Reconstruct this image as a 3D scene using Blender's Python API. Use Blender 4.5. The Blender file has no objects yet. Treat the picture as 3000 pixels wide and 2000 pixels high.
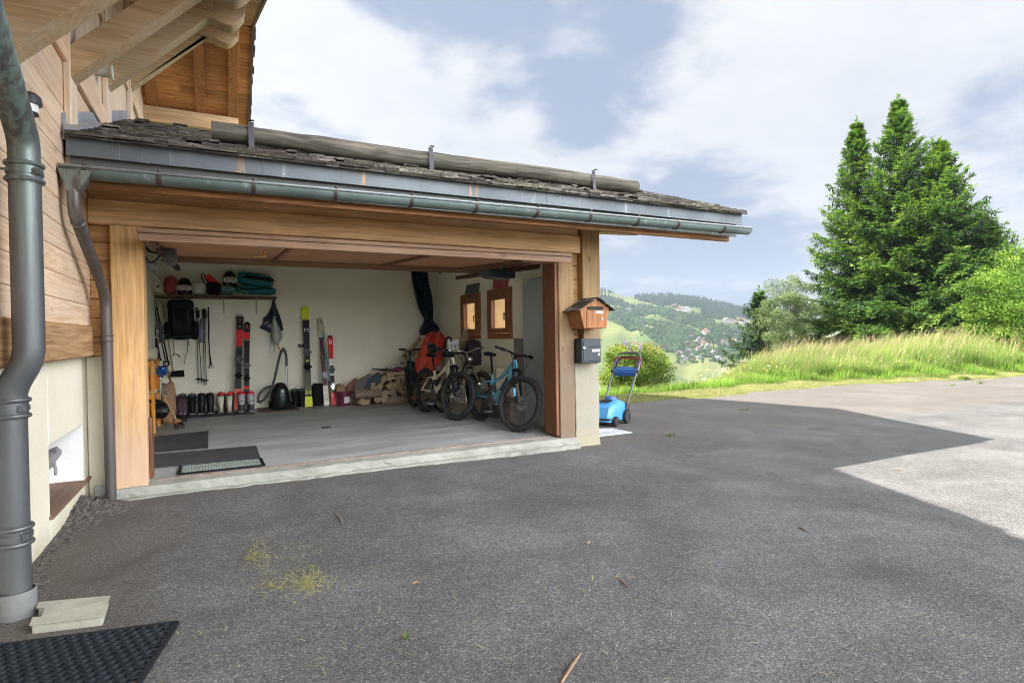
import bpy, math, random
import numpy as np
from mathutils import Vector, Matrix
R = math.radians
rnd = random.Random(7)
sc = bpy.context.scene
COL = sc.collection

# ------------------------------------------------------------------ camera
F_PX, YAW, PITCH, ROLL = 1673.956, 0.473103, 0.012062, 0.0156346   # focal length in photo pixels (3000 wide), angles in radians
CAM = np.array([0.0, 0.0, 1.3])
def _axes():
    cy, sy = math.cos(YAW), math.sin(YAW)
    w = np.array([sy, cy, 0.0]); r = np.array([cy, -sy, 0.0]); d = np.array([0, 0, -1.0])
    w2 = w*math.cos(PITCH)+d*math.sin(PITCH); d2 = d*math.cos(PITCH)-w*math.sin(PITCH)
    return r*math.cos(ROLL)+d2*math.sin(ROLL), d2*math.cos(ROLL)-r*math.sin(ROLL), w2
AR, AD, AW = _axes()
cd = bpy.data.cameras.new("camera"); cam = bpy.data.objects.new("camera", cd); COL.objects.link(cam)
m = Matrix(((AR[0], -AD[0], -AW[0], 0), (AR[1], -AD[1], -AW[1], 0), (AR[2], -AD[2], -AW[2], 1.3), (0, 0, 0, 1)))
cam.matrix_world = m
cd.sensor_width = 36.0; cd.lens = 36.0*F_PX/3000.0; cd.clip_start = 0.05; cd.clip_end = 9000
sc.camera = cam
# ------------------------------------------------------------------ sun, sky, exposure
SUN = np.array([-1.0, 0.45, 1.0]); SUN = SUN/np.linalg.norm(SUN)
ld = bpy.data.lights.new("sun", 'SUN'); sun = bpy.data.objects.new("sun", ld); COL.objects.link(sun)
ld.energy = 5.0; ld.angle = R(0.55); ld.color = (1.0, 0.94, 0.84)
sun.rotation_euler = Vector(SUN).to_track_quat('Z', 'Y').to_euler(); sun.location = (-20, 10, 30)
EXPO = 2.28
REAR_FILL = 12.8                                  # added fill light: how much the unseen sky behind the camera is brightened
vs = sc.view_settings
sc.display_settings.display_device = 'sRGB'
vs.view_transform = 'Standard'; vs.look = 'None'; vs.gamma = 1; vs.use_curve_mapping = False; vs.exposure = EXPO
sc.render.film_transparent = False
cyc = sc.cycles
cyc.use_denoising = True
try:
    cyc.denoiser = 'OPENIMAGEDENOISE'; cyc.denoising_input_passes = 'RGB_ALBEDO_NORMAL'
except Exception: pass
cyc.filter_width = 1.0; cyc.max_bounces = 8; cyc.diffuse_bounces = 5; cyc.glossy_bounces = 3; cyc.transmission_bounces = 4
cyc.transparent_max_bounces = 12; cyc.volume_bounces = 0; cyc.caustics_reflective = False; cyc.caustics_refractive = False
cyc.sample_clamp_indirect = 6
W = bpy.data.worlds.new("World"); sc.world = W; W.use_nodes = True
def raydir(u, v):
    k = AR*(u-1500)/F_PX+AD*(v-1000)/F_PX+AW
    return k/np.linalg.norm(k)
def world_nodes():
    nt = W.node_tree; N = nt.nodes; L = nt.links; N.clear()
    out = N.new('ShaderNodeOutputWorld'); bg = N.new('ShaderNodeBackground'); L.new(bg.outputs[0], out.inputs[0])
    ST = 0.1; bg.inputs[1].default_value = ST
    sky = N.new('ShaderNodeTexSky'); sky.sky_type = 'NISHITA'; sky.sun_disc = False
    sky.sun_elevation = math.asin(SUN[2]); sky.sun_rotation = math.atan2(SUN[0], SUN[1])
    sky.air_density = 1.0; sky.dust_density = 2.0; sky.ozone_density = 1.5; sky.altitude = 1000
    tc = N.new('ShaderNodeTexCoord')
    dirv = tc.outputs['Generated']
    sp = N.new('ShaderNodeSeparateXYZ'); L.new(dirv, sp.inputs[0])
    def M(op, a, b=None, c=None, clamp=False):
        n = N.new('ShaderNodeMath'); n.operation = op; n.use_clamp = clamp
        for i, x in enumerate((a, b, c)):
            if x is None: continue
            if isinstance(x, (int, float)): n.inputs[i].default_value = x
            else: L.new(x, n.inputs[i])
        return n.outputs[0]
    # cloud-layer coordinates: direction / (height + bit)
    h = M('ADD', M('MAXIMUM', sp.outputs[2], 0.0), 0.16)
    cx = M('DIVIDE', sp.outputs[0], h); cyy = M('DIVIDE', sp.outputs[1], h)
    cb = N.new('ShaderNodeCombineXYZ'); L.new(cx, cb.inputs[0]); L.new(cyy, cb.inputs[1])
    def noise(scale, det, rough, vec, dist=0.0, off=0.0):
        n = N.new('ShaderNodeTexNoise'); n.inputs['Scale'].default_value = scale; n.inputs['Detail'].default_value = det
        n.inputs['Roughness'].default_value = rough; n.inputs['Distortion'].default_value = dist
        mp = N.new('ShaderNodeMapping'); mp.inputs['Location'].default_value = (off, off*.7, 0); L.new(vec, mp.inputs[0]); L.new(mp.outputs[0], n.inputs[0])
        return n.outputs[0]
    n1 = noise(1.5, 8, .58, cb.outputs[0], .35, 3.1)
    n2 = noise(4.2, 9, .62, cb.outputs[0], .2, 8.4)
    n3 = noise(.8, 4, .5, cb.outputs[0], .2, 1.7)
    def lobe(u, v, width):                      # 1 around the world direction the photo shows at (u,v), falling to 0
        k = raydir(u, v)
        d = N.new('ShaderNodeVectorMath'); d.operation = 'DOT_PRODUCT'; d.inputs[1].default_value = tuple(k)
        nm = N.new('ShaderNodeVectorMath'); nm.operation = 'NORMALIZE'; L.new(dirv, nm.inputs[0]); L.new(nm.outputs[0], d.inputs[0])
        mr = N.new('ShaderNodeMapRange'); mr.interpolation_type = 'SMOOTHSTEP'
        L.new(d.outputs['Value'], mr.inputs[0]); mr.inputs[1].default_value = math.cos(R(width)); mr.inputs[2].default_value = 1.0
        return mr.outputs[0]
    # thin places in the cloud deck
    thin = None
    for u, v, wd, k in ((1400, 50, 13, 1.0), (1700, 110, 12, .8), (1980, 20, 10, .3), (1180, 90, 9, .8), (960, 340, 5, .3), (2060, 740, 12, .78), (1850, 830, 12, .7), (2250, 660, 9, .3), (2900, 400, 11, .28), (2960, 600, 9, .2), (780, 215, 6, .6)):
        t = M('MULTIPLY', lobe(u, v, wd), k)
        thin = t if thin is None else M('MAXIMUM', thin, t)
    wsum = M('ADD', M('MULTIPLY', n1, .55), M('MULTIPLY', n2, .45))
    dens = M('SUBTRACT', M('ADD', 1.02, M('MULTIPLY', M('SUBTRACT', wsum, .5), 3.0)), thin)
    for u, v, wd, k in ((1020, 200, 6, .55), (1230, 235, 6, .5), (1450, 300, 6, .4), (760, 60, 8, .4), (2350, 250, 12, .2), (900, 120, 5, .4)):
        dens = M('ADD', dens, M('MULTIPLY', lobe(u, v, wd), k))
    cov = N.new('ShaderNodeMapRange'); cov.interpolation_type = 'SMOOTHSTEP'; L.new(dens, cov.inputs[0])
    cov.inputs[1].default_value = .25; cov.inputs[2].default_value = .95
    E = 1.0/(2**EXPO)/ST
    def rgb(c, k=1.0): return tuple(x*E*k for x in c)+(1,)
    mixw = N.new('ShaderNodeMix'); mixw.data_type = 'RGBA'           # white tops / grey undersides
    L.new(M('MULTIPLY', M('ADD', M('MULTIPLY', n2, .6), M('MULTIPLY', n3, .9)), .95, None, True), mixw.inputs[0])
    mixw.inputs[6].default_value = rgb((.56, .61, .70)); mixw.inputs[7].default_value = rgb((.99, .99, 1.0))
    base = N.new('ShaderNodeMix'); base.data_type = 'RGBA'; base.inputs[0].default_value = .96     # veiled blue behind
    L.new(sky.outputs[0], base.inputs[6]); base.inputs[7].default_value = rgb((.36, .435, .59))
    fin = N.new('ShaderNodeMix'); fin.data_type = 'RGBA'
    L.new(cov.outputs[0], fin.inputs[0]); L.new(base.outputs[2], fin.inputs[6]); L.new(mixw.outputs[2], fin.inputs[7])
    # fill added in the unseen sky behind the camera, brightest low on that side
    k = np.array([.44, -.89, .0]); k = k/np.linalg.norm(k)
    nm = N.new('ShaderNodeVectorMath'); nm.operation = 'NORMALIZE'; L.new(dirv, nm.inputs[0])
    d = N.new('ShaderNodeVectorMath'); d.operation = 'DOT_PRODUCT'; d.inputs[1].default_value = tuple(k); L.new(nm.outputs[0], d.inputs[0])
    mr = N.new('ShaderNodeMapRange'); mr.interpolation_type = 'SMOOTHSTEP'; L.new(d.outputs['Value'], mr.inputs[0]); mr.inputs[1].default_value = .35; mr.inputs[2].default_value = .90
    mr.inputs[3].default_value = 1.0; mr.inputs[4].default_value = REAR_FILL
    br = N.new('ShaderNodeVectorMath'); br.operation = 'SCALE'; L.new(fin.outputs[2], br.inputs[0]); L.new(mr.outputs[0], br.inputs['Scale'])
    L.new(br.outputs[0], bg.inputs[0])
world_nodes()
try: W.cycles.sampling_method = 'MANUAL'; W.cycles.sample_map_resolution = 512
except Exception: pass

# ------------------------------------------------------------------ helpers
def at(u, v, ax, val):
    """the point where the sight line through photo pixel (u,v) meets the plane ax=val (used once, to measure where things stand)"""
    k = AR*(u-1500)/F_PX+AD*(v-1000)/F_PX+AW
    i = 'XYZ'.index(ax)
    return CAM+k*((val-CAM[i])/k[i])
def zoomer(ox, oy, s): return lambda x, y: (ox+x/s, oy+y/s)

def basis(d):
    d = np.array(d, float); d /= np.linalg.norm(d)
    a = np.array([0, 0, 1.0]) if abs(d[2]) < .9 else np.array([1.0, 0, 0])
    x = np.cross(a, d); x /= np.linalg.norm(x)
    return x, np.cross(d, x), d

class MB:
    def __init__(s): s.v = []; s.f = []; s.mi = []; s.sm = []; s.cur = 0; s.M = None
    def _add(s, vs, fs, sm=False):
        b = len(s.v)
        if s.M is not None: vs = [tuple(s.M @ Vector(p)) for p in vs]
        s.v += [tuple(map(float, p)) for p in vs]
        for f in fs: s.f.append(tuple(b+i for i in f)); s.mi.append(s.cur); s.sm.append(sm)
        return s
    def box(s, c, size, rot=None):
        hx, hy, hz = (x/2 for x in size)
        P = [Vector((x, y, z)) for x in (-hx, hx) for y in (-hy, hy) for z in (-hz, hz)]
        if rot is not None: P = [rot @ p for p in P]
        c = Vector(tuple(map(float, c)))
        return s._add([c+p for p in P], [(0, 1, 3, 2), (4, 6, 7, 5), (0, 4, 5, 1), (2, 3, 7, 6), (0, 2, 6, 4), (1, 5, 7, 3)])
    def b2(s, x0, x1, y0, y1, z0, z1): return s.box(((x0+x1)/2, (y0+y1)/2, (z0+z1)/2), (abs(x1-x0), abs(y1-y0), abs(z1-z0)))
    def hexa(s, P):   # 8 points, bottom loop then top loop
        return s._add(P, [(3, 2, 1, 0), (4, 5, 6, 7), (0, 1, 5, 4), (1, 2, 6, 5), (2, 3, 7, 6), (3, 0, 4, 7)])
    def beam(s, p0, p1, w, h, up=(0, 0, 1)):
        p0, p1, up = Vector(tuple(map(float, p0))), Vector(tuple(map(float, p1))), Vector(up)
        d = (p1-p0).normalized(); x = d.cross(up).normalized()*w/2; z = x.cross(d).normalized()*h/2
        return s.hexa([p0-x-z, p0+x-z, p1+x-z, p1-x-z, p0-x+z, p0+x+z, p1+x+z, p1-x+z])
    def prism(s, poly, o, ax, ay, ext):      # polygon (a,b) laid out on o+a*ax+b*ay and extruded by vector ext
        o, ax, ay, ext = (Vector(tuple(map(float, q))) for q in (o, ax, ay, ext)); n = len(poly)
        P = [o+ax*a+ay*b for a, b in poly]; P += [p+ext for p in P]
        return s._add(P, [tuple(reversed(range(n))), tuple(range(n, 2*n))]+[(i, (i+1) % n, n+(i+1) % n, n+i) for i in range(n)])
    def tube(s, path, r, n=10, cap=True, sm=True, closed=False, sq=1.0):
        path = [np.array(p, float) for p in path]; k = len(path)
        rr = [r]*k if isinstance(r, (int, float)) else list(r)
        V = []; X = None
        for i in range(k):
            a = path[(i-1) % k] if (closed or i > 0) else path[i]; b = path[(i+1) % k] if (closed or i < k-1) else path[i]
            d = b-a; d /= (np.linalg.norm(d)+1e-12)
            if X is None: X, Y, _ = basis(d)
            else:
                X = X-d*np.dot(X, d); X /= np.linalg.norm(X); Y = np.cross(d, X)
            for j in range(n):
                t = 2*math.pi*j/n; V.append(path[i]+rr[i]*(X*math.cos(t)+Y*math.sin(t)*sq))
        Fs = []
        for i in range(k if closed else k-1):
            for j in range(n):
                a = i*n+j; b = i*n+(j+1) % n; c = ((i+1) % k)*n+(j+1) % n; d = ((i+1) % k)*n+j; Fs.append((a, b, c, d))
        s._add(V, Fs, sm)
        if cap and not closed:
            b = len(s.v)-len(V)
            for ring in (list(reversed(range(n))), list(range((k-1)*n, k*n))):
                s.f.append(tuple(b+i for i in ring)); s.mi.append(s.cur); s.sm.append(False)
        return s
    def cyl(s, p0, p1, r0, r1=None, n=14, sm=True): return s.tube([p0, p1], [r0, r0 if r1 is None else r1], n, True, sm)
    def lathe(s, prof, o=(0, 0, 0), axis=(0, 0, 1), n=20, sm=True):
        X, Y, Z = basis(axis); o = np.array(o, float); V = []; k = len(prof)
        for r, h in prof:
            for j in range(n):
                t = 2*math.pi*j/n; V.append(o+Z*h+r*(X*math.cos(t)+Y*math.sin(t)))
        return s._add(V, [(i*n+j, i*n+(j+1) % n, (i+1)*n+(j+1) % n, (i+1)*n+j) for i in range(k-1) for j in range(n)], sm)
    def torus(s, o, axis, Rr, r, n=40, m=10):
        X, Y, Z = basis(axis); o = np.array(o, float)
        return s.tube([o+Rr*(X*math.cos(2*math.pi*i/n)+Y*math.sin(2*math.pi*i/n)) for i in range(n)], r, m, closed=True)
    def sph(s, c, r, n=14, m=9, f=None):
        r = (r, r, r) if isinstance(r, (int, float)) else r; V = []; Fs = []
        for i in range(m+1):
            th = math.pi*i/m
            for j in range(n):
                ph = 2*math.pi*j/n; p = [math.sin(th)*math.cos(ph), math.sin(th)*math.sin(ph), math.cos(th)]
                if f: p = f(p)
                V.append((c[0]+r[0]*p[0], c[1]+r[1]*p[1], c[2]+r[2]*p[2]))
        for i in range(m):
            for j in range(n): Fs.append((i*n+j, (i+1)*n+j, (i+1)*n+(j+1) % n, i*n+(j+1) % n))
        return s._add(V, Fs, True)
    def grid(s, P, sm=True):                  # P[i][j] points
        a, b = len(P), len(P[0])
        return s._add([p for row in P for p in row], [(i*b+j, (i+1)*b+j, (i+1)*b+j+1, i*b+j+1) for i in range(a-1) for j in range(b-1)], sm)
    def m_(s, i): s.cur = i; return s
    def build(s, name, mats, parent=None, world=True, bevel=0, seg=1, angle=40, solid=0):
        me = bpy.data.meshes.new(name); me.from_pydata(s.v, [], s.f)
        for q in (mats if isinstance(mats, (list, tuple)) else [mats]): me.materials.append(q)
        me.polygons.foreach_set('material_index', s.mi); me.polygons.foreach_set('use_smooth', s.sm)
        me.update()
        if any(s.sm): me.set_sharp_from_angle(angle=R(angle))
        o = bpy.data.objects.new(name, me); COL.objects.link(o)
        if solid:
            q = o.modifiers.new('solid', 'SOLIDIFY'); q.thickness = solid; q.offset = 0
        if bevel:
            q = o.modifiers.new('bevel', 'BEVEL'); q.width = bevel; q.segments = seg; q.limit_method = 'ANGLE'; q.angle_limit = R(50)
        if parent is not None: adopt(o, parent, world)
        return o
def absmat(o):
    m = o.matrix_basis.copy()
    if o.parent is not None: m = absmat(o.parent) @ o.matrix_parent_inverse @ m
    return m
def adopt(o, parent, world=True):
    o.parent = parent
    if world: o.matrix_parent_inverse = absmat(parent).inverted()
def tag(o, label=None, cat=None, group=None, kind=None):
    for k, x in (('label', label), ('category', cat), ('group', group), ('kind', kind)):
        if x: o[k] = x
    return o
def thing(name, label, cat, loc=(0, 0, 0), rz=0.0, group=None):
    o = bpy.data.objects.new(name, None); COL.objects.link(o)
    o.empty_display_size = .1; o.location = tuple(map(float, loc)); o.rotation_euler = (0, 0, rz)
    return tag(o, label, cat, group)
def dup(o, loc=None, rz=None, label=None, parent=None):
    c = o.copy(); COL.objects.link(c)
    if parent is not None: c.parent = parent
    if loc is not None: c.location = tuple(map(float, loc))
    if rz is not None: c.rotation_euler = (0, 0, rz)
    if label: c['label'] = label
    for ch in list(o.children): dup(ch, parent=c)
    return c
def npmesh(name, V, Fc, mats, parent=None, attr=None, smooth=False):
    """V (n,3), Fc (m,3|4) numpy; attr: dict of per-vertex float attributes"""
    me = bpy.data.meshes.new(name); k = Fc.shape[1]
    me.vertices.add(len(V)); me.vertices.foreach_set('co', V.astype(np.float32).ravel())
    me.loops.add(Fc.size); me.loops.foreach_set('vertex_index', Fc.astype(np.int32).ravel())
    me.polygons.add(len(Fc)); me.polygons.foreach_set('loop_start', np.arange(0, Fc.size, k, dtype=np.int32))
    me.polygons.foreach_set('loop_total', np.full(len(Fc), k, dtype=np.int32))
    me.polygons.foreach_set('use_smooth', np.full(len(Fc), smooth))
    me.update(calc_edges=True); me.validate()
    for q in (mats if isinstance(mats, (list, tuple)) else [mats]): me.materials.append(q)
    for nm, a in (attr or {}).items():
        at_ = me.attributes.new(nm, 'FLOAT', 'POINT'); at_.data.foreach_set('value', a.astype(np.float32))
    o = bpy.data.objects.new(name, me); COL.objects.link(o)
    if parent is not None: adopt(o, parent)
    return o
def text(s, name, mat, o, ax, ay, size, parent, depth=.0008, world=True, align='CENTER', shear=0, bold=0):
    """lettering as real geometry: baseline direction ax, up direction ay, at o"""
    cu = bpy.data.curves.new(name, 'FONT'); cu.body = s; cu.size = size; cu.align_x = align; cu.align_y = 'CENTER'; cu.extrude = depth; cu.shear = shear; cu.offset = bold; cu.resolution_u = 3
    t = bpy.data.objects.new(name, cu); COL.objects.link(t)
    dg = bpy.context.evaluated_depsgraph_get(); me = bpy.data.meshes.new_from_object(t.evaluated_get(dg))
    bpy.data.objects.remove(t)
    ax = Vector(tuple(map(float, ax))).normalized(); ay = Vector(tuple(map(float, ay))); ay = (ay-ax*ay.dot(ax)).normalized(); az = ax.cross(ay)
    M4 = Matrix(((ax.x, ay.x, az.x, o[0]), (ax.y, ay.y, az.y, o[1]), (ax.z, ay.z, az.z, o[2]), (0, 0, 0, 1)))
    me.transform(M4); me.materials.clear(); me.materials.append(mat)
    ob = bpy.data.objects.new(name, me); COL.objects.link(ob); adopt(ob, parent, world)
    return ob

# ------------------------------------------------------------------ materials
MATS = {}
class NT:
    def __init__(s, name):
        s.m = bpy.data.materials.new(name); s.m.use_nodes = True; s.t = s.m.node_tree; s.N = s.t.nodes; s.L = s.t.links
        s.p = s.N['Principled BSDF']; s.out = s.N['Material Output']
        s.tc = s.N.new('ShaderNodeTexCoord')
    def set(s, k, v):
        i = s.p.inputs[k]
        if hasattr(v, 'is_linked') or hasattr(v, 'links'): s.L.new(v, i)
        else: i.default_value = v
    def inp(s, n, i, v):
        if v is None: return
        if hasattr(v, 'links'): s.L.new(v, n.inputs[i])
        else: n.inputs[i].default_value = v
    def math(s, op, a, b=None, clamp=False):
        n = s.N.new('ShaderNodeMath'); n.operation = op; n.use_clamp = clamp; s.inp(n, 0, a); s.inp(n, 1, b); return n.outputs[0]
    def map(s, scale=(1, 1, 1), loc=(0, 0, 0), coord='Object', rot=(0, 0, 0)):
        n = s.N.new('ShaderNodeMapping'); n.inputs['Scale'].default_value = scale; n.inputs['Location'].default_value = loc; n.inputs['Rotation'].default_value = rot
        s.L.new(s.tc.outputs[coord] if isinstance(coord, str) else coord, n.inputs[0]); return n.outputs[0]
    def noise(s, scale, vec=None, det=4, rough=.55, dist=0):
        n = s.N.new('ShaderNodeTexNoise'); n.inputs['Scale'].default_value = scale; n.inputs['Detail'].default_value = det
        n.inputs['Roughness'].default_value = rough; n.inputs['Distortion'].default_value = dist
        s.L.new(vec if vec is not None else s.tc.outputs['Object'], n.inputs[0]); return n.outputs[0]
    def vor(s, scale, vec=None, out='Color', feat='F1', rnd_=1):
        n = s.N.new('ShaderNodeTexVoronoi'); n.feature = feat; n.inputs['Scale'].default_value = scale; n.inputs['Randomness'].default_value = rnd_
        s.L.new(vec if vec is not None else s.tc.outputs['Object'], n.inputs[0]); return n.outputs[out]
    def ramp(s, v, stops, mode='LINEAR'):
        n = s.N.new('ShaderNodeValToRGB'); e = n.color_ramp.elements; n.color_ramp.interpolation = mode
        while len(e) > 1: e.remove(e[-1])
        for i, (p, c) in enumerate(stops):
            q = e[0] if i == 0 else e.new(p)
            q.position = p; q.color = (c, c, c, 1) if isinstance(c, (int, float)) else tuple(c)+(1,)
        s.L.new(v, n.inputs[0]); return n.outputs[0]
    def mix(s, f, a, b, mode='MIX'):
        n = s.N.new('ShaderNodeMix'); n.data_type = 'RGBA'; n.blend_type = mode
        for i, x in ((0, f), (6, a), (7, b)):
            if hasattr(x, 'links'): s.L.new(x, n.inputs[i])
            elif i == 0: n.inputs[0].default_value = x
            else: n.inputs[i].default_value = tuple(x)+(1,) if not isinstance(x, (int, float)) else (x, x, x, 1)
        return n.outputs[2]
    def isl(s):
        n = s.N.new('ShaderNodeNewGeometry'); return n.outputs['Random Per Island']
    def attr(s, nm):
        n = s.N.new('ShaderNodeAttribute'); n.attribute_name = nm; return n.outputs['Fac']
    def bump(s, h, strength=.3, dist=.01):
        n = s.N.new('ShaderNodeBump'); n.inputs['Strength'].default_value = strength; n.inputs['Distance'].default_value = dist
        s.L.new(h, n.inputs['Height']); s.L.new(n.outputs[0], s.p.inputs['Normal'])
    def col(s, c): s.L.new(c, s.p.inputs['Base Color']) if hasattr(c, 'links') else s.set('Base Color', tuple(c)+(1,))
def pbr(name, col, rough=.6, metal=0.0, var=.18, scale=9, stretch=(1, 1, 1), bump=.12, bscale=70, isl=0.0, col2=None, spec=.5, coat=0.0, dist=.004):
    if name in MATS: return MATS[name]
    t = NT(name); v = t.map(stretch)
    n = t.noise(scale, v, 5, .6)
    c1 = tuple(x*(1-var) for x in col); c2 = tuple(min(1, x*(1+var)) for x in col) if col2 is None else col2
    c = t.ramp(n, ((.3, c1), (.7, c2)))
    if isl:
        k = t.math('ADD', t.math('MULTIPLY', t.isl(), 2*isl), 1-isl); c = t.mix(1.0, c, k, 'MULTIPLY')
    t.col(c); t.set('Metallic', metal); t.set('Specular IOR Level', spec)
    rn = t.noise(scale*3, v, 3); t.set('Roughness', t.math('ADD', t.math('MULTIPLY', rn, .24), rough-.12, True))
    if coat: t.set('Coat Weight', coat); t.set('Coat Roughness', .15)
    if bump: t.bump(t.noise(bscale, v, 3), bump, dist)
    MATS[name] = t.m; return t.m
def wood(name, col, col2, axis='X', isl=.14, rough=.62, knots=.5, grain=1.0, weather=None):
    """sawn timber with grain along axis: streaks, growth-ring bands, knots, per-board tone"""
    if name in MATS: return MATS[name]
    t = NT(name); i = 'XYZ'.index(axis)
    st = [42*grain]*3; st[i] = 1.6*grain
    r_ = t.isl(); cb = t.N.new('ShaderNodeCombineXYZ')
    for k in range(3): t.L.new(t.math('MULTIPLY', r_, 37.0+11*k), cb.inputs[k])
    va = t.N.new('ShaderNodeVectorMath'); va.operation = 'ADD'; t.L.new(t.tc.outputs['Object'], va.inputs[0]); t.L.new(cb.outputs[0], va.inputs[1])
    P = va.outputs[0]
    g = t.noise(1.0, t.map(tuple(st), coord=P), 7, .62, .6)
    st2 = [5.0]*3; st2[i] = .35
    g2 = t.noise(1.0, t.map(tuple(st2), coord=P), 4, .55, 1.2)
    ring = t.math('SINE', t.math('MULTIPLY', g2, 60.0))
    mixv = t.math('ADD', t.math('MULTIPLY', g, .75), t.math('ADD', t.math('MULTIPLY', ring, .045), .12))
    c = t.ramp(mixv, ((.22, tuple(x*.55 for x in col2)), (.42, col2), (.60, col), (.8, tuple(min(1, x*1.15) for x in col))))
    kst = [4.4]*3; kst[i] = 1.9
    kd = t.vor(1.0, t.map(tuple(kst), coord=P), 'Distance')
    kn = t.ramp(kd, ((.03, 1.0), (.085, .75), (.11, 0.0)))
    if knots: c = t.mix(t.math('MULTIPLY', kn, knots), c, tuple(x*.35 for x in col2))
    big = t.noise(1.3, None, 3, .5); c = t.mix(1.0, c, t.ramp(big, ((.3, .8), (.7, 1.12))), 'MULTIPLY')
    k = t.math('ADD', t.math('MULTIPLY', r_, 2*isl), 1-isl); c = t.mix(1.0, c, k, 'MULTIPLY')
    if weather:                                # grey bloom where the wood has lost its stain
        wn = t.noise(2.2, t.map(tuple(3.0 if q != i else .6 for q in range(3))), 5, .6)
        wk = t.math('MULTIPLY', t.ramp(wn, ((.38, 0.0), (.66, 1.0))), weather[0])
        if len(weather) > 2:                    # rain splash: strongest low down, gone above weather[2] metres
            gp = t.N.new('ShaderNodeNewGeometry'); sz = t.N.new('ShaderNodeSeparateXYZ'); t.L.new(gp.outputs['Position'], sz.inputs[0])
            zz = t.math('ADD', sz.outputs[2], t.math('MULTIPLY', t.math('SUBTRACT', wn, .5), .9)); lo = t.math('SUBTRACT', 1.0, t.math('MULTIPLY', t.math('SUBTRACT', zz, weather[2]-.8), 1.25), True)
            wk = t.math('MAXIMUM', t.math('MULTIPLY', wk, .35), t.math('MULTIPLY', lo, weather[0]))
        c = t.mix(wk, c, weather[1])
    t.col(c); t.set('Roughness', rough); t.set('Specular IOR Level', .35); t.bump(g, .22, .003)
    MATS[name] = t.m; return t.m
def flat(name, col, rough=.5, metal=0.0, spec=.5, coat=0.0): return pbr(name, col, rough, metal, .10, 14, bump=.05, spec=spec, coat=coat)
# ------------------------------------------------------------------ the land
def sstep(x, a, b):
    t = np.clip((np.asarray(x, float)-a)/(b-a), 0, 1); return t*t*(3-2*t)
def zyard(x): return -.10-.011*np.clip(x, 0, 20)
def on_yard(u, v, lift=0.0):
    z = -.12
    for _ in range(12):
        p = at(u, v, 'Z', z+lift); z = float(zyard(p[0]))
    return p
EDGE = np.array([(-2, 9.2), (4.4, 9.2)]+[tuple(on_yard(u, v)[:2]) for u, v in ((1762, 1205), (1862, 1182), (2050, 1164), (2200, 1151), (2400, 1132), (2700, 1117), (3000, 1103))]+[(45, 4.0)])
def yedge(x): return np.interp(x, EDGE[:, 0], EDGE[:, 1])
AZT = np.array([-180, -40, 10, 30, 36.5, 38.3, 40, 42, 45, 47.5, 50, 53, 57, 62, 70, 90, 180.])
ELT = np.array([.05, .06, .09, .088, .0745, .0625, .063, .064, .057, .046, .034, .019, .001, -.012, -.02, -.02, .03])
def Zt(x, y):
    x = np.asarray(x, float); y = np.asarray(y, float)
    r = np.hypot(x, y)+1e-6; az = np.degrees(np.arctan2(x, y))
    zy = zyard(x); t = y-yedge(x)
    near = zy-.07*(1-sstep(t, -.15, .25))
    bank = .34*sstep(az, 46, 54)*sstep(t, .3, 3.8)+.42*sstep(az, 56, 68)*sstep(t, .3, 2.2)-.45*sstep(az, 50, 44)*sstep(t, 1.0, 5)
    brow = np.interp(az, [30, 40, 44, 47, 50, 53, 60, 70], [2.4, 2.6, 2.9, 3.8, 5.6, 8.0, 11.0, 12.0])
    drop = -.30*np.clip(t-brow, 0, None)*sstep(t, brow, brow+6)
    near = near+bank+np.maximum(drop, -25)
    el = np.interp(az, AZT, ELT); Rr = 1650.0
    ridge = 1.3+el*Rr
    und = 9*np.sin(az*.9+r*.004)+6*np.sin(az*2.1-r*.009)
    s1 = np.clip((r-520)/(Rr-520), 0, 1)
    prof = s1*.86+.14*sstep(s1, .15, .6)
    far = -62+(ridge+62)*prof
    far = far+und*s1*(1-s1)*2.2
    far = np.where(r > Rr, ridge-(r-Rr)*.10, far)
    k = sstep(r, 40, 330)
    back = (az < 5) | (az > 110)
    far = np.where(back, np.minimum(near, 0)+0*far-np.clip(r-60, 0, 300)*.02, far)
    return near*(1-k)+far*k
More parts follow.
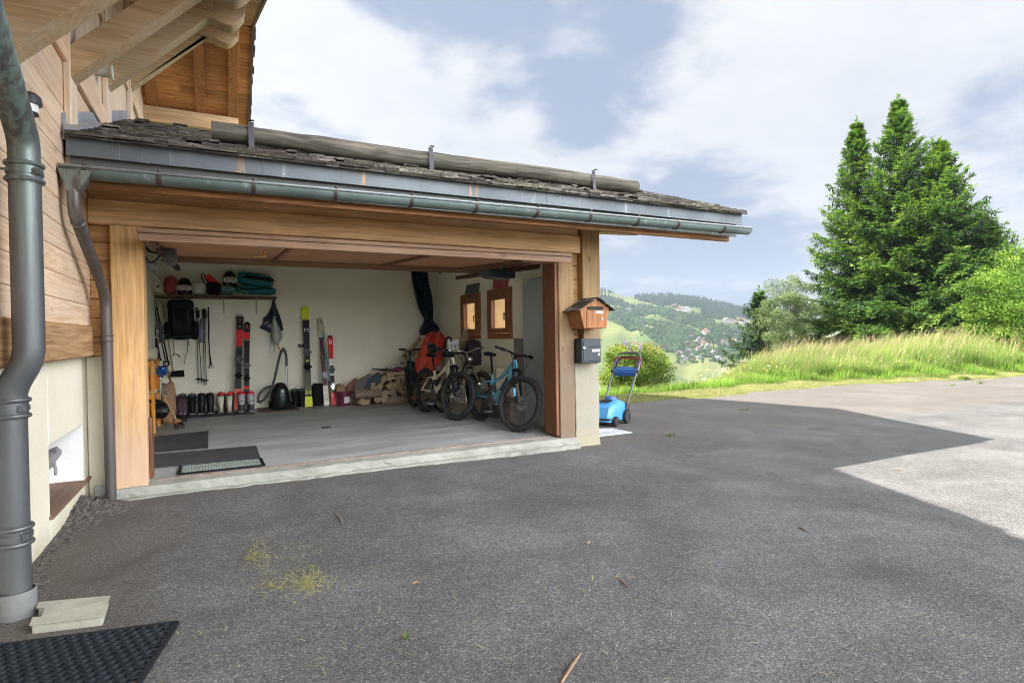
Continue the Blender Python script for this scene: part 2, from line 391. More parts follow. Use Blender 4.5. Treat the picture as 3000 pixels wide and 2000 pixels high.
def build_terrain():
    azs = np.concatenate([np.arange(-180, 20, 5.0), np.arange(20, 82, .3), np.arange(82, 180.1, 4.0)]); rs = np.concatenate([[.01], 1.2*(2100/1.2)**(np.arange(0, 206)/205.0)])
    A, Q = np.meshgrid(np.radians(azs), rs, indexing='ij')
    x, y = Q*np.sin(A), Q*np.cos(A); V = np.stack([x, y, Zt(x, y)], -1).reshape(-1, 3)
    na, nr = A.shape; i, j = np.meshgrid(np.arange(na-1), np.arange(nr-1), indexing='ij'); b = (i*nr+j).ravel()
    Fc = np.stack([b, b+1, b+nr+1, b+nr], -1)
    t = NT('meadow_ground'); P = t.map((1, 1, 1))
    nb = t.noise(.006, P, 5, .55, .8); ns = t.noise(.05, P, 5); nn = t.noise(3.0, P, 5)
    farc = t.ramp(nb, ((.30, (0.0561, 0.0924, 0.0297)), (.46, (0.0792, 0.1089, 0.0363)), (.60, (0.1275, 0.1387, 0.0525)), (.75, (0.0863, 0.1237, 0.0413))))
    farc = t.mix(1.0, farc, t.ramp(ns, ((.3, .8), (.7, 1.15))), 'MULTIPLY')
    nearc = t.ramp(nn, ((.25, (.055, .07, .02)), (.45, (.11, .13, .035)), (.6, (.18, .175, .065)), (.78, (.22, .20, .09))))
    ln = t.N.new('ShaderNodeVectorMath'); ln.operation = 'LENGTH'; t.L.new(P, ln.inputs[0])
    mr = t.N.new('ShaderNodeMapRange'); t.L.new(ln.outputs['Value'], mr.inputs[0]); mr.inputs[1].default_value = 30; mr.inputs[2].default_value = 90
    t.col(t.mix(mr.outputs[0], nearc, farc)); t.set('Roughness', .95); t.set('Specular IOR Level', .1); t.bump(nn, .5, .03)
    o = npmesh('ground', V, Fc, t.m, smooth=True); o['kind'] = 'structure'; return o
build_terrain()
def hit(u, v):
    """where the sight line through a photo pixel meets the far terrain"""
    k = raydir(u, v); T = np.linspace(60, 2050, 1200); P = CAM[None]+k[None]*T[:, None]
    d = P[:, 2]-Zt(P[:, 0], P[:, 1]); w = np.where(d < 0)[0]
    return None if len(w) == 0 else P[w[0]]
def asphalt():
    t = NT('asphalt'); P = t.map((1, 1, 1))
    ag = t.vor(230, P, 'Color'); sp = t.N.new('ShaderNodeSeparateColor'); t.L.new(ag, sp.inputs[0])
    ag2 = t.vor(95, P, 'Color'); sp2 = t.N.new('ShaderNodeSeparateColor'); t.L.new(ag2, sp2.inputs[0])
    g = t.noise(240, P, 2, .6)
    v = t.math('ADD', t.math('MULTIPLY', sp.outputs[0], .5), t.math('ADD', t.math('MULTIPLY', sp2.outputs[0], .28), t.math('MULTIPLY', g, .3)))
    c = t.ramp(v, ((.16, (.034, .033, .033)), (.48, (.094, .092, .092)), (.78, (.165, .162, .158)), (.97, (.42, .41, .39))))
    b1 = t.noise(.85, P, 7, .62, .6); b2 = t.noise(2.6, P, 5, .6)
    c = t.mix(1.0, c, t.ramp(b1, ((.30, .74), (.5, .97), (.70, 1.34))), 'MULTIPLY')
    od = t.vor(.55, P, 'Distance'); odn = t.math('ADD', od, t.math('MULTIPLY', t.noise(5.0, P, 5), .16)); c = t.mix(t.math('MULTIPLY', t.ramp(odn, ((.13, 1.0), (.24, 0.0))), .38), c, (.035, .032, .030))      # old oil spots
    c = t.mix(1.0, c, t.ramp(b2, ((.3, .88), (.7, 1.12))), 'MULTIPLY')
    a_, b_ = on_yard(235, 1722), on_yard(575, 1565); dl = (b_-a_)[:2]; Ln = float(np.hypot(*dl)); dl = dl/Ln      # dark run-off line towards the drain slab
    sl_ = t.N.new('ShaderNodeSeparateXYZ'); t.L.new(P, sl_.inputs[0]); rx, ry = t.math('SUBTRACT', sl_.outputs[0], float(a_[0])), t.math('SUBTRACT', sl_.outputs[1], float(a_[1]))
    al = t.math('ADD', t.math('MULTIPLY', rx, float(dl[0])), t.math('MULTIPLY', ry, float(dl[1]))); ac = t.math('SUBTRACT', t.math('MULTIPLY', rx, float(-dl[1])), t.math('MULTIPLY', ry, float(-dl[0])))
    ac = t.math('ABSOLUTE', t.math('ADD', ac, t.math('MULTIPLY', t.math('SUBTRACT', t.noise(1.8, P, 4), .5), .22)))
    kr = t.math('MULTIPLY', t.ramp(ac, ((.0, 1.0), (.13, 0.0))), t.ramp(t.math('DIVIDE', al, Ln), ((.0, 0.0), (.15, 1.0), (.7, .8), (1.0, 0.0)))); c = t.mix(t.math('MULTIPLY', kr, .5), c, (.045, .042, .038))
    # brown silt washed along the foot of the house and the garage sill
    sx = t.N.new('ShaderNodeSeparateXYZ'); t.L.new(P, sx.inputs[0])
    wob = t.math('MULTIPLY', t.math('SUBTRACT', t.noise(2.2, P, 5), .5), .9)
    dx = t.math('ADD', t.math('SUBTRACT', sx.outputs[0], -1.0), wob)
    k1 = t.ramp(dx, ((.15, 1.0), (.75, 0.0)))
    c = t.mix(t.math('MULTIPLY', k1, .65), c, (.095, .078, .062))
    dy = t.math('ADD', t.math('SUBTRACT', 6.15, sx.outputs[1]), wob)
    k2 = t.math('MULTIPLY', t.ramp(dy, ((.08, 1.0), (.5, 0.0))), t.ramp(sx.outputs[1], ((.0, 0.0), (.01, 1.0))))
    c = t.mix(t.math('MULTIPLY', k2, .45), c, (.12, .10, .085))
    t.col(c); t.set('Roughness', .85); t.set('Specular IOR Level', .3)
    t.bump(t.math('ADD', sp.outputs[0], t.math('MULTIPLY', g, .6)), .65, .006)
    return t.m
def build_drive():
    xs = np.concatenate([np.arange(-1.6, 22, .35), np.arange(22, 45, 1.5)]); n = 60; P = []
    rs_ = np.random.RandomState(3)
    for x in xs:
        ye = float(yedge(x))+.12*math.sin(x*1.7)+.07*math.sin(x*4.3)+.05*rs_.randn()
        row = []
        for j in range(n+1):
            y = -14+(ye+14)*(j/n)**.8
            row.append((x, y, float(zyard(x))+.004*math.sin(x*1.3+y*.9)+.003*math.sin(x*2.9-y*1.7)))
        P.append(row)
    b = MB(); b.grid(P); o = b.build('driveway', asphalt()); o['kind'] = 'structure'
build_drive()

# ---- the far wood: one mass of several thousand small trees on the hill
hz = zoomer(1740, 820, 4.704)
FOREST = [  # outlines in the photo's enlarged hill view, density, conifer share
    ([(560, 150), (750, 130), (1000, 170), (1280, 200), (1420, 240), (1500, 260), (1640, 280), (1700, 310), (2140, 400), (2600, 560), (2600, 690), (2130, 540), (1960, 505), (1850, 490), (1830, 500), (1480, 490), (1480, 385), (1300, 385), (1150, 350), (900, 365), (700, 305), (560, 275)], 2300, 1.0),
    ([(-300, 30), (100, 70), (320, 165), (310, 192), (100, 192), (-300, 150)], 220, 1.0),
    ([(-300, 150), (100, 225), (250, 250), (380, 300), (520, 370), (530, 405), (400, 395), (330, 365), (100, 310), (-300, 260)], 420, .9),
    ([(100, 330), (200, 400), (420, 395), (600, 345), (860, 375), (1050, 405), (1130, 445), (1400, 505), (1620, 565), (1700, 625), (2060, 720), (2600, 840), (2600, 900), (2060, 860), (1900, 800), (1750, 720), (1650, 700), (1520, 715), (1350, 640), (1150, 600), (1050, 550), (850, 470), (560, 535), (430, 470), (200, 470), (100, 420)], 1150, .4),
    ([(100, 480), (230, 510), (420, 490), (640, 545), (760, 565), (1080, 605), (1350, 685), (1500, 785), (1480, 800), (1200, 740), (1000, 690), (700, 610), (620, 690), (480, 720), (420, 650), (230, 570), (100, 540)], 620, .15),
    ([(620, 650), (830, 695), (1100, 705), (1300, 785), (1420, 800), (1330, 860), (1200, 930), (1150, 1010), (980, 1000), (870, 950), (840, 830), (700, 740)], 650, .15),
    ([(1500, 770), (1700, 710), (2050, 810), (2300, 900), (2300, 1000), (2050, 940), (1900, 990), (1750, 870), (1600, 890)], 260, .35),
    ([(1400, 520), (1500, 480), (1850, 495), (1960, 540), (1900, 570), (1600, 530)], 160, .8),
    ([(1150, 880), (1600, 850), (2050, 860), (2050, 1150), (1150, 1150)], 170, .15),
    ([(100, 180), (2600, 640), (2600, 900), (900, 900), (100, 500)], 90, .5),
    ([(-300, 600), (60, 560), (60, 1000), (-300, 1000)], 150, .3)]
def inpoly(P, q):
    x, y = q; c = False; n = len(P)
    for i in range(n):
        (x1, y1), (x2, y2) = P[i], P[i-1]
        if (y1 > y) != (y2 > y) and x < (x2-x1)*(y-y1)/(y2-y1)+x1: c = not c
    return c
def small_tree(con, n):
    V = []; Fc = []
    if con:
        for z0, z1, r in ((.05, .55, .20), (.32, .8, .15), (.6, 1.0, .09)):
            b = len(V)
            for j in range(6): V.append((r*math.cos(j*1.047), r*math.sin(j*1.047), z0))
            V.append((0, 0, z1))
            Fc += [(b+j, b+(j+1) % 6, b+6) for j in range(6)]
    else:
        for cx, cy, cz, r in ((0, 0, .5, .42), (.22, .1, .42, .3), (-.18, .16, .62, .28), (0, -.2, .36, .3)):
            b = len(V); V.append((cx, cy, cz-r))
            for q in range(2):
                for j in range(6):
                    a = j*1.047+q*.52; rr = r*.87; V.append((cx+rr*math.cos(a), cy+rr*math.sin(a), cz+(-.5+q)*r))
            V.append((cx, cy, cz+r))
            for j in range(6):
                k = (j+1) % 6; Fc += [(b, b+1+k, b+1+j), (b+1+j, b+1+k, b+7+j), (b+1+k, b+7+k, b+7+j), (b+7+j, b+7+k, b+13)]
    return np.array(V), np.array(Fc)
def build_forest():
    rs_ = np.random.RandomState(11); out = {0: ([], []), 1: ([], [])}; cnt = {0: 0, 1: 0}; attr = {0: [], 1: []}
    base = {0: small_tree(0, 0), 1: small_tree(1, 0)}
    for poly, n, con in FOREST:
        xs = [p[0] for p in poly]; ys = [p[1] for p in poly]; k = 0; tries = 0
        n = int(n*1.35)
        while k < n and tries < n*12:
            tries += 1
            q = (rs_.uniform(min(xs), max(xs)), rs_.uniform(min(ys), max(ys)))
            if not inpoly(poly, q): continue
            k += 1
            p = hit(*hz(*q))
            if p is None:
                continue
            c = 1 if rs_.rand() < con else 0
            h = (rs_.uniform(6.5, 11) if c else rs_.uniform(4.2, 7.5))*(.55+.45*min(1, np.hypot(p[0], p[1])/1200))
            w = h*(1.0 if c else rs_.uniform(.8, 1.15)); a = rs_.uniform(0, 6.28)
            V, Fc = base[c]; Rm = np.array([[math.cos(a), -math.sin(a)], [math.sin(a), math.cos(a)]])
            vv = np.concatenate([V[:, :2] @ Rm.T*w, V[:, 2:]*h], 1)*(1+.10*rs_.randn(len(V), 1)*(0 if c else 1))
            vv += [p[0], p[1], float(Zt(p[0], p[1]))-.5]
            out[c][0].append(vv); out[c][1].append(Fc+cnt[c]); cnt[c] += len(V)
            attr[c].append(np.full(len(V), rs_.rand()))
    for c, nm, c1, c2 in ((1, 'conifer_wood', (.010, .022, .015), (.020, .038, .022)), (0, 'broadleaf_wood', (.022, .046, .018), (.048, .080, .028))):
        t = NT(nm+'_leaf'); t.col(t.ramp(t.attr('tone'), ((0, c1), (1, c2)))); t.set('Roughness', .9); t.set('Specular IOR Level', .1)
        o = npmesh(nm, np.concatenate(out[c][0]), np.concatenate(out[c][1]), t.m, attr={'tone': np.concatenate(attr[c])})
        tag(o, 'dark spruce wood covering the ridge of the far hillside' if c else 'green broadleaf wood spreading over the far hillside above the village', 'woodland', kind='stuff')
build_forest()

# ---- village houses in the valley, each one a thing
roofs = [('grey', (.10, .10, .11)), ('pale grey', (.22, .22, .235)), ('brown', (.07, .05, .04)), ('red', (.17, .06, .045)), ('rust brown', (.12, .07, .045))]
wallsc = [('white', (.34, .33, .31)), ('brown timber', (.10, .06, .04)), ('cream', (.30, .26, .20))]
for nm, c in roofs: pbr('far_roof_'+nm, c, .7, bump=0)
for nm, c in wallsc: pbr('far_wall_'+nm, c, .8, bump=0)
pbr('far_window', (.05, .055, .06), .3, bump=0)
VILLAGE = [(1290, 905, 11, 1, 1, 'highest at the left end of the village'), (1410, 900, 11, 0, 1, 'second from the left in the village top row'), (1520, 862, 11, 2, 1, 'house above the others in the middle of the village'), (1525, 895, 11, 3, 2, 'house just under the middle of the village top row'), (1570, 935, 10, 1, 0, 'house at the right end of the middle village row'),
 (1290, 985, 10, 1, 0, 'house left in the middle village row'), (1190, 1025, 11, 2, 0, 'leftmost house of the lower village'), (1290, 1025, 11, 2, 1, 'house beside the leftmost one of the lower village'), (1450, 965, 9, 4, 2, 'house in the middle village row under the trees'), (1448, 1000, 10, 0, 1, 'house below the middle village row'), (1340, 1045, 9, 1, 0, 'house at the bottom of the village behind the grass'),
 (1800, 905, 17, 2, 2, 'long building on the right of the village'), (1870, 900, 17, 0, 2, 'tall building at the right end of the village'), (1930, 875, 12, 4, 0, 'house beside the dark small spruce'), (1650, 1030, 11, 1, 1, 'house standing alone right of the lower village'), (1240, 1095, 11, 1, 0, 'lowest house on the left of the village'), (1350, 1100, 12, 0, 1, 'lowest house in the centre of the village'), (1465, 1100, 11, 1, 0, 'lowest house on the right, just over the grass'),
 (1550, 730, 12, 3, 0, 'house on the slope above the village with trees around'), (1560, 765, 11, 4, 0, 'house just below the red roofed one on the slope'), (480, 435, 12, 1, 0, 'alone in the clearing on the upper left slope'), (1280, 435, 14, 0, 0, 'right one of the two farmhouses on the high meadow'), (1210, 432, 13, 4, 2, 'left one of the two farmhouses on the high meadow'), (1120, 380, 11, 2, 1, 'cabin among bushes on the highest meadow'),
 (1830, 590, 14, 1, 0, 'left house of the hamlet on the right slope'), (1905, 592, 14, 0, 2, 'middle house of the hamlet on the right slope'), (2045, 602, 15, 4, 0, 'right house of the hamlet on the right slope'), (1460, 842, 11, 0, 0, 'house at the top left of the village under the wood'), (1350, 812, 11, 2, 1, 'at the upper village edge by the pasture'), (1710, 1110, 12, 1, 0, 'house half hidden by the tall grass')]
for i, (x, y, wd, ir, iw, wh) in enumerate(VILLAGE):
    p = hit(*hz(x, y))
    if p is None: continue
    dist = np.hypot(p[0], p[1]); wd = .85*wd*min(1.15, max(.6, dist/1000)); ln = wd*rnd.uniform(.8, 1.1); ht = wd*.42; rh = wd*.26
    rn, wn = roofs[ir][0], wallsc[iw][0]
    t = thing('village_house', '%s house with %s roof, %s' % (wn, rn, wh.replace('house ', '', 1).replace('building ', 'block ', 1)), 'house', (p[0], p[1], float(Zt(p[0], p[1]))-.8), R(rnd.uniform(-50, 10)), 'houses of the village across the valley')
    b = MB(); b.b2(-wd/2, wd/2, -ln/2, ln/2, 0, ht+.8); b.prism([(-wd/2, 0), (wd/2, 0), (0, rh)], (0, -ln/2, ht+.8), (1, 0, 0), (0, 0, 1), (0, ln, 0)); b.build('wall', MATS['far_wall_'+wn], t, False)
    b = MB(); e = wd*.10
    for s_ in (-1, 1):
        b.prism([(0, rh+.35), (s_*(wd/2+e), -.20*rh+.1), (s_*(wd/2+e), -.20*rh+.5), (0, rh+.75)], (0, -ln/2-e, ht+.8), (1, 0, 0), (0, 0, 1), (0, ln+2*e, 0))
    b.build('roof', MATS['far_roof_'+rn], t, False)
    for k in range(3):
        for f in range(2):
            b = MB(); xx = (-1+k)*wd*.28; b.b2(xx-.6, xx+.6, -ln/2-.06, -ln/2-.02, 1.6+f*2.6, 2.9+f*2.6); b.build('window', MATS['far_window'], t, False)
# small white posts of the ski run lamps along the pasture edge
# ------------------------------------------------------------------ building materials
w_pale = wood('pale_larch_x', (.77, .57, .40), (.62, .42, .26), 'Y', .10, weather=(.45, (.62, .52, .44)))
w_palez = wood('pale_larch_z', (.76, .62, .46), (.64, .48, .33), 'Z', .10, weather=(.45, (.64, .56, .48)))
w_band = wood('band_larch', (.46, .29, .15), (.30, .165, .08), 'Y', .08)
w_brace = wood('brace_larch', (.54, .38, .215), (.40, .265, .135), 'X', .06, weather=(.6, (.44, .38, .28)))
w_roofb = wood('roof_boards', (.72, .37, .145), (.50, .22, .08), 'X', .20)
w_rafter = wood('rafter_larch', (.56, .27, .11), (.38, .165, .065), 'Y', .10)
w_lint = wood('lintel_larch', (.80, .52, .26), (.60, .36, .16), 'X', .12, weather=(.3, (.48, .34, .20)))
w_post = wood('post_larch', (.68, .41, .165), (.50, .28, .10), 'Z', .06, knots=.85, weather=(.75, (.56, .39, .28), 1.1))
w_postr = wood('post_weathered', (.36, .22, .085), (.25, .145, .055), 'Z', .06, knots=.85, weather=(.85, (.15, .115, .082), 1.7))
w_jamb = wood('jamb_brown', (.22, .095, .045), (.13, .052, .025), 'Z', .05)
w_door = wood('door_brown', (.27, .155, .085), (.19, .10, .055), 'X', .06, weather=(.45, (.24, .18, .125)))
w_doorp = wood('door_panel_red', (.55, .275, .135), (.42, .195, .09), 'X', .04, knots=.1)
w_dark = wood('dark_stained', (.10, .05, .028), (.06, .028, .016), 'X', .08)
w_win = wood('window_larch', (.36, .16, .065), (.23, .09, .035), 'Z', .08)
w_reveal = wood('pale_pine', (.86, .60, .27), (.78, .50, .20), 'Z', .05, knots=.3)
w_log = wood('weathered_log', (.15, .132, .105), (.05, .044, .036), 'X', 0, .8, knots=.6, weather=(.5, (.085, .088, .064)))
def stucco_mat(name='cream_stucco', f=1.0):
    t = NT(name); n = t.noise(1.1, None, 5, .6); n2 = t.noise(34, None, 4, .6); n3 = t.noise(120, None, 3)
    c = t.ramp(n, ((.3, (.80*f, .75*f, .58*f)), (.55, (.86*f, .815*f, .66*f)), (.75, (.88*f, .85*f, .72*f))))
    sx = t.N.new('ShaderNodeSeparateXYZ'); g = t.N.new('ShaderNodeNewGeometry'); t.L.new(g.outputs['Position'], sx.inputs[0])
    h = t.math('ADD', sx.outputs[2], t.math('MULTIPLY', n, .28))          # splashed dirt at the foot
    c = t.mix(t.ramp(h, ((.06, .55), (.22, 0.0))), c, (.34, .29, .19))
    t.col(c); t.set('Roughness', .92); t.set('Specular IOR Level', .15)
    t.bump(t.math('ADD', n2, t.math('MULTIPLY', n3, .5)), .45, .012); return t.m
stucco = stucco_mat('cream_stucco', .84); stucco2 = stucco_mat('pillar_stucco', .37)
plaster = pbr('interior_plaster', (.86, .83, .68), .9, var=.06, scale=1.2, bump=.2, bscale=60, spec=.15)
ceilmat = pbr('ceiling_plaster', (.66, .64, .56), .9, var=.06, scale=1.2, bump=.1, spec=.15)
def zinc_mat(name, c1, c2, rust, streak):
    t = NT(name); P = t.map((1, 1, 1))
    n = t.noise(2.0, t.map((1, 1, .4)), 5, .6); c = t.ramp(n, ((.3, c1), (.7, c2)))
    s_ = t.noise(1.0, t.map((streak, streak, .7)), 4, .65)                # run-off streaks
    c = t.mix(t.math('MULTIPLY', t.ramp(s_, ((.60, 0.0), (.70, 1.0))), .5), c, (.42, .44, .44))
    s2 = t.noise(1.0, t.map((streak*.8, streak*.8, .5), loc=(7, 3, 1)), 4, .65)
    c = t.mix(t.math('MULTIPLY', t.ramp(s2, ((.64, 0.0), (.72, 1.0))), rust), c, (.42, .24, .10))
    t.col(c); t.set('Metallic', .2); t.set('Roughness', .6); t.bump(t.noise(5, P, 3), .12, .01); return t.m
zinc = zinc_mat('zinc_fascia', (.085, .10, .112), (.14, .16, .175), .75, 9)
zincd = zinc_mat('zinc_gutter', (.075, .105, .098), (.135, .175, .165), .15, 12)
def pipe_mat(name, a, b, green, up):
    t = NT(name); n = t.noise(2.4, t.map((1, 1, .5)), 5, .6); c = t.ramp(n, ((.3, a), (.7, b)))
    st = t.noise(1.0, t.map((22, 22, .8)), 4, .6, .1)
    g = t.N.new('ShaderNodeNewGeometry'); sx = t.N.new('ShaderNodeSeparateXYZ'); t.L.new(g.outputs['Position'], sx.inputs[0])
    hi = t.math('MULTIPLY', t.math('SUBTRACT', sx.outputs[2], up[0]), up[1], True)
    k = t.math('MULTIPLY', t.ramp(t.math('ADD', st, t.math('MULTIPLY', hi, .16)), ((.56, 0.0), (.66, 1.0))), hi)
    c = t.mix(t.math('MULTIPLY', k, .85), c, green)
    sp = t.vor(60, None, 'Distance'); c = t.mix(t.math('MULTIPLY', t.ramp(sp, ((.03, 1.0), (.07, 0.0))), .5), c, (.5, .5, .48))
    t.col(c); t.set('Metallic', .45); t.set('Roughness', .42); return t.m
copper = pipe_mat('aged_copper', (.088, .094, .098), (.135, .142, .146), (.20, .29, .25), (1.2, .6))
copperb = pipe_mat('brown_copper', (.085, .072, .068), (.125, .11, .106), (.20, .24, .22), (1.9, 2.0))
def shingle_mat():
    t = NT('wood_shingle'); r_ = t.isl(); n = t.noise(1.0, t.map((16, 2.4, 16)), 6, .65)
    c = t.ramp(t.math('ADD', t.math('MULTIPLY', n, .6), t.math('MULTIPLY', r_, .4)), ((.2, (.020, .017, .015)), (.48, (.055, .047, .041)), (.64, (.105, .094, .084)), (.82, (.30, .275, .25))))
    mo = t.noise(1.3, None, 6, .7); sp = t.noise(40, None, 3, .6)
    k = t.math('MULTIPLY', t.ramp(mo, ((.50, 0.0), (.62, 1.0))), t.ramp(sp, ((.42, 0.0), (.58, 1.0))))
    c = t.mix(t.math('MULTIPLY', k, .7), c, (.15, .155, .09))             # lichen
    t.col(c); t.set('Roughness', .9); t.set('Specular IOR Level', .2); t.bump(n, .6, .008); return t.m
shingle = shingle_mat()
concrete = pbr('old_concrete', (.27, .27, .235), .9, var=.22, scale=3.5, bump=.5, bscale=40, spec=.2, dist=.01)
def floor_mat():
    t = NT('garage_concrete'); n = t.noise(1.0, t.map((.8, 2.6, 1)), 6, .6, .5); n2 = t.noise(14, t.map((1, 2.5, 1)), 4)
    c = t.ramp(n, ((.28, (.20, .21, .21)), (.5, (.33, .34, .34)), (.70, (.47, .48, .485))))
    c = t.mix(1.0, c, t.ramp(n2, ((.3, .86), (.7, 1.1))), 'MULTIPLY')
    sp = t.vor(3.2, None, 'Distance'); c = t.mix(t.math('MULTIPLY', t.ramp(sp, ((.02, 1.0), (.06, 0.0))), .6), c, (.07, .06, .05))
    t.col(c); t.set('Roughness', t.ramp(n, ((.3, .35), (.7, .6)))); t.bump(n2, .1, .004); return t.m
floorm = floor_mat()
blackm = pbr('black_plastic', (.018, .018, .02), .45, var=.2, bump=.1)
steel = pbr('steel', (.45, .45, .46), .35, 1.0, var=.1)
ironm = pbr('rusty_iron', (.075, .055, .052), .7, .3, var=.3, scale=14, col2=(.085, .09, .12))
rustst = pbr('rust_strip', (.30, .16, .10), .85, .2, var=.3, scale=20, col2=(.42, .33, .28))

XR, YB = 4.12, 11.6
GZ = lambda y: 2.84+.36*(y-5.27)          # garage roof surface, front slope
RY = 8.8                                   # its ridge
gar = thing('garage', 'open timber and stucco garage with shingled lean-to roof beside the chalet', 'garage', (1.6, 6.27, 0))
def part(b, name, mat, parent=gar, **k): return b.build(name, mat, parent, **k)
# floor slab, walls, ceiling
b = MB().b2(-1.02, 4.14, 6.25, YB+.1, -.2, 0.0); o = b.build('garage_floor', floorm); o['kind'] = 'structure'
part(MB().b2(-1.0, 4.4, YB, YB+.22, -.2, 2.74), 'back_wall', plaster)
part(MB().b2(-1.05, -.965, 6.36, YB-.002, 0.003, 2.74), 'side_wall', plaster)
W1, W2 = (9.235, 10.13), (8.017, 8.914); WZ = (1.232, 2.06)
b = MB(); x0, x1 = XR, 4.40
b.b2(x0, x1, 6.42, YB-.002, -.2, WZ[0]); b.b2(x0, x1, 6.42, YB-.002, WZ[1], 2.74)
for ya, yb in ((6.42, W2[0]), (W2[1], W1[0]), (W1[1], YB-.002)): b.b2(x0, x1, ya, yb, WZ[0]+.0005, WZ[1]-.0005)
part(b, 'side_wall', plaster)
part(MB().b2(-1.0, 4.4, 6.42, YB+.2, 2.745, 2.79), 'ceiling', ceilmat)
def make_window(y0, y1):
    z0, z1 = WZ
    w = MB(); w.b2(XR-.03, XR+.06, y0, y0+.075, z0, z1); w.b2(XR-.03, XR+.06, y1-.13, y1, z0, z1)
    w.b2(XR-.028, XR+.06, y0+.075, y1-.13, z0, z0+.09); w.b2(XR-.028, XR+.06, y0+.075, y1-.13, z1-.09, z1)
    f = part(w, 'window', w_win, bevel=.005)
    ya, yb, za, zb = y0+.078, y1-.133, z0+.093, z1-.093
    w = MB()
    for a in ((ya, ya+.09, za, zb), (yb-.07, yb, za, zb)): w.b2(XR-.052, XR+.03, *a)
    w.b2(XR-.05, XR+.03, ya+.09, yb-.07, za, za+.085); w.b2(XR-.05, XR+.03, ya+.09, yb-.07, zb-.085, zb)
    w.build('sash', w_win, f, bevel=.004)
    g = NT('window_glass') if 'window_glass' not in MATS else None
    if g:
        tr = g.N.new('ShaderNodeBsdfTransparent'); gl = g.N.new('ShaderNodeBsdfGlossy'); gl.inputs['Roughness'].default_value = .02
        mx = g.N.new('ShaderNodeMixShader'); mx.inputs[0].default_value = .07; g.L.new(tr.outputs[0], mx.inputs[1]); g.L.new(gl.outputs[0], mx.inputs[2]); g.L.new(mx.outputs[0], g.out.inputs[0])
        MATS['window_glass'] = g.m
    MB().b2(XR+.008, XR+.014, ya+.09, yb-.07, za+.085, zb-.085).build('pane', MATS['window_glass'], f)
    w = MB(); w.cyl((XR-.055, ya+.045, z0+.40), (XR-.09, ya+.045, z0+.40), .008); w.b2(XR-.095, XR-.082, ya+.036, ya+.054, z0+.30, z0+.42); w.build('handle', blackm, f)
    w = MB()                                       # pine lining of the opening and the shutter folded back outside
    e = 4.46; w.b2(XR+.062, e, y0-.001, y0+.022, z0, z1); w.b2(XR+.062, e, y1-.022, y1+.001, z0, z1); w.b2(XR+.062, e, y0+.022, y1-.022, z1-.022, z1+.001); w.b2(XR+.062, e, y0+.022, y1-.022, z0-.001, z0+.022)
    w.b2(e+.002, e+.46, y1+.004, y1+.034, z0-.03, z1+.03)
    w.build('lining', w_reveal, f)
make_window(*W2); make_window(*W1)
# front: posts, boards, lintels
part(MB().b2(-.845, -.60, 6.10, 6.34, -.07, 2.328), 'post', w_post, bevel=.008)
part(MB().b2(3.79, 4.012, 6.10, 6.34, -.07, 2.328), 'post', w_postr, bevel=.008)
part(MB().b2(4.15, 4.422, 6.095, 6.36, .92, 2.80), 'post', w_postr, bevel=.008)
b = MB(); b.b2(-.598, -.572, 6.22, 6.36, 0.02, .58); part(b, 'door_jamb', w_jamb, bevel=.004)
b = MB(); b.b2(3.742, 3.788, 6.12, 6.42, 0.02, 2.32); part(b, 'door_jamb', w_jamb, bevel=.004)
b = MB()
for i in range(8):
    z = .93+i*.178
    if z > 2.2: break
    b.b2(4.014, 4.148, 6.21, 6.26, z+.003, min(2.325, z+.175))
w_sb = wood('side_boards_larch', (.50, .29, .12), (.36, .19, .07), 'X', .12); part(b, 'side_boards', w_sb, bevel=.004); b = MB()
for i in range(7):
    z = 1.17+i*.168; b.b2(-1.008, -.847, 6.20, 6.26, z+.003, min(2.325, z+.165))
part(b, 'side_boards', w_sb, bevel=.004)
b = MB(); b.b2(-1.008, 4.148, 6.125, 6.34, 2.33, 2.552); part(b, 'lintel', w_lint, bevel=.01)
b = MB(); b.b2(-1.008, 4.148, 6.175, 6.34, 2.556, 2.70); b.b2(-1.008, 4.148, 6.165, 6.34, 2.704, 2.93); part(b, 'upper_boards', w_lint, bevel=.006)
part(MB().b2(-1.0, 4.12, 6.345, 6.42, 2.26, 2.74), 'inner_header', w_dark)
b = MB(); b.prism([(0, 0), (.80, .03), (.86, .07), (.86, .19), (0, .19)], (4.424, 6.16, 2.63), (1, 0, 0), (0, 0, 1), (0, .2, 0)); part(b, 'wall_plate', wood('plate_larch', (.55, .40, .22), (.4, .27, .14), 'X', 0), bevel=.006)
# stucco pillar (right) and stucco foot (left of the opening), sill
def stucco_block(x0, x1, y0, y1, z0, z1, flare, name):
    P = []; n = 9; rs_ = np.random.RandomState(int(abs(x0)*100))
    for i in range(n+1):
        z = z0+(z1-z0)*i/n; f = flare*max(0, 1-i/2.5); j = .004*rs_.randn(4)
        P.append([(x0-f+j[0], y1, z), (x0-f*.6+j[0], y0-f+j[1], z), (x1+f*.6+j[2], y0-f+j[1], z), (x1+f+j[2], y1, z)])
    b_ = MB(); b_.grid(P, False); b_._add(P[-1], [(3, 2, 1, 0)]); return part(b_, name, stucco2, bevel=.012, seg=2)
stucco_block(4.03, 4.402, 6.125, 6.6, -.30, .922, .02, 'stucco_pillar')
b = MB(); xo = (4.402, 4.425)
b.b2(*xo, 6.6, YB+.2, -.4, WZ[0]-.002); b.b2(*xo, 6.6, YB+.2, WZ[1]+.002, 2.9)
for ya, yb in ((6.6, W2[0]-.002), (W2[1]+.002, W1[0]-.002), (W1[1]+.002, YB+.2)): b.b2(*xo, ya, yb, WZ[0]-.002, WZ[1]+.002)
part(b, 'outer_wall', stucco)
part(MB().b2(-1.07, -.885, 6.29, 6.40, -.3, 1.166), 'stucco_foot', stucco, bevel=.01)
b = MB(); rs_ = np.random.RandomState(5); P = []
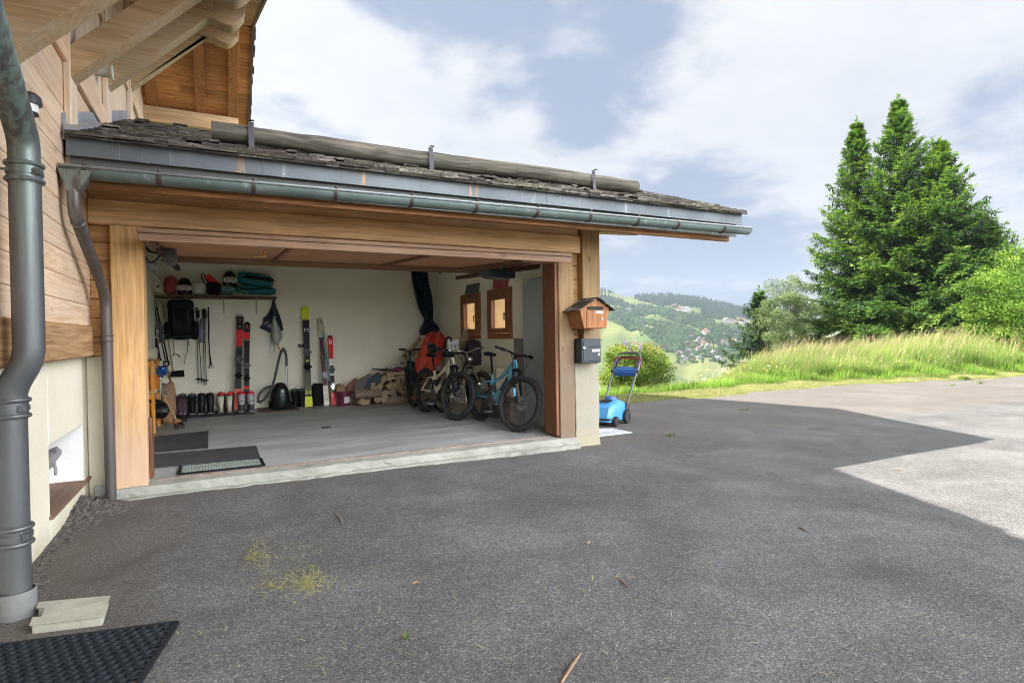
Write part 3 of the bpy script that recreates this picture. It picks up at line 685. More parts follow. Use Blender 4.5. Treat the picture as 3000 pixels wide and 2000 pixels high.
for x in np.linspace(-.88, 4.02, 70):
    k = .012*rs_.randn(); P.append([(x, 6.24, 0.0), (x, 6.065, -.012+.003*rs_.randn()), (x, 6.05+.004*rs_.randn(), -.05), (x, 6.045+.006*rs_.randn(), -.085+.006*rs_.randn()), (x, 5.995+k, -.09), (x, 5.985+k, -.25)])
b.grid(P, False); part(b, 'concrete_sill', concrete)
part(MB().b2(-.55, 3.74, 6.225, 6.262, -.02, .006), 'sill_rail', rustst)
# roof
b = MB(); rs_ = random.Random(4); y = 5.235; row = 0
while y < RY:
    x = -.985-rs_.uniform(0, .1)
    while x < 6.13:
        w_ = rs_.uniform(.07, .19); x2 = min(x+w_, 6.14)
        if x2-x > .03:
            ly = y+rs_.uniform(-.018, .018); L_ = .26; t_ = rs_.uniform(.013, .024); lift = rs_.uniform(.0, .010)+(.03 if rs_.random() < .025 else 0); tw = rs_.uniform(-.006, .006)
            z0 = GZ(ly)+.012+lift; z1 = GZ(ly+L_)+.004
            xa = max(x+.003, -.985)
            b.hexa([(xa, ly, z0), (x2, ly+rs_.uniform(-.008, .008), z0+tw), (x2, ly+L_, z1-.012), (xa, ly+L_, z1-.012), (xa, ly, z0+t_), (x2, ly, z0+t_+tw), (x2, ly+L_, z1), (xa, ly+L_, z1)])
        x = x2
    y += .088; row += 1
# verge edge at the right, and the rear slope
y = RY
while y < 12.5:
    x = -.985
    while x < 6.13:
        x2 = min(x+rs_.uniform(.2, .4), 6.14); z0 = GZ(2*RY-y)+.012; z1 = GZ(2*RY-y-.2)
        b.hexa([(x+.003, y, z0), (x2, y, z0), (x2, y+.2, z1), (x+.003, y+.2, z1), (x+.003, y, z0+.02), (x2, y, z0+.02), (x2, y+.2, z1+.03), (x+.003, y+.2, z1+.03)])
        x = x2
    y += .2
for k_ in range(2):   # doubled starter courses showing their ends above the fascia
    x = -.98
    while x < 6.12:
        x2 = min(x+rs_.uniform(.12, .30), 6.13); ly = 5.225-.012*k_+rs_.uniform(-.012, .012); z0 = GZ(5.235)-.018+.016*k_
        b.hexa([(x+.003, ly, z0), (x2, ly, z0), (x2, ly+.3, z0+.10), (x+.003, ly+.3, z0+.10), (x+.003, ly, z0+.014), (x2, ly, z0+.014), (x2, ly+.3, z0+.115), (x+.003, ly+.3, z0+.115)])
        x = x2
part(b, 'shingle_roof', shingle)
b = MB(); zr = GZ(RY)
b.prism([(5.30, GZ(5.30)-.005), (RY, zr-.005), (12.5, GZ(2*RY-12.5)-.005), (12.5, GZ(2*RY-12.5)-.13), (RY, zr-.14), (5.30, GZ(5.30)-.13)], (-.985, 0, 0), (0, 1, 0), (0, 0, 1), (7.09, 0, 0)); part(b, 'roof_deck', wood('deck_boards', (.40, .25, .12), (.27, .15, .07), 'X', .1))
b = MB(); fx = [-.985, .35, 1.75, 3.15, 4.5, 6.11]
for i in range(5):
    xa, xb = fx[i]+(.001 if i else 0), fx[i+1]-.002
    o = .003*(i % 2); b.prism([(0, .0), (-.004, .148), (-.012, .152), (-.012, .146), (-.012, .012), (-.022, -.010), (-.016, -.012), (-.004, 0)], (xa, 5.296-o, 2.692), (0, 1, 0), (0, 0, 1), (xb-xa, 0, 0))
part(b, 'zinc_fascia', zinc)
part(MB().b2(-.97, 6.05, 5.325, 5.333, 2.53, 2.72), 'zinc_apron', zinc_mat('zinc_apron', (.085, .095, .095), (.14, .155, .155), .1, 6))
part(MB().b2(-.96, 5.97, 5.37, 5.43, 2.475, 2.72), 'eave_board', wood('eave_board_larch', (.36, .17, .065), (.22, .095, .035), 'X', .0), bevel=.005)
# gutter with its brackets and rain pipe
gz = lambda x: 2.552+.007*(x+1.0)
GY, GR = 5.16, .068
gp = MB(); P = []
for x in np.linspace(-1.0, 6.07, 24): P.append([(x, GY-GR*math.cos(a), gz(x)-GR*math.sin(a)) for a in np.linspace(-.12, math.pi, 13)])
gp.grid(P); gut = part(gp, 'gutter', zincd, solid=.004)
MB().tube([(x, GY-GR-.004, gz(x)+.008) for x in np.linspace(-1.0, 6.07, 12)], .011, 8).build('gutter_bead', pbr('zinc_bead', (.24, .27, .275), .4, .6), gut)
b = MB(); b.prism([(GY-GR*math.cos(a), gz(6.07)-GR*math.sin(a)) for a in np.linspace(0, math.pi, 12)], (6.066, 0, 0), (0, 1, 0), (0, 0, 1), (.006, 0, 0)); b.prism([(GY-GR*math.cos(a), gz(-1)-GR*math.sin(a)) for a in np.linspace(0, math.pi, 12)], (-1.0, 0, 0), (0, 1, 0), (0, 0, 1), (.006, 0, 0)); b.build('end_cap', zincd, gut)
brk = pbr('bracket_brown', (.075, .052, .045), .55, .5, var=.25)
for u in (192, 365, 583, 773, 948, 1098, 1238, 1360, 1470, 1562, 1668):
    x = at(u*1.27551, 500+(u-192)*.13, 'Y', 5.08)[0]; b = MB()
    pa = [(x, GY-(GR+.006)*math.cos(a), gz(x)-(GR+.006)*math.sin(a)) for a in np.linspace(-.2, math.pi, 12)]+[(x, 5.335, gz(x)-.0)]
    for p, q in zip(pa[:-1], pa[1:]): b.beam(p, q, .009, .028, up=(1, 0, 0))
    b.beam((x, GY-GR-.012, gz(x)+.026), (x, 5.34, gz(x)+.034), .02, .006); b.cyl((x, GY-GR-.012, gz(x)+.015), (x, GY-GR-.012, gz(x)+.045), .007, n=8); b.build('gutter_bracket', brk, gut)
dp = MB()
dp.hexa([(-.955, GY-.045, gz(-1)-.17), (-.89, GY-.045, gz(-1)-.17), (-.89, GY+.04, gz(-1)-.17), (-.955, GY+.04, gz(-1)-.17), (-1.0, GY-.075, gz(-1)-.02), (-.80, GY-.075, gz(-1)-.02), (-.80, GY+.07, gz(-1)-.02), (-1.0, GY+.07, gz(-1)-.02)])
dpath = [(-.922, 5.15, 2.40), (-.922, 5.15, 2.29), (-.920, 5.18, 2.22), (-.912, 5.24, 2.165), (-.885, 5.90, 1.80), (-.882, 5.99, 1.735), (-.878, 6.04, 1.67), (-.876, 6.055, 1.58), (-.872, 6.055, -.13)]
dp.tube(dpath, .042, 16); rp = part(dp, 'rain_pipe', copperb)
b = MB()
for z in (1.345, 1.30): b.torus((-.875, 6.055, z), (0, 0, 1), .044, .009, 20, 8)
b.cyl((-.875, 6.055, 1.29), (-.875, 6.055, 1.36), .047); b.build('pipe_collar', copperb, rp)
b = MB(); b.torus((-.914, 5.22, 2.18), (.04, .9, -.5), .043, .004, 20, 6); b.torus((-.884, 5.93, 1.785), (.04, .87, -.5), .043, .004, 20, 6); b.build('solder_seam', steel, rp)
# garage door, tilted up and open
DZ = lambda y: 2.150+.060*(y-5.75)
b = MB(); b.hexa([(-.60, 5.75, 2.146), (3.765, 5.75, 2.146), (3.765, 5.80, 2.150), (-.60, 5.80, 2.150), (-.60, 5.752, 2.213), (3.765, 5.752, 2.213), (3.765, 5.80, 2.215), (-.60, 5.80, 2.215)])
b.hexa([(-.61, 5.742, 2.217), (3.76, 5.742, 2.217), (3.76, 5.80, 2.217), (-.61, 5.80, 2.217), (-.61, 5.745, 2.257), (3.76, 5.745, 2.257), (3.76, 5.80, 2.257), (-.61, 5.80, 2.257)])
door = part(b, 'garage_door', w_door, bevel=.004)
b = MB(); b.hexa([(-.59, 5.80, DZ(5.8)+.015), (3.75, 5.80, DZ(5.8)+.015), (3.75, 7.95, DZ(7.95)+.015), (-.59, 7.95, DZ(7.95)+.015), (-.59, 5.80, DZ(5.8)+.05), (3.75, 5.80, DZ(5.8)+.05), (3.75, 7.95, DZ(7.95)+.05), (-.59, 7.95, DZ(7.95)+.05)]); b.build('door_panel', w_doorp, door)
b = MB(); b.hexa([(-.58, 7.80, DZ(7.8)-.055), (3.74, 7.80, DZ(7.8)-.055), (3.74, 7.95, DZ(7.95)-.055), (-.58, 7.95, DZ(7.95)-.055), (-.58, 7.80, DZ(7.8)+.012), (3.74, 7.80, DZ(7.8)+.012), (3.74, 7.95, DZ(7.95)+.012), (-.58, 7.95, DZ(7.95)+.012)]); b.build('door_rail', w_door, door)
for x in (-.5, .62, 2.0, 3.15):
    b = MB(); b.beam((x, 5.83, DZ(5.83)-.0), (x, 7.78, DZ(7.78)-.0), .035, .028); b.build('door_batten', w_jamb, door)
brass = pbr('brass', (.75, .52, .20), .25, 1.0, var=.1)
hx = at(776, 746, 'Z', 2.16); b = MB(); b.cyl((hx[0], hx[1], DZ(hx[1])+.014), (hx[0], hx[1], DZ(hx[1])-.05), .016); b.cyl((hx[0], hx[1], DZ(hx[1])+.012), (hx[0], hx[1], DZ(hx[1])-.0), .03); b.cyl((hx[0], hx[1], DZ(hx[1])-.045), (hx[0]-.10, hx[1]+.01, DZ(hx[1])-.05), .008); b.build('door_handle', brass, door)
b = MB()                                           # guide rail and arms of the door gear
b.beam((3.45, 6.2, 2.30), (3.45, 9.5, 2.42), .04, .05); b.beam((2.75, 6.6, 2.10), (3.72, 6.3, 2.24), .03, .04); part(b, 'door_track', w_dark); b = MB(); b.beam((3.70, 6.45, 2.18), (3.70, 9.3, 2.30), .05, .06); part(b, 'door_track', w_dark); b = MB(); b.beam((-.5, 6.45, 2.18), (-.5, 9.3, 2.30), .05, .06)
part(b, 'door_track', w_dark)

# ---- log that holds back the snow, with its three iron straps
yl = 5.93; lr = .086; logz = lambda: GZ(yl)+lr+.045
lg = thing('snow_guard_log', 'long weathered round log lying along the shingled roof above the gutter', 'snow guard log', (2.45, yl, logz()))
rs_ = np.random.RandomState(8); path = [(x, yl+.006*math.sin(x*1.3), logz()+.006*math.sin(x*2.1+1)) for x in np.linspace(-.03, 4.86, 26)]; rad = [lr*(1+.03*rs_.randn()) for _ in path]
path += [(4.89, yl, logz()), (4.915, yl, logz()), (4.925, yl, logz())]; rad += [lr*.93, lr*.7, lr*.4]
MB().tube(path, rad, 18).build('log', w_log, lg)
for x in (.30, 2.05, 4.16):
    b = MB(); b.box((x, yl-lr-.012, logz()-.02), (.048, .007, .25), Matrix.Rotation(R(-6), 3, 'X')); b.box((x, yl-lr-.045, logz()+.104), (.048, .03, .006)); b.beam((x, yl-lr-.025, GZ(yl-.1)+.045), (x, yl+.6, GZ(yl+.6)+.035), .045, .006); b.build('iron_strap', ironm, lg)
# ------------------------------------------------------------------ the chalet
cha = thing('chalet', 'timber chalet on a cream stucco base with braced roof overhang, on the left', 'chalet', (-1.05, 3.0, 0))
def cpart(b, name, mat, parent=cha, **k): return b.build(name, mat, parent, **k)
RG, RZ = 9.2, 5.86                                     # ridge: y and underside height
UZ = lambda y: RZ-.35*(RG-y) if y <= RG else RZ-.45*(y-RG)
YN, YF, XV = -1.0, 11.7, .535                         # near eave, far eave, verge
b = MB(); b.prism([(-6, -.4), (10.9, -.4), (10.9, UZ(10.9)-.02), (RG, RZ-.02), (-6, max(2.2, UZ(-1)-.02))], (-1.42, 0, 0), (0, 1, 0), (0, 0, 1), (-8, 0, 0)); cpart(b, 'house_core', stucco)
b = MB()
for i in range(11):
    z = 1.432+i*.179; z1 = min(z+.176, 3.40); y1 = 10.88
    if z1-z < .03: break
    yn = -5.5
    if z1 > UZ(yn): yn = RG-(RZ-z1)/.35
    b.b2(-1.05, -1.01, yn, y1, z+.0, z1)
cpart(b, 'board_wall', w_pale, bevel=.004)
def vclip(b, y, y1, z0, z1, xa, xb):
    za, zb = min(z1, UZ(y)-.01), min(z1, UZ(y1)-.01)
    if min(za, zb) <= z0+.02: return
    b.hexa([(xa, y, z0), (xb, y, z0), (xb, y1, z0), (xa, y1, z0), (xa, y, za), (xb, y, za), (xb, y1, zb), (xa, y1, zb)])
b = MB(); y = 3.0
while y < 10.85:
    y1 = min(y+.128, 10.88); vclip(b, y+.002, y1-.002, 3.632, 4.535, -1.05, -1.012); vclip(b, y+.002, y1-.002, 4.752, 6.0, -1.05, -1.012); y = y1
cpart(b, 'upright_boards', w_palez, bevel=.004)
b = MB(); b.b2(-1.05, -.975, 2.85, 10.88, 3.402, 3.63); b.b2(-1.05, -.977, 6.3, 10.86, 4.537, 4.75); cpart(b, 'rail_band', w_pale, bevel=.006)
for y in (3.65, 5.36, 7.05, 8.86):
    b = MB(); vclip(b, y, y+.235, 2.55, 6, -1.008, -.962); cpart(b, 'trim_post', w_palez, bevel=.006)
cpart(MB().b2(-1.09, -.98, -6, 6.12, 1.168, 1.430), 'sill_beam', w_band, bevel=.012)
# stucco base with its niche
NY, NZ = (5.0, 6.11), (.10, .575)
b = MB()
b.b2(-1.42, -1.07, -6, NY[0], -.4, 1.167); b.b2(-1.42, -1.07, NY[1], 6.30, -.4, 1.167); b.b2(-1.42, -1.07, NY[0]+.001, NY[1]-.001, NZ[1], 1.167); b.b2(-1.42, -1.07, NY[0]+.001, NY[1]-.001, -.4, NZ[0]-.03)
cpart(b, 'stucco_base', stucco, bevel=.012, seg=2)
nich = pbr('niche_white', (.74, .74, .72), .9, var=.05, bump=.5, bscale=40)
b = MB(); b.b2(-1.40, -1.39, NY[0]+.002, NY[1]-.002, NZ[0], NZ[1]-.002); b.b2(-1.39, -1.072, NY[1]-.014, NY[1]-.003, NZ[0], NZ[1]-.003); cpart(b, 'niche_lining', nich)
b = MB(); b.hexa([(-1.38, 4.96, .085), (-1.045, 4.96, .070), (-1.045, 6.32, .070), (-1.38, 6.10, .085), (-1.38, 4.96, .103), (-1.045, 4.96, .092), (-1.045, 6.32, .092), (-1.38, 6.10, .103)]); cpart(b, 'sill_board', wood('sill_brown', (.22, .135, .095), (.15, .085, .055), 'Y', 0), bevel=.004)
b = MB(); b.cyl((-1.26, 6.09, .36), (-1.26, 5.80, .32), .045); b.cyl((-1.26, 5.80, .32), (-1.26, 5.79, .32), .05)
for a, q in ((0, .02), (1, -.02)): b.tube([(-1.24, 5.93+q, .34), (-1.22, 5.92+q, .40-.16*a), (-1.22, 5.90+q, .43-.22*a)], .012, 6)
cpart(b, 'pipe_stub', pbr('stub_grey', (.22, .22, .22), .7))
# far-side purlin, rafters, boards of the far slope
za, zb2 = 4.83, 5.07
cpart(MB().b2(-1.045, .36, 10.84, 10.96, za, zb2), 'purlin', wood('purlin_larch', (.58, .40, .23), (.42, .26, .13), 'X', .05, weather=(.3, (.55, .44, .32))), bevel=.006)
b = MB(); y = RG+.01
rs_ = random.Random(3)
while y < YF:
    y1 = min(y+rs_.uniform(.13, .17), YF); xs = [-9.4, -2.2, -.9+rs_.uniform(-.1, .5), XV-.02]
    for xa, xb in zip(xs[:-1], xs[1:]):
        b.hexa([(xa, y+.004, UZ(y)), (xb-.002, y+.004, UZ(y)), (xb-.002, y1, UZ(y1)), (xa, y1, UZ(y1)), (xa, y+.004, UZ(y)+.02), (xb-.002, y+.004, UZ(y)+.02), (xb-.002, y1, UZ(y1)+.02), (xa, y1, UZ(y1)+.02)])
    y = y1
y = YN
while y < RG-.02:
    y1 = min(y+rs_.uniform(.13, .17), RG-.005); xs = [-9.4, -1.6, rs_.uniform(-.7, .1), XV-.02]
    for xa, xb in zip(xs[:-1], xs[1:]):
        b.hexa([(xa, y+.004, UZ(y)), (xb-.002, y+.004, UZ(y)), (xb-.002, y1, UZ(y1)), (xa, y1, UZ(y1)), (xa, y+.004, UZ(y)+.02), (xb-.002, y+.004, UZ(y)+.02), (xb-.002, y1, UZ(y1)+.02), (xa, y1, UZ(y1)+.02)])
    y = y1
roofb = cpart(b, 'roof_boards', w_roofb)
for xa, xb in ((-.96, -.82), (-.27, -.13), (.20, .345)):
    d = .13; b = MB(); ya, yb = RG+.1, 10.90
    P = [(xa, ya, UZ(ya)-d), (xb, ya, UZ(ya)-d), (xb, yb, UZ(yb)-d*.2), (xa, yb, UZ(yb)-d*.2), (xa, ya, UZ(ya)-.002), (xb, ya, UZ(ya)-.002), (xb, yb, UZ(yb)-.002), (xa, yb, UZ(yb)-.002)]
    b.hexa(P); b.build('rafter', w_rafter, roofb, bevel=.004)
b = MB()
b.prism([(YN, UZ(YN)+.022), (RG, RZ+.022), (YF, UZ(YF)+.022), (YF, UZ(YF)+.17), (RG, RZ+.19), (YN, UZ(YN)+.17)], (-9.5, 0, 0), (0, 1, 0), (0, 0, 1), (9.5+XV-.03, 0, 0)); roofc = cpart(b, 'roof', shingle)
b = MB()
for y0, y1 in ((YN, RG), (RG, YF)):
    for o, h0, h1 in ((0, -.03, .115), (.018, .02, .185)):
        b.hexa([(XV-.028+o, y0, UZ(y0)+h0), (XV+.0+o, y0, UZ(y0)+h0), (XV+.0+o, y1, UZ(y1)+h0), (XV-.028+o, y1, UZ(y1)+h0), (XV-.028+o, y0, UZ(y0)+h1), (XV+o, y0, UZ(y0)+h1), (XV+o, y1, UZ(y1)+h1), (XV-.028+o, y1, UZ(y1)+h1)])
b.build('verge_board', wood('verge_grey', (.20, .155, .12), (.13, .10, .085), 'Y', .05), roofc)
b = MB(); rs_ = random.Random(6)
for y0, y1 in ((4.0, RG), (RG, YF)):               # shingle ends along the verge
    y = y0
    while y < y1:
        x2 = XV+.022+rs_.uniform(.004, .028); q = rs_.uniform(.07, .12); b.hexa([(XV-.25, y, UZ(y)+.188), (x2, y, UZ(y)+.188), (x2, y+q, UZ(y+q)+.188), (XV-.25, y+q, UZ(y+q)+.188), (XV-.25, y, UZ(y)+.215), (x2, y, UZ(y)+.215+rs_.uniform(0, .03)), (x2, y+q, UZ(y+q)+.21), (XV-.25, y+q, UZ(y+q)+.21)]); y += q
b.build('verge_shingles', shingle, roofc)
# braced purlins of the near slope
for k, (y, wd_) in enumerate(((3.77, .21), (5.47, .20), (7.16, .19), (8.97, .19))):
    zf = 2.73+.35*(y-3.84)+(.0 if k < 3 else .06)
    zt = min(UZ(y-wd_/2), UZ(y+wd_/2))-.012
    zbm = zt-.215
    b = MB(); b.b2(-1.045, .02, y-wd_/2, y+wd_/2, zbm, zt)
    pr = [(0, 0), (0, .06)]
    low = [(-.42, zbm-.001), (-.42, zbm-.075), (.0, zbm-.075), (.0, zbm-.085)]
    cur = [(.02+.30*i/12, zbm-.085-.035*math.sin(i/12*math.pi*1.0)+.11*max(0, (i-6)/6)**1.5) for i in range(13)]
    b.prism([(-.42, zbm-.075)]+[(.0, zbm-.075)]+cur+[(.34, zt), (.021, zt), (.021, zbm-.001), (-.42, zbm-.001)], (0, y-wd_/2+.002, 0), (1, 0, 0), (0, 0, 1), (0, wd_-.004, 0))
    cpart(b, 'purlin', w_brace, bevel=.006)
    dz = .955; x1 = -.045; ex = .17
    # brace: vertical foot on the post, cut level under the purlin
    P = [(-.963, zf), (x1, zf+dz), (x1, zf+dz+.10), (x1-.12, zbm-.078), (-.963+.0, zf+.245)]
    top = zf+.245; xe = -.963+(zbm-.078-top)
    P = [(-.963, zf), (x1, zf+(x1+.963)*1.0), (x1, min(zbm-.078, zf+(x1+.963)+.12)), (x1-.02, zbm-.078), (max(xe, -.9), zbm-.078), (-.963, top)]
    b = MB(); b.prism(P, (0, y-wd_/2+.012, 0), (1, 0, 0), (0, 0, 1), (0, wd_-.024, 0)); cpart(b, 'brace', w_brace, bevel=.006)
# lead flashing where the garage roof meets the wall
b = MB(); fl = pbr('flashing_zinc', (.34, .36, .41), .45, .4, var=.12, scale=3)
for i in range(6):
    ya = 5.28+i*.62; yb = ya+.617; b.hexa([(-1.01, ya, GZ(ya)-.05), (-.992, ya, GZ(ya)-.05), (-.992, yb, GZ(yb)-.05), (-1.01, yb, GZ(yb)-.05), (-1.01, ya, GZ(ya)+.145), (-.994, ya, GZ(ya)+.145), (-.994, yb, GZ(yb)+.145), (-1.01, yb, GZ(yb)+.145)])
b.hexa([(-.992, 5.26, GZ(5.26)+.0), (-.90, 5.26, GZ(5.26)-.0), (-.90, 6.4, GZ(6.4)+.012), (-.992, 6.4, GZ(6.4)+.05), (-.992, 5.26, GZ(5.26)+.07), (-.90, 5.26, GZ(5.26)+.055), (-.90, 6.4, GZ(6.4)+.03), (-.992, 6.4, GZ(6.4)+.08)])
cpart(b, 'flashing', fl)
# vent pipe stub on the wall
vp = X_ = at(226+60, 214, 'X', -1.0)
b = MB(); b.cyl((-1.02, 6.72, 3.90), (-.88, 6.72, 3.90), .052); b.cyl((-.882, 6.72, 3.90), (-.872, 6.72, 3.90), .068); cpart(b, 'vent_pipe', pbr('vent_cream', (.55, .55, .50), .5))
# the big copper rain pipe in the foreground
px_, py_ = -.87, 3.74
def pipe_path(P, k=6):
    """round the corners of a polyline"""
    out = [np.array(P[0], float)]
    for a, b_, c in zip(P[:-2], P[1:-1], P[2:]):
        a, b_, c = map(lambda q: np.array(q, float), (a, b_, c)); s0 = b_+(a-b_)/np.linalg.norm(a-b_)*.07; s1 = b_+(c-b_)/np.linalg.norm(c-b_)*.07
        for i in range(k+1): t = i/k; out.append(s0*(1-t)**2+2*b_*t*(1-t)+s1*t*t)
    return out+[np.array(P[-1], float)]
P = [(px_, 2.6, 3.21), (px_, 3.20, 2.755), (px_, py_, 2.33), (px_, py_, 1.215), (-.955, py_+.02, 1.06), (-.955, py_+.02, -.02)]
b = MB(); b.tube(pipe_path(P), .067, 28); bp = cpart(b, 'rain_pipe', copper)
for (x, y, z) in ((px_, py_, 2.165), (-.955, py_+.02, .965), (-.955, py_+.02, .315)):
    b = MB(); b.cyl((x, y, z-.055), (x, y, z+.055), .0725, n=28); b.torus((x, y, z+.04), (0, 0, 1), .073, .0125, 28, 8); b.torus((x, y, z-.04), (0, 0, 1), .073, .0125, 28, 8)
    b.cyl((x, y, z-.012), (x, y, z+.012), .078, n=28); b.box((x+.062, y-.055, z), (.03, .03, .03)); b.cyl((x+.06, y-.075, z), (x+.06, y-.045, z), .008, n=8); b.cyl((x-.05, y-.05, z), (-1.05 if z > 1.5 else -1.1, y-.05, z), .007, n=8); b.build('pipe_collar', copper, bp)
b = MB(); b.lathe([(.083, -.12), (.087, .0), (.087, .065), (.080, .065), (.080, .0)], (-.955, py_+.02, -.03), n=28); b.build('pipe_foot', pbr('foot_grey', (.17, .175, .17), .6), bp)
# wall lamp half hidden behind the pipe
lp = at(84, 305, 'X', -.93)
la = thing('wall_lamp', 'small black round lamp on the board wall behind the big rain pipe', 'lamp', (-1.0, lp[1], lp[2]))
b = MB(); b.cyl((-1.008, lp[1], lp[2]), (-.955, lp[1], lp[2]), .035); b.lathe([(.0, .062), (.04, .06), (.062, .042), (.066, .02), (.066, -.002), (.0, -.002)], (-.935, lp[1], lp[2])); b.lathe([(.045, -.045), (.05, -.06), (.0, -.07)], (-.935, lp[1], lp[2])); b.build('lamp_cap', blackm, la)
b = MB(); b.lathe([(.05, 0), (.05, -.045), (.0, -.046)], (-.935, lp[1], lp[2]-.003)); b.build('lamp_glass', pbr('lamp_opal', (.72, .72, .70), .3), la)
# ------------------------------------------------------------------ letter boxes
z8 = zoomer(1600, 840, 3.266)
w_mail = wood('mail_box_larch', (.36, .15, .055), (.22, .085, .028), 'Z', .06)
mb = thing('wooden_mailbox', 'orange-brown wooden letter box shaped like a little shingled chalet on the corner post', 'letter box', (4.13, 6.0, 1.36))
fy, by = 5.80, 6.09
fl_ = [at(*z8(*q), 'Y', fy) for q in ((365, 400), (575, 400), (606, 205), (480, 112), (320, 205))]
poly = [(p[0], p[2]) for p in fl_]
b = MB(); b.prism(poly, (0, fy, 0), (1, 0, 0), (0, 0, 1), (0, by-fy, 0)); b.build('box', w_mail, mb, bevel=.004)
pd = [at(*z8(*q), 'Y', fy-.01) for q in ((388, 228), (548, 228), (548, 392), (388, 392))]
b = MB(); b.b2(pd[0][0], pd[1][0], fy-.008, fy+.002, pd[2][2], pd[0][2]); dr = b.build('door', w_mail, mb, bevel=.003)
s0, s1 = at(*z8(388, 188), 'Y', fy), at(*z8(548, 222), 'Y', fy)
MB().b2(s0[0], s1[0], fy-.003, fy+.01, s1[2], s0[2]).build('letter_slot', pbr('slot_black', (.008, .008, .008), .8), mb)
n0, n1 = at(*z8(478, 232), 'Y', fy-.012), at(*z8(546, 254), 'Y', fy-.012)
MB().b2(n0[0], n1[0], fy-.012, fy-.0085, n1[2], n0[2]).build('name_plate', pbr('plate_white', (.75, .75, .73), .4, bump=0), mb)
k0 = at(*z8(536, 308), 'Y', fy-.01); MB().cyl((k0[0], fy-.016, k0[2]), (k0[0], fy-.008, k0[2]), .012, n=16).build('lock', steel, dr)
b = MB(); pk = (fl_[3][0], fl_[3][2]+.012); rs_ = random.Random(2)
for sd, ex in ((-1, fl_[4]), (1, fl_[2])):
    ez = (ex[0]+sd*.058, ex[2]-.035)
    for i in range(7):                                    # courses of tiny shingles, eave first
        for j in range(4):
            t0, t1 = 1-i/7, 1-(i+1.5)/7
            a0 = (pk[0]+(ez[0]-pk[0])*t0, pk[1]+(ez[1]-pk[1])*t0); a1 = (pk[0]+(ez[0]-pk[0])*max(t1, 0), pk[1]+(ez[1]-pk[1])*max(t1, 0))
            yy = fy-.045+j*.10+rs_.uniform(-.006, .006)*(j > 0); y2 = min(yy+.098, by+.01); o = rs_.uniform(0, .004)
            b.hexa([(a0[0], yy, a0[1]+o), (a0[0], y2, a0[1]+o), (a1[0], y2, a1[1]-.004), (a1[0], yy, a1[1]-.004), (a0[0], yy, a0[1]+.010+o), (a0[0], y2, a0[1]+.010+o), (a1[0], y2, a1[1]+.006), (a1[0], yy, a1[1]+.006)])
b.build('roof', shingle, mb)
mb2 = thing('metal_mailbox', 'dark grey metal letter box under the wooden one on the stucco pillar', 'letter box', (4.17, 6.02, .93))
g_ = pbr('mailbox_grey', (.030, .042, .048), .38, .2, var=.08, bump=.03)
q0, q1 = at(*z8(342, 496), 'Y', 5.95), at(*z8(527, 720), 'Y', 5.95)
b = MB(); b.b2(q0[0], q1[0], 5.955, 6.118, q1[2], q0[2]); b.build('box', g_, mb2, bevel=.006, seg=2)
d0, d1 = at(*z8(354, 516), 'Y', 5.95), at(*z8(518, 708), 'Y', 5.95)
zm = at(*z8(440, 572), 'Y', 5.95)[2]
b = MB(); b.b2(d0[0], d1[0], 5.948, 5.956, d1[2], zm-.004); b.build('door', g_, mb2, bevel=.004)
b = MB(); b.prism([(d0[0], zm-.002), (d0[0]+.05, zm-.012), (d0[0]+.09, zm), (d1[0], zm+.004), (d1[0], d0[2]), (d0[0], d0[2])], (0, 5.944, 0), (1, 0, 0), (0, 0, 1), (0, .012, 0)); b.build('letter_flap', g_, mb2, bevel=.003)
kx = at(*z8(363, 582), 'Y', 5.945); MB().cyl((kx[0], 5.936, kx[2]), (kx[0], 5.95, kx[2]), .016, n=18).build('lock', steel, mb2)
n0, n1 = at(*z8(444, 598), 'Y', 5.945), at(*z8(515, 619), 'Y', 5.945); MB().b2(n0[0], n1[0], 5.944, 5.9475, n1[2], n0[2]).build('name_plate', MATS['plate_white'], mb2)
for dx in (0, .018):
    MB().b2(n1[0]-.03+dx, n1[0]-.022+dx, 5.945, 5.9475, n1[2]-.05, n1[2]-.02).build('emblem', MATS['plate_white'], mb2)

# ------------------------------------------------------------------ lawn mower
gy_ = lambda x: float(zyard(x))
mw = thing('lawn_mower', 'blue electric lawn mower with folding grey handle behind the stucco pillar', 'lawn mower', (5.60, 7.52, gy_(5.5)), math.atan2(-.46, -.89))
blue = pbr('mower_blue', (.05, .26, .56), .38, var=.1, bump=.05, coat=.2); dblue = pbr('mower_dark_blue', (.025, .10, .30), .4, var=.1)
greyt = pbr('tube_grey', (.11, .11, .115), .45, .3, var=.1); rubber = pbr('tyre_rubber', (.022, .022, .023), .75, var=.2, bump=.3, bscale=120); redp = pbr('mower_red', (.26, .02, .02), .4)
def hood(p):
    x, y, z = p; return [x, y*(1 if abs(y) < .7 else .97), max(z, -.5)]
b = MB()
P = []
for i, (x, hw, h) in enumerate(((-.30, .17, .22), (-.25, .195, .34), (-.10, .205, .385), (.10, .205, .375), (.24, .205, .35), (.33, .20, .30), (.375, .19, .16), (.385, .185, .075))):
    row = []
    for j in range(13):
        a = math.pi*(j/12); cy = math.copysign(abs(math.cos(a))**.35, math.cos(a)); s_ = math.sin(a)**.45
        rib = 0.012*(abs(math.cos(a)) < .6 and abs(math.cos(a)) > .42)
        row.append((x+rib*(x > .2), cy*hw, .075+(h-.075)*s_))
    P.append(row)
b.grid(P); b._add(P[-1], [tuple(range(13))]); b._add(P[0], [tuple(reversed(range(13)))]); b.build('hood', blue, mw, False)
for k in range(6):
    b = MB(); b.box((.235-.035*k, 0, .366+.003*k), (.014, .20, .012)); b.build('vent_slot', blackm, mw, False)
b = MB(); b.lathe([(.0, .05), (.085, .045), (.10, .0), (.10, -.02)], (-.06, 0, .385)); b.build('motor_cap', dblue, mw, False)
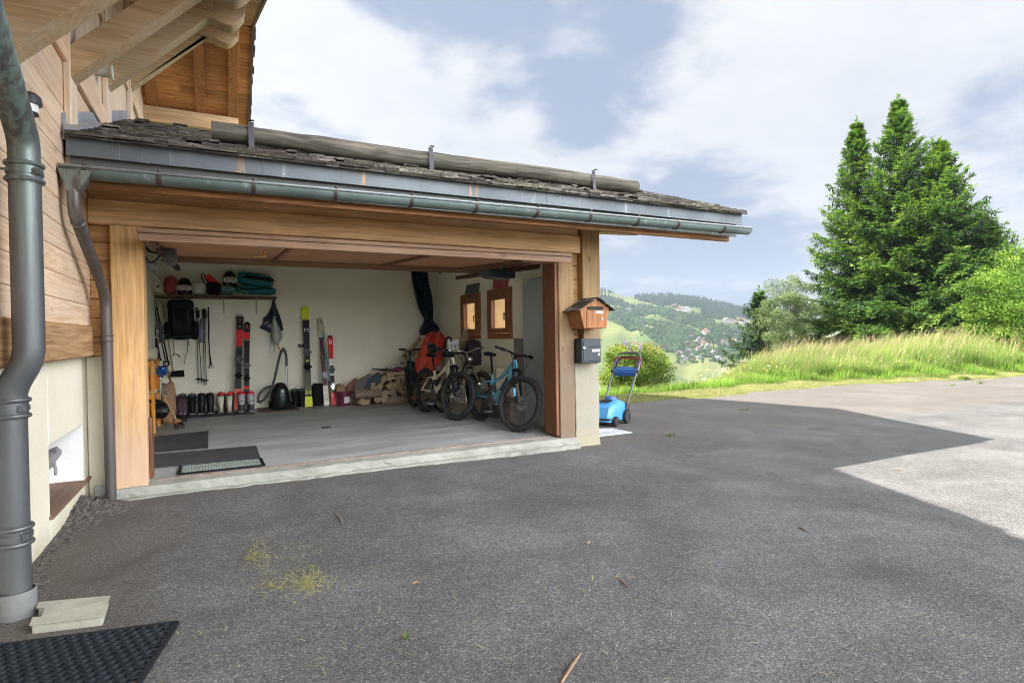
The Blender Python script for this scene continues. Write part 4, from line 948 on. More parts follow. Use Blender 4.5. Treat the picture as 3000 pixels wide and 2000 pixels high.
b = MB(); b.tube([(.34, -.205, .12), (.395, -.19, .12), (.41, 0, .12), (.395, .19, .12), (.34, .205, .12)], .014, 8); b.build('bumper', blackm, mw, False)
b = MB(); b.b2(-.32, .36, -.19, .19, .045, .085); b.b2(-.38, -.28, -.14, .14, .06, .22); b.build('deck', blackm, mw, False, bevel=.01)
for x, s_, r_ in ((-.16, -1, .105), (-.16, 1, .105), (.25, -1, .075), (.25, 1, .075)):
    y = s_*.235; w = MB(); w.lathe([(r_*.55, -.03), (r_*.95, -.028), (r_, -.018), (r_, .018), (r_*.95, .028), (r_*.55, .03)], (x, y, r_), (0, 1, 0), 28)
    for k in range(20):
        a = 2*math.pi*k/20; w.box((x+r_*math.cos(a), y, r_+r_*math.sin(a)), (.012, .045, .012), Matrix.Rotation(-a, 3, 'Y'))
    wh = w.build('wheel', rubber, mw, False); w = MB(); w.lathe([(0, -.026), (r_*.56, -.026), (r_*.56, .026), (0, .026)], (x, y, r_), (0, 1, 0), 20); w.build('hub', blackm, wh, False)
for s_ in (-1, 1):
    b = MB(); b.tube([(-.20, s_*.205, .24), (-.62, s_*.215, .80)], .0165, 10); b.build('handle_tube', greyt, mw, False)
    b = MB(); b.hexa([(-.30, s_*.20-.02, .17), (-.12, s_*.20-.02, .17), (-.12, s_*.20+.02, .17), (-.30, s_*.20+.02, .17), (-.30, s_*.20-.02, .33), (-.25, s_*.20-.02, .33), (-.25, s_*.20+.02, .33), (-.30, s_*.20+.02, .33)]); b.build('bracket', blackm, mw, False, bevel=.006)
    b = MB(); b.cyl((-.62, s_*.20, .80), (-.62, s_*.25, .80), .03, n=14); b.build('clamp', blackm, mw, False)
loop = [(-.60, -.22, .78), (-.68, -.225, .88), (-.78, -.215, 1.02), (-.83, -.17, 1.095), (-.845, -.11, 1.11), (-.845, .11, 1.11), (-.83, .17, 1.095), (-.78, .215, 1.02), (-.68, .225, .88), (-.60, .22, .78)]
b = MB(); b.tube(loop, .024, 12); b.build('handle_loop', greyt, mw, False)
b = MB(); b.tube([(p[0]+.06, p[1]*.80, p[2]-.07) for p in loop[1:-1]], .02, 12); b.build('grip', blackm, mw, False)
b = MB(); b.tube([(-.72, -.25, .86), (-.75, -.245, 1.0), (-.76, -.21, 1.02), (-.76, .21, 1.02), (-.75, .245, 1.0), (-.72, .25, .86)], .013, 8); b.build('switch_bar', redp, mw, False)
b = MB(); b.box((-.645, 0, .84), (.10, .43, .035), Matrix.Rotation(R(35), 3, 'Y')); b.box((-.615, 0, .765), (.03, .42, .10), Matrix.Rotation(R(35), 3, 'Y')); b.build('front_cover', dblue, mw, False, bevel=.012, seg=2)
b = MB(); b.tube([(-.60, .20, .78), (-.5, .17, .55), (-.36, .2, .36), (-.2, .15, .25)], .006, 6); b.build('cable', blackm, mw, False)
# ------------------------------------------------------------------ flat things on the drive
q = [on_yard(*z8(*p), lift=.012) for p in ((505, 1352), (640, 1350), (825, 1390), (505, 1425))]
b = MB(); b.hexa([tuple(p-np.array([0, 0, .010])) for p in (q[3], q[2], q[1], q[0])]+[tuple(p) for p in (q[3], q[2], q[1], q[0])])
tag(b.build('board', pbr('white_board', (.52, .53, .56), .5, var=.35, scale=6), None), 'thin white board lying on the asphalt beside the stucco pillar', 'board')
zs = zoomer(0, 1450, 2.852)
q = [on_yard(*zs(*p), lift=.045) for p in ((335, 893), (908, 842), (856, 1010), (262, 1082))]
c0 = sum(q)/4
sl = thing('concrete_slab', 'square grey concrete drain slab beside the foot of the big rain pipe', 'slab', c0-np.array([0, 0, .06]))
b = MB(); hz_ = np.array([0, 0, .065]); n0 = q[0]*.30+q[3]*.70; n1 = q[0]*.75+q[3]*.25; dn = (q[1]-q[0])*.12
top = [q[0], q[1], q[2], q[3], n0, n0+dn, n1+dn, n1]
vs_ = [tuple(p-hz_) for p in top]+[tuple(p) for p in top]; n = 8
b._add(vs_, [tuple(reversed([8, 9, 10, 11, 12, 13, 14, 15]))]+[(i, (i+1) % n, n+(i+1) % n, n+i) for i in range(n)])
b.build('slab', pbr('slab_concrete', (.36, .355, .29), .9, var=.2, scale=9, bump=.5, bscale=18, dist=.01), sl, bevel=.008, seg=2)
# ring mat: rubber honeycomb with real holes
mat_q = [on_yard(*zs(*p), lift=.02) for p in ((0, 1243), (1480, 1052), (1408, 1568))]
A, B_, Cc = mat_q; B_ = B_+0*A; dirx = (A-B_)/np.linalg.norm(A-B_); diry = np.array([-dirx[1], dirx[0], 0]); diry = diry*np.sign(np.dot(diry, Cc-B_))
rm = thing('ring_mat', 'big black rubber ring mat on the asphalt in the front left corner', 'door mat', (B_[0]+.5*dirx[0]+.4*diry[0], B_[1]+.5*dirx[1]+.4*diry[1], gy_(0)))
b = MB(); px2, py2 = .049, .042; nx, ny = 24, 22; hz2 = .017; Z0 = gy_(-.4)+.004
def W3(a, c, z): return (B_[0]+dirx[0]*a+diry[0]*c, B_[1]+dirx[1]*a+diry[1]*c, Z0+z)
for i in range(nx):
    for j in range(ny):
        cx_ = .03+i*px2+(px2/2 if j % 2 else 0); cy_ = .03+j*py2; n = 12
        Rr = [[], [], [], []]
        for k in range(n):
            a = 2*math.pi*k/n; ca, sa = math.cos(a), math.sin(a)
            ro = .0262/max(.80, math.cos(((a+math.pi/6) % (math.pi/3))-math.pi/6)); ri = .0165
            Rr[0].append(W3(cx_+ro*ca, cy_+ro*sa*.93, 0)); Rr[1].append(W3(cx_+ro*ca, cy_+ro*sa*.93, hz2*.72)); Rr[2].append(W3(cx_+(ri+.004)*ca, cy_+(ri+.004)*sa, hz2)); Rr[3].append(W3(cx_+ri*ca, cy_+ri*sa, 0.001))
        base = [p for r in Rr for p in r]; Fs = []
        for q_ in range(1, 3):
            for k in range(n): Fs.append((q_*n+k, q_*n+(k+1) % n, (q_+1)*n+(k+1) % n, (q_+1)*n+k))
        b._add(base, Fs, True)
b.build('ring_grid', pbr('mat_rubber', (.010, .013, .018), .6, var=.3, bump=.2, spec=.25), rm)
b = MB(); ex_, ey_ = .03+nx*px2+.02, .03+ny*py2+.02
for p0, p1 in (((0, 0), (ex_, 0)), ((0, 0), (0, ey_)), ((ex_, 0), (ex_, ey_)), ((0, ey_), (ex_, ey_))): b.beam(W3(*p0, .008), W3(*p1, .008), .02, .017)
b.build('rim', MATS['mat_rubber'], rm)
# ------------------------------------------------------------------ litter: clippings, twigs, tufts
def blades(name, pts, lens, mats, label, cat, lay=.8, w=.004, seed=0):
    rs = np.random.RandomState(seed); V = []; Fc = []
    for (x, y, z), L_ in zip(pts, lens):
        a = rs.uniform(0, 6.28); up = rs.uniform(0, 1-lay)+.03; d = np.array([math.cos(a), math.sin(a), up])*L_; s_ = np.array([-math.sin(a), math.cos(a), 0])*w
        p = np.array([x, y, z+.004]); bnd = np.array([0, 0, L_*.1]); i = len(V)
        V += [p-s_, p+s_, p+d*.5+bnd+s_, p+d*.5+bnd-s_, p+d]; Fc += [(i, i+1, i+2), (i, i+2, i+3), (i+3, i+2, i+4)]
    o = npmesh(name, np.array(V), np.array(Fc), mats); tag(o, label, cat, kind='stuff'); return o
def blade_mat(name, stops):
    t = NT(name); t.col(t.ramp(t.isl(), stops)); t.set('Roughness', .7); t.set('Specular IOR Level', .2); return t.m
clipm = blade_mat('clippings', ((0, (.15, .17, .04)), (.5, (.30, .29, .10)), (1, (.46, .40, .20))))
rs = np.random.RandomState(4); pts = []
for cx_, cy_, sx_, sy_, n in ((750, 1625, 28, 34, 130), (905, 1705, 45, 32, 190), (860, 1610, 60, 30, 25), (810, 1715, 40, 18, 50), (840, 1690, 120, 70, 90)):
    for _ in range(n):
        p = on_yard(cx_+sx_*rs.randn()*.6, cy_+sy_*rs.randn()*.6); pts.append(p)
for _ in range(230):
    u, v = rs.uniform(400, 3000), rs.uniform(1380, 2000)**1; p = on_yard(u, v); pts.append(p)
blades('grass_clippings', pts, rs.uniform(.02, .09, len(pts)), clipm, 'dry cut grass blown about on the grey asphalt', 'grass clippings', .93, .0016, 3)
gl_ = blade_mat('tuft_green', ((0, (.035, .07, .012)), (.6, (.09, .15, .025)), (1, (.22, .24, .07))))
for u, v, n, r_, h_, lab in ((1965, 1277, 60, .10, .05, 'dark little tuft of grass growing alone on the shaded asphalt'), (2825, 1112, 420, .30, .12, 'largest green weed patch at the far edge of the sunlit asphalt'), (2792, 1129, 50, .35, .06, 'low weed strip just before the largest weed patch on the asphalt'), (2872, 1124, 50, .22, .09, 'small round weed tuft right of the largest weed patch'), (2185, 1201, 60, .22, .03, 'flat weed patch on the asphalt near the mown edge'), (1190, 1870, 22, .03, .03, 'tiny moss green weed in the foreground asphalt'), (1450, 1328, 30, .08, .04, 'weed sprouting from the foot of the concrete sill'), (1170, 1362, 20, .06, .03, 'smaller weed left of the other one at the concrete sill')):
    c = on_yard(u, v); V = []; Fc = []; rs = np.random.RandomState(u)
    for _ in range(n):
        a, q = rs.uniform(0, 6.28), abs(rs.randn())*.5; p = c+np.array([math.cos(a)*r_*q, math.sin(a)*r_*q*.5, 0]); L_ = h_*rs.uniform(.5, 1.2); d = np.array([rs.randn()*.5, rs.randn()*.5, 1])*L_; s_ = np.array([math.cos(a+1.5), math.sin(a+1.5), 0])*max(.003, h_*.06); i = len(V)
        V += [p-s_, p+s_, p+d*.6+s_*.7, p+d*.6-s_*.7, p+d+np.array([rs.randn(), rs.randn(), -.5])*L_*.2]; Fc += [(i, i+1, i+2), (i, i+2, i+3), (i+3, i+2, i+4)]
    tag(npmesh('weed', np.array(V), np.array(Fc), gl_), lab, 'weed', 'weeds on the drive')
twm = pbr('dry_twig', (.26, .17, .10), .8, var=.3)
for (u0, v0), (u1, v1), r_, lab in (((983, 1502), (1003, 1534), .006, 'brown twig lying on the asphalt below the garage sill'), ((1208, 1708), (1228, 1707), .010, 'short thick chip of wood in the middle of the asphalt'), ((1805, 1690), (1843, 1722), .005, 'crooked thin twig on the asphalt right of the centre'), ((1645, 1998), (1702, 1912), .008, 'long pale twig at the bottom edge of the picture'), ((2620, 1375), (2650, 1378), .008, 'dark twig on the sunlit asphalt beside the shadow edge'), ((2338, 1545), (2365, 1556), .006, 'small brown twig in the shade on the right'), ((1720, 1592), (1728, 1585), .008, 'brown dry leaf in the middle right of the shaded asphalt')):
    a, c = on_yard(u0, v0, .006), on_yard(u1, v1, .006); mid = (a+c)/2+np.array([.012, .01, .003]); b = MB(); b.tube([a, mid, c], [r_*.6, r_, r_*.5], 6); tag(b.build('twig', twm), lab, 'twig', 'twigs on the drive')
# heap of dark grit in the corner by the thin rain pipe, running down along the wall
b = MB(); P = []; rs = np.random.RandomState(9)
for i, y in enumerate(np.linspace(3.6, 6.12, 60)):
    row = []; f = np.exp(-((y-5.82)/.32)**2)
    for j, t_ in enumerate(np.linspace(0, 1, 24)):
        x = -1.09+t_*(.17+.30*f+.05*math.sin(y*5)); h_ = (.020+.078*f)*(1-t_)**1.1*(1+.18*rs.randn())-.004*(t_ > .95); row.append((x+.007*rs.randn(), y+.007*rs.randn(), gy_(0)+max(-.01, h_)))
    P.append(row)
b.grid(P, False)
tg = NT('grit'); n_ = tg.noise(34, None, 5, .7); tg.col(tg.ramp(n_, ((.34, (.016, .014, .012)), (.46, (.07, .062, .055)), (.62, (.15, .135, .12)), (.78, (.25, .235, .21))))); tg.set('Roughness', .95); tg.bump(n_, .9, .02)
tag(b.build('grit', tg.m), 'dark grit and moss heaped along the foot of the stucco wall', 'grit', kind='stuff')
# ------------------------------------------------------------------ things inside the garage
z1, z2, z3, z4 = zoomer(400, 730, 5.808), zoomer(400, 980, 4.9), zoomer(650, 880, 4.48), zoomer(850, 880, 4.48)
z5, z6, z7, zf = zoomer(1150, 780, 3.484), zoomer(1180, 950, 4.611), zoomer(1300, 760, 5.809), zoomer(400, 1200, 3.92)
C = lambda n, c, r=.55, **k: pbr(n, c, r, **k)
black = C('cloth_black', (.008, .008, .010), .85, bump=.3, spec=.2); dark = C('dark_grey', (.045, .047, .05), .5); white = C('soft_white', (.62, .62, .58), .7)
red = C('ski_red', (.70, .02, .025), .45, spec=.25); salmon = C('ski_salmon', (.75, .13, .10), .45, spec=.25); navy = C('ski_navy', (.02, .03, .055), .45, spec=.25); yell = C('ski_lime', (.66, .72, .02), .45, spec=.25)
cream = C('ski_cream', (.62, .60, .47), .4); maroon = C('ski_maroon', (.09, .025, .04), .45, spec=.25); teal = C('cloth_teal', (.02, .155, .20), .75, bump=.3); gloss = C('gloss_black', (.009, .009, .010), .42, spec=.2)
lime = C('cloth_lime', (.42, .52, .06), .6); navyc = C('cloth_navy', (.018, .03, .05), .85, bump=.3); pink = C('cloth_red', (.42, .07, .075), .8, bump=.2); card = C('cardboard', (.30, .20, .12), .85, var=.2); greencol = C('ski_green', (.05, .17, .07), .5); dimgreen = C('emblem_green', (.012, .035, .02), .6); whitep = C('paint_white', (.75, .75, .73), .4, bump=0)
def blob(b, c, r, p=.6, wr=.06, seed=0, n=22, m=14, flat=True):
    """soft lumpy body: superellipsoid with folds"""
    rs = np.random.RandomState(seed); k = rs.uniform(2, 6, (5, 3)); ph = rs.uniform(0, 6, 5)
    def f(q):
        s_ = [math.copysign(abs(x)**p, x) for x in q]; w_ = 1+wr*sum(math.sin(np.dot(k[i], q)*1.6+ph[i]) for i in range(5))/2.2
        z = s_[2]*w_
        return [s_[0]*w_, s_[1]*w_, max(z, -.98) if flat else z]
    return b.sph(c, r, n, m, f)
YI = YB-.002
sh0, sh1 = at(428, 866, 'Y', 11.26), at(811, 871, 'Y', 11.26)
ws = thing('wall_shelf', 'long dark brown shelf board on the back wall loaded with helmets and bags', 'shelf', (-.05, 11.45, sh1[2]))
SZ = (sh0[2]+sh1[2])/2+.012
b = MB().b2(-.96, sh1[0], 11.26, YI, SZ-.036, SZ); b.build('board', w_dark, ws, bevel=.003)
for x in (-.5, .08, .62):
    b = MB(); b.b2(x-.012, x+.012, 11.59, YI, SZ-.30, SZ-.037); b.b2(x-.012, x+.012, 11.30, 11.59, SZ-.05, SZ-.037); b.beam((x, 11.33, SZ-.055), (x, 11.585, SZ-.25), .012, .012); b.build('bracket', C('bracket_cream', (.45, .44, .38)), ws)
def pw(zm, x, y, Y): return at(*zm(x, y), 'Y', Y)
def on_shelf(name, label, cat, x0, x1, y0, y1, mat, Y=11.42, dep=.13, p=.6, wr=.06, seed=0, part_='body', root=None):
    a, c = pw(zm_, x0, y1, Y), pw(zm_, x1, y0, Y); z0 = max(a[2], SZ+.001) if zm_ is z1 else a[2]
    t = root or thing(name, label, cat, ((a[0]+c[0])/2, Y, z0))
    b = MB(); blob(b, ((a[0]+c[0])/2, Y, (z0+c[2])/2), (abs(c[0]-a[0])/2, dep, (c[2]-z0)/2), p, wr, seed); b.build(part_, mat, t); return t, a, c
zm_ = z1
def goggles(t, cx, Y, cz, w, h, fm, lm):
    b = MB(); Pn = []
    for k in range(24):
        a = 2*math.pi*k/24; x = math.copysign(abs(math.cos(a))**.6, math.cos(a))*w/2; z = math.copysign(abs(math.sin(a))**.7, math.sin(a))*h/2; z += (.28*h if (abs(x) < w*.1 and z < 0) else 0); Pn.append((cx+x, Y+.12*(x/w)**2, cz+z))
    b.tube(Pn, .011, 8, closed=True); g = b.build('goggles', fm, t); b = MB(); b._add([(cx, Y+.006, cz)]+[(p[0], p[1]+.006, p[2]) for p in Pn], [(0, 1+i, 1+(i+1) % 24) for i in range(24)], True); b.build('lens', lm, g)
def helmet(name, label, x0, x1, y0, y1, mat, rim, fm, lm, gx, gz, gw, gh, Y=11.42, seed=0):
    a, c = pw(z1, x0, y1, Y), pw(z1, x1, y0, Y); t = thing(name, label, 'helmet', ((a[0]+c[0])/2, Y, max(a[2], SZ)))
    z0 = a[2]; cx, w_, h_ = (a[0]+c[0])/2, (c[0]-a[0])/2, c[2]-z0
    b = MB(); b.lathe([(.001, h_), (w_*.45, h_*.95), (w_*.80, h_*.76), (w_*.98, h_*.45), (w_, h_*.2), (w_*.96, .0), (w_*.8, 0)], (cx, Y, z0), n=24); b.build('shell', mat, t)
    if rim is not None: b = MB(); b.tube([(cx+w_*.99*math.cos(q), Y-.02, z0+h_*.35+h_*.66*math.sin(q)) for q in np.linspace(.1, math.pi-.1, 16)], .012, 8); b.build('rim', rim, t)
    goggles(t, cx+gx*w_, Y-w_*1.0, z0+h_*gz, gw, gh, fm, lm)
    b = MB(); b.tube([(cx+w_*1.02*math.cos(q), Y+w_*1.02*math.sin(q), z0+h_*gz) for q in np.linspace(0, 2*math.pi, 26)], .014, 6, sq=1.5); b.build('strap', fm, t); return t
on_shelf('stuff_bag', 'crumpled red bag on the shelf, second thing from its left end', 'bag', 470, 690, 462, 765, pink, p=.8, wr=.10, seed=1)
lens = C('goggle_lens', (.05, .05, .06), .12, spec=.9); lenst = C('goggle_lens_teal', (.02, .22, .24), .12, spec=.9)
helmet('ski_helmet', 'black ski helmet with white goggles between red bag and white cloth on the shelf', 692, 948, 488, 768, gloss, None, white, lens, -.05, .36, .21, .085)
on_shelf('cloth_bag', 'small white cloth bundle in the middle of the shelf', 'bag', 935, 1188, 556, 775, white, p=.75, wr=.07, seed=4)
t, a, c = on_shelf('boot_bag', 'black bag with a red flap and a hanging loop on the shelf', 'bag', 1185, 1430, 560, 775, black, p=.6, wr=.05, seed=5)
b = MB(); p0, p1 = pw(z1, 1180, 430, 11.40), pw(z1, 1420, 600, 11.40); q0, q1 = pw(z1, 1240, 418, 11.40), pw(z1, 1290, 640, 11.40); b.hexa([tuple(v+np.array([0, o, 0])) for o in (-.03, .03) for v in (pw(z1, 1150, 470, 11.4), pw(z1, 1235, 418, 11.4), pw(z1, 1440, 600, 11.4), pw(z1, 1300, 640, 11.4))]); b.build('flap', red, t, bevel=.01)
b = MB(); b.tube([pw(z1, *q, 11.36) for q in ((1120, 480), (1098, 440), (1120, 405), (1150, 415), (1160, 470), (1230, 590), (1190, 620), (1130, 540), (1105, 480))], .009, 6); b.build('loop', black, t)
helmet('ski_helmet', 'black helmet with a lime rim stacked high at the right part of the shelf', 1468, 1702, 375, 640, gloss, lime, white, lens, .1, .40, .20, .09, Y=11.46)
helmet('ski_helmet', 'dark teal helmet with mirrored blue goggles standing below the lime rimmed helmet', 1446, 1664, 585, 768, C('teal_dark', (.02, .05, .06), .4), None, C('goggle_teal', (.10, .22, .24), .4), lenst, .0, .36, .22, .10, Y=11.36)
def long_bag(label, x0, x1, y0, y1, Y, tilt, seed):
    a, c = pw(z1, x0, y1, Y), pw(z1, x1, y0, Y); cx, cz = (a[0]+c[0])/2, (a[2]+c[2])/2
    t = thing('duffel_bag', label, 'bag', (cx, Y, a[2])); b = MB(); blob(b, (0, 0, 0), ((c[0]-a[0])/2, .11, (c[2]-a[2])/2*.8), .55, .05, seed, 28, 14, False); b.v = [tuple(Matrix.Rotation(tilt, 3, 'Y') @ Vector(p)+Vector((cx, Y, cz))) for p in b.v]; b.build('body', teal, t)
    b = MB(); ex = (c[0]-a[0])/2*.8
    P = [Matrix.Rotation(tilt, 3, 'Y') @ Vector((x, -.115+.02*(x/ex)**2, .02+.015*math.sin(x*9))) for x in np.linspace(-ex, ex, 14)]; b.tube([p+Vector((cx, Y, cz)) for p in P], .012, 6); b.build('zip_band', black, t); return t, cx, cz
t, cx, cz = long_bag('upper teal and black padded bag at the right end of the shelf', 1715, 2320, 395, 655, 11.44, R(8), 3)
b = MB(); blob(b, (cx+.05, 11.40, cz+.035), (.26, .10, .035), .6, .03, 4, flat=False); b.v = [tuple(Matrix.Rotation(R(8), 3, 'Y') @ (Vector(p)-Vector((cx, 11.4, cz)))+Vector((cx, 11.4, cz))) for p in b.v]; b.build('top_panel', black, t)
t, cx, cz = long_bag('lower plain teal bag lying flat at the right end of the shelf', 1690, 2360, 622, 778, 11.40, R(2), 7)
b = MB(); b.tube([pw(z1, *q, 11.25) for q in ((1650, 735), (1700, 755), (1760, 745), (1800, 715), (1850, 712), (1885, 735), (1895, 770))], .014, 6, sq=.5); tag(b.build('goggle_strap', lime), 'lime green goggle strap lying along the shelf edge', 'strap')
# cream board with a pointed logo at the shelf's left end
def plank(name, label, cat, pts, zm, Y0, Y1, th, mat, part_='deck'):
    P = [pw(zm, x, y, Y0+(Y1-Y0)*i/(len(pts)-1)) for i, (x, y) in enumerate(pts)]; P = [pw(zm, x, y, Y0) for x, y in pts]; c = sum(P)/len(P); t = thing(name, label, cat, (c[0], Y0, min(p[2] for p in P)))
    b = MB(); b.prism([(p[0], p[2]) for p in P], (0, Y0, 0), (1, 0, 0), (0, 0, 1), (0, th, 0)); b.build(part_, mat, t, bevel=.006); return t
t = plank('snowshoe', 'cream rounded snowshoe deck leaning at the left end of the shelf', 'snowshoe', [(150, 365), (255, 368), (330, 445), (400, 540), (438, 625), (440, 700), (400, 735), (330, 738), (270, 690), (200, 590), (165, 480)], z1, 11.18, 11.18, .03, cream)
p = pw(z1, 362, 650, 11.17); b = MB(); b.prism([(-.03, 0), (-.008, .03), (0, .02), (.01, .045), (.035, 0), (.012, .012), (0, .0)], (p[0], 11.172, p[2]), (1, 0, 0), (0, 0, 1), (0, .006, 0)); b.build('emblem', black, t)
b = MB(); b.tube([pw(z1, *q, 11.2) for q in ((175, 600), (215, 640), (280, 745), (250, 800), (205, 830))], .02, 6, sq=.5); b.tube([pw(z1, *q, 11.2) for q in ((445, 570), (465, 660), (465, 760), (490, 800))], .015, 6, sq=.5); b.build('strap', lime, t)
# ---- backpack hanging under the shelf
YBK = 11.46
a, c = pw(z1, 540, 1520, YBK), pw(z1, 985, 868, YBK); bx = (a[0]+c[0])/2
bp_ = thing('backpack', 'big black hiking backpack hanging on the back wall under the shelf', 'backpack', (bx, YBK, a[2]))
b = MB(); blob(b, (bx, YBK, (a[2]+c[2])/2-.02), ((c[0]-a[0])/2*.95, .13, (c[2]-a[2])/2*.98), .45, .04, 3, 28, 18, False); b.build('body', black, bp_)
b = MB(); blob(b, (bx-.005, YBK-.03, c[2]-.09), ((c[0]-a[0])/2*.97, .14, .10), .5, .03, 6, flat=False); b.build('lid', C('pack_navy', (.009, .010, .015), .8, bump=.3, spec=.2), bp_)
b = MB(); blob(b, (bx, YBK-.10, a[2]+.2), (.15, .06, .14), .5, .04, 8, flat=False); b.build('front_pocket', C('pack_navy', (.02, .03, .04)), bp_)
for s_ in (-1, 1): b = MB(); blob(b, (bx+s_*.20, YBK-.02, a[2]+.14), (.06, .09, .15), .6, .06, 3+s_, flat=False); b.build('side_pocket', black, bp_)
b = MB(); b.tube([(bx-.24, YBK-.02, a[2]+.05), (bx-.10, YBK-.14, a[2]+.03), (bx+.1, YBK-.14, a[2]+.04), (bx+.24, YBK-.02, a[2]+.06)], .014, 6, sq=.5); b.tube([(bx-.10, YBK-.145, a[2]+.10), (bx-.11, YBK-.15, c[2]-.10)], .010, 5); b.tube([(bx+.10, YBK-.145, a[2]+.10), (bx+.11, YBK-.15, c[2]-.10)], .010, 5); b.build('strap', dark, bp_)
b = MB(); pc = pw(z1, 705, 1285, YBK-.16); b.tube([(pc[0]-.05, pc[1], pc[2]+.06), (pc[0]-.045, pc[1], pc[2]-.05), (pc[0]+.01, pc[1], pc[2]-.03), (pc[0]+.06, pc[1], pc[2]+.05), (pc[0]-.01, pc[1], pc[2]+.01), (pc[0], pc[1], pc[2]+.05)], .006, 5); b.build('emblem', dimgreen, bp_)
for pts in ([(520, 60), (530, 150), (540, 240), (530, 295), (505, 312)], [(540, 268), (580, 275), (615, 305), (622, 330)], [(720, 40), (735, 130), (735, 230), (700, 310), (690, 420)], [(745, 80), (758, 165)], [(300, 470-330), (420, 40), (470, -60)]):
    b = MB(); b.tube([pw(z2, *q, YBK+.02) for q in pts], .014, 6, sq=.4); b.build('strap', black, bp_)
# ---- ski poles, lead and strap hung on the wall
def pole_pair(label, xs, grip_m, basket, sc_m=C('pole_dark', (.06, .06, .07), .4, metal=.4)):
    t = None
    for (gx, gy), (bx_, by_) in xs:
        g, e = pw(z1, gx, gy, 11.55), pw(z2, bx_, by_, 11.55); t = t or thing('ski_poles', label, 'ski poles', (e[0], 11.55, e[2]))
        d = (e-g)/np.linalg.norm(e-g); b = MB(); b.cyl(g+d*.12, e, .008, .006); b.build('shaft', sc_m, t); b = MB(); b.tube([g, g+d*.03, g+d*.08, g+d*.17], [.012, .02, .016, .014], 8); b.tube([g, g+np.array([.03, -.01, -.05]), g+np.array([.035, -.01, -.16]), g+d*.12], .006, 5); b.build('grip', grip_m, t)
        k = e-d*.07; b = MB(); b.lathe([(.008, .012), (.05, -.004), (.048, -.008), (.008, .0)], k, -d, 10); b.cyl(k+d*.01, e+d*.02, .006, .002); b.build('basket', black, t)
pole_pair('left pair of dark ski poles hanging from a lime strap under the shelf', [((1020, 990), (888, 690)), ((1035, 1010), (938, 695))], black, 0)
pole_pair('right pair of black ski poles hanging beside the thin black strap', [((1135, 1010), (972, 715)), ((1155, 1015), (1004, 710))], black, 0)
b = MB(); b.tube([pw(z1, *q, 11.53) for q in ((985, 1010), (1040, 1030), (1090, 1030), (1140, 1020), (1180, 1008))], .012, 6, sq=.5); tag(b.build('reflective_band', lime), 'lime reflective band from which the ski poles hang', 'band')
b = MB(); b.tube([pw(z1, 1228, 985, 11.55), pw(z1, 1225, 1060, 11.55), pw(z1, 1235, 1300, 11.55)]+[pw(z2, *q, 11.55) for q in ((1038, 60), (1048, 250), (1066, 380), (1075, 440))], .010, 6); b.tube([pw(z1, 1228, 985, 11.56), pw(z2, 1034, 40, 11.56), pw(z2, 1050, 300, 11.56), pw(z2, 1060, 400, 11.56), pw(z2, 1042, 490, 11.56)], .008, 6); b.torus(pw(z2, 1086, 462, 11.55), (0, 1, 0), .022, .003, 16, 5); tag(b.build('dog_lead', black), 'thin black strap hanging on the wall right of the ski poles', 'strap')
b = MB(); g0, g1 = pw(z1, 1080, 1185, 11.57), pw(z1, 1190, 1180, 11.57); h0, h1 = pw(z2, 905, 115, 11.57), pw(z2, 985, 118, 11.57); b.grid([[g0, g1], [(g0+h0)/2+np.array([-.01, -.02, 0]), (g1+h1)/2+np.array([.01, -.02, 0])], [h0, h1]]); tag(b.build('net_bag', C('net_grey', (.30, .31, .36), .7), solid=.012), 'flat pale grey bag hanging behind the ski poles', 'bag')
# ---- push broom, snow shovel, hand brush
b0, b1 = pw(z1, 435, 852, 11.5), pw(z2, 522, 520, 11.42)
br = thing('push_broom', 'push broom with a long wooden handle hanging head down on the wall', 'broom', (b1[0], 11.45, b1[2]-.1)); w_hand = wood('handle_wood', (.52, .37, .20), (.40, .26, .12), 'Z', 0, knots=0)
b = MB(); b.cyl(b0, b1, .014); b.build('handle', w_hand, br)
q0, q1 = pw(z2, 440, 565, 11.42), pw(z2, 680, 553, 11.42); b = MB(); b.beam(q0+np.array([.06, 0, .02]), q1+np.array([-.0, 0, .03]), .05, .05); b.prism([(q0[0], q0[2]-.05), (q1[0]+.01, q1[2]-.06), (q1[0], q1[2]+.03), (q0[0]+.08, q0[2]+.02)], (0, 11.40, 0), (1, 0, 0), (0, 0, 1), (0, .05, 0)); b.build('head', black, br)
sv = thing('snow_shovel', 'snow shovel with D handle and wide dark blade standing before the boots', 'shovel', at(*z2(600, 1180), 'Z', .0))
s0, s1 = pw(z2, 425, 455, 11.0), pw(z2, 552, 900, 10.72)
b = MB(); b.cyl(s0, s1, .016); b.build('shaft', wood('shaft_dark', (.20, .12, .07), (.13, .075, .04), 'Z', 0, knots=0), sv)
b = MB(); g = [pw(z2, *q, 11.0) for q in ((425, 460), (390, 420), (378, 388), (468, 384), (468, 420), (440, 458))]; b.tube(g, .012, 8); b.build('grip', black, sv)
P = []
for v_ in np.linspace(0, 1, 8):
    row = []
    for u_ in np.linspace(0, 1, 17):
        x = 480+u_*240-(1-v_)*10; y = 890+v_*270+14*abs(u_-.5); p = pw(z2, x, y, 10.70-.10*v_); p = p+np.array([0, .04*abs(u_-.5)*2-.008*(int(u_*16) % 4 == 0), 0]); row.append(p)
    P.append(row)
b = MB(); b.grid(P); b.build('blade', C('shovel_plum', (.05, .022, .032), .3), sv, solid=.008)
hb = thing('hand_brush', 'brush with a bare wooden stick leaning against the orange shelf unit', 'brush', at(*z2(570, 1300), 'Z', 0))
e0, e1 = at(*z2(372, 850), 'Y', 9.9), at(*z2(572, 1300), 'Z', .06); b = MB(); b.cyl(e0, e1+np.array([0, 0, .08]), .016); b.build('handle', w_hand, hb)
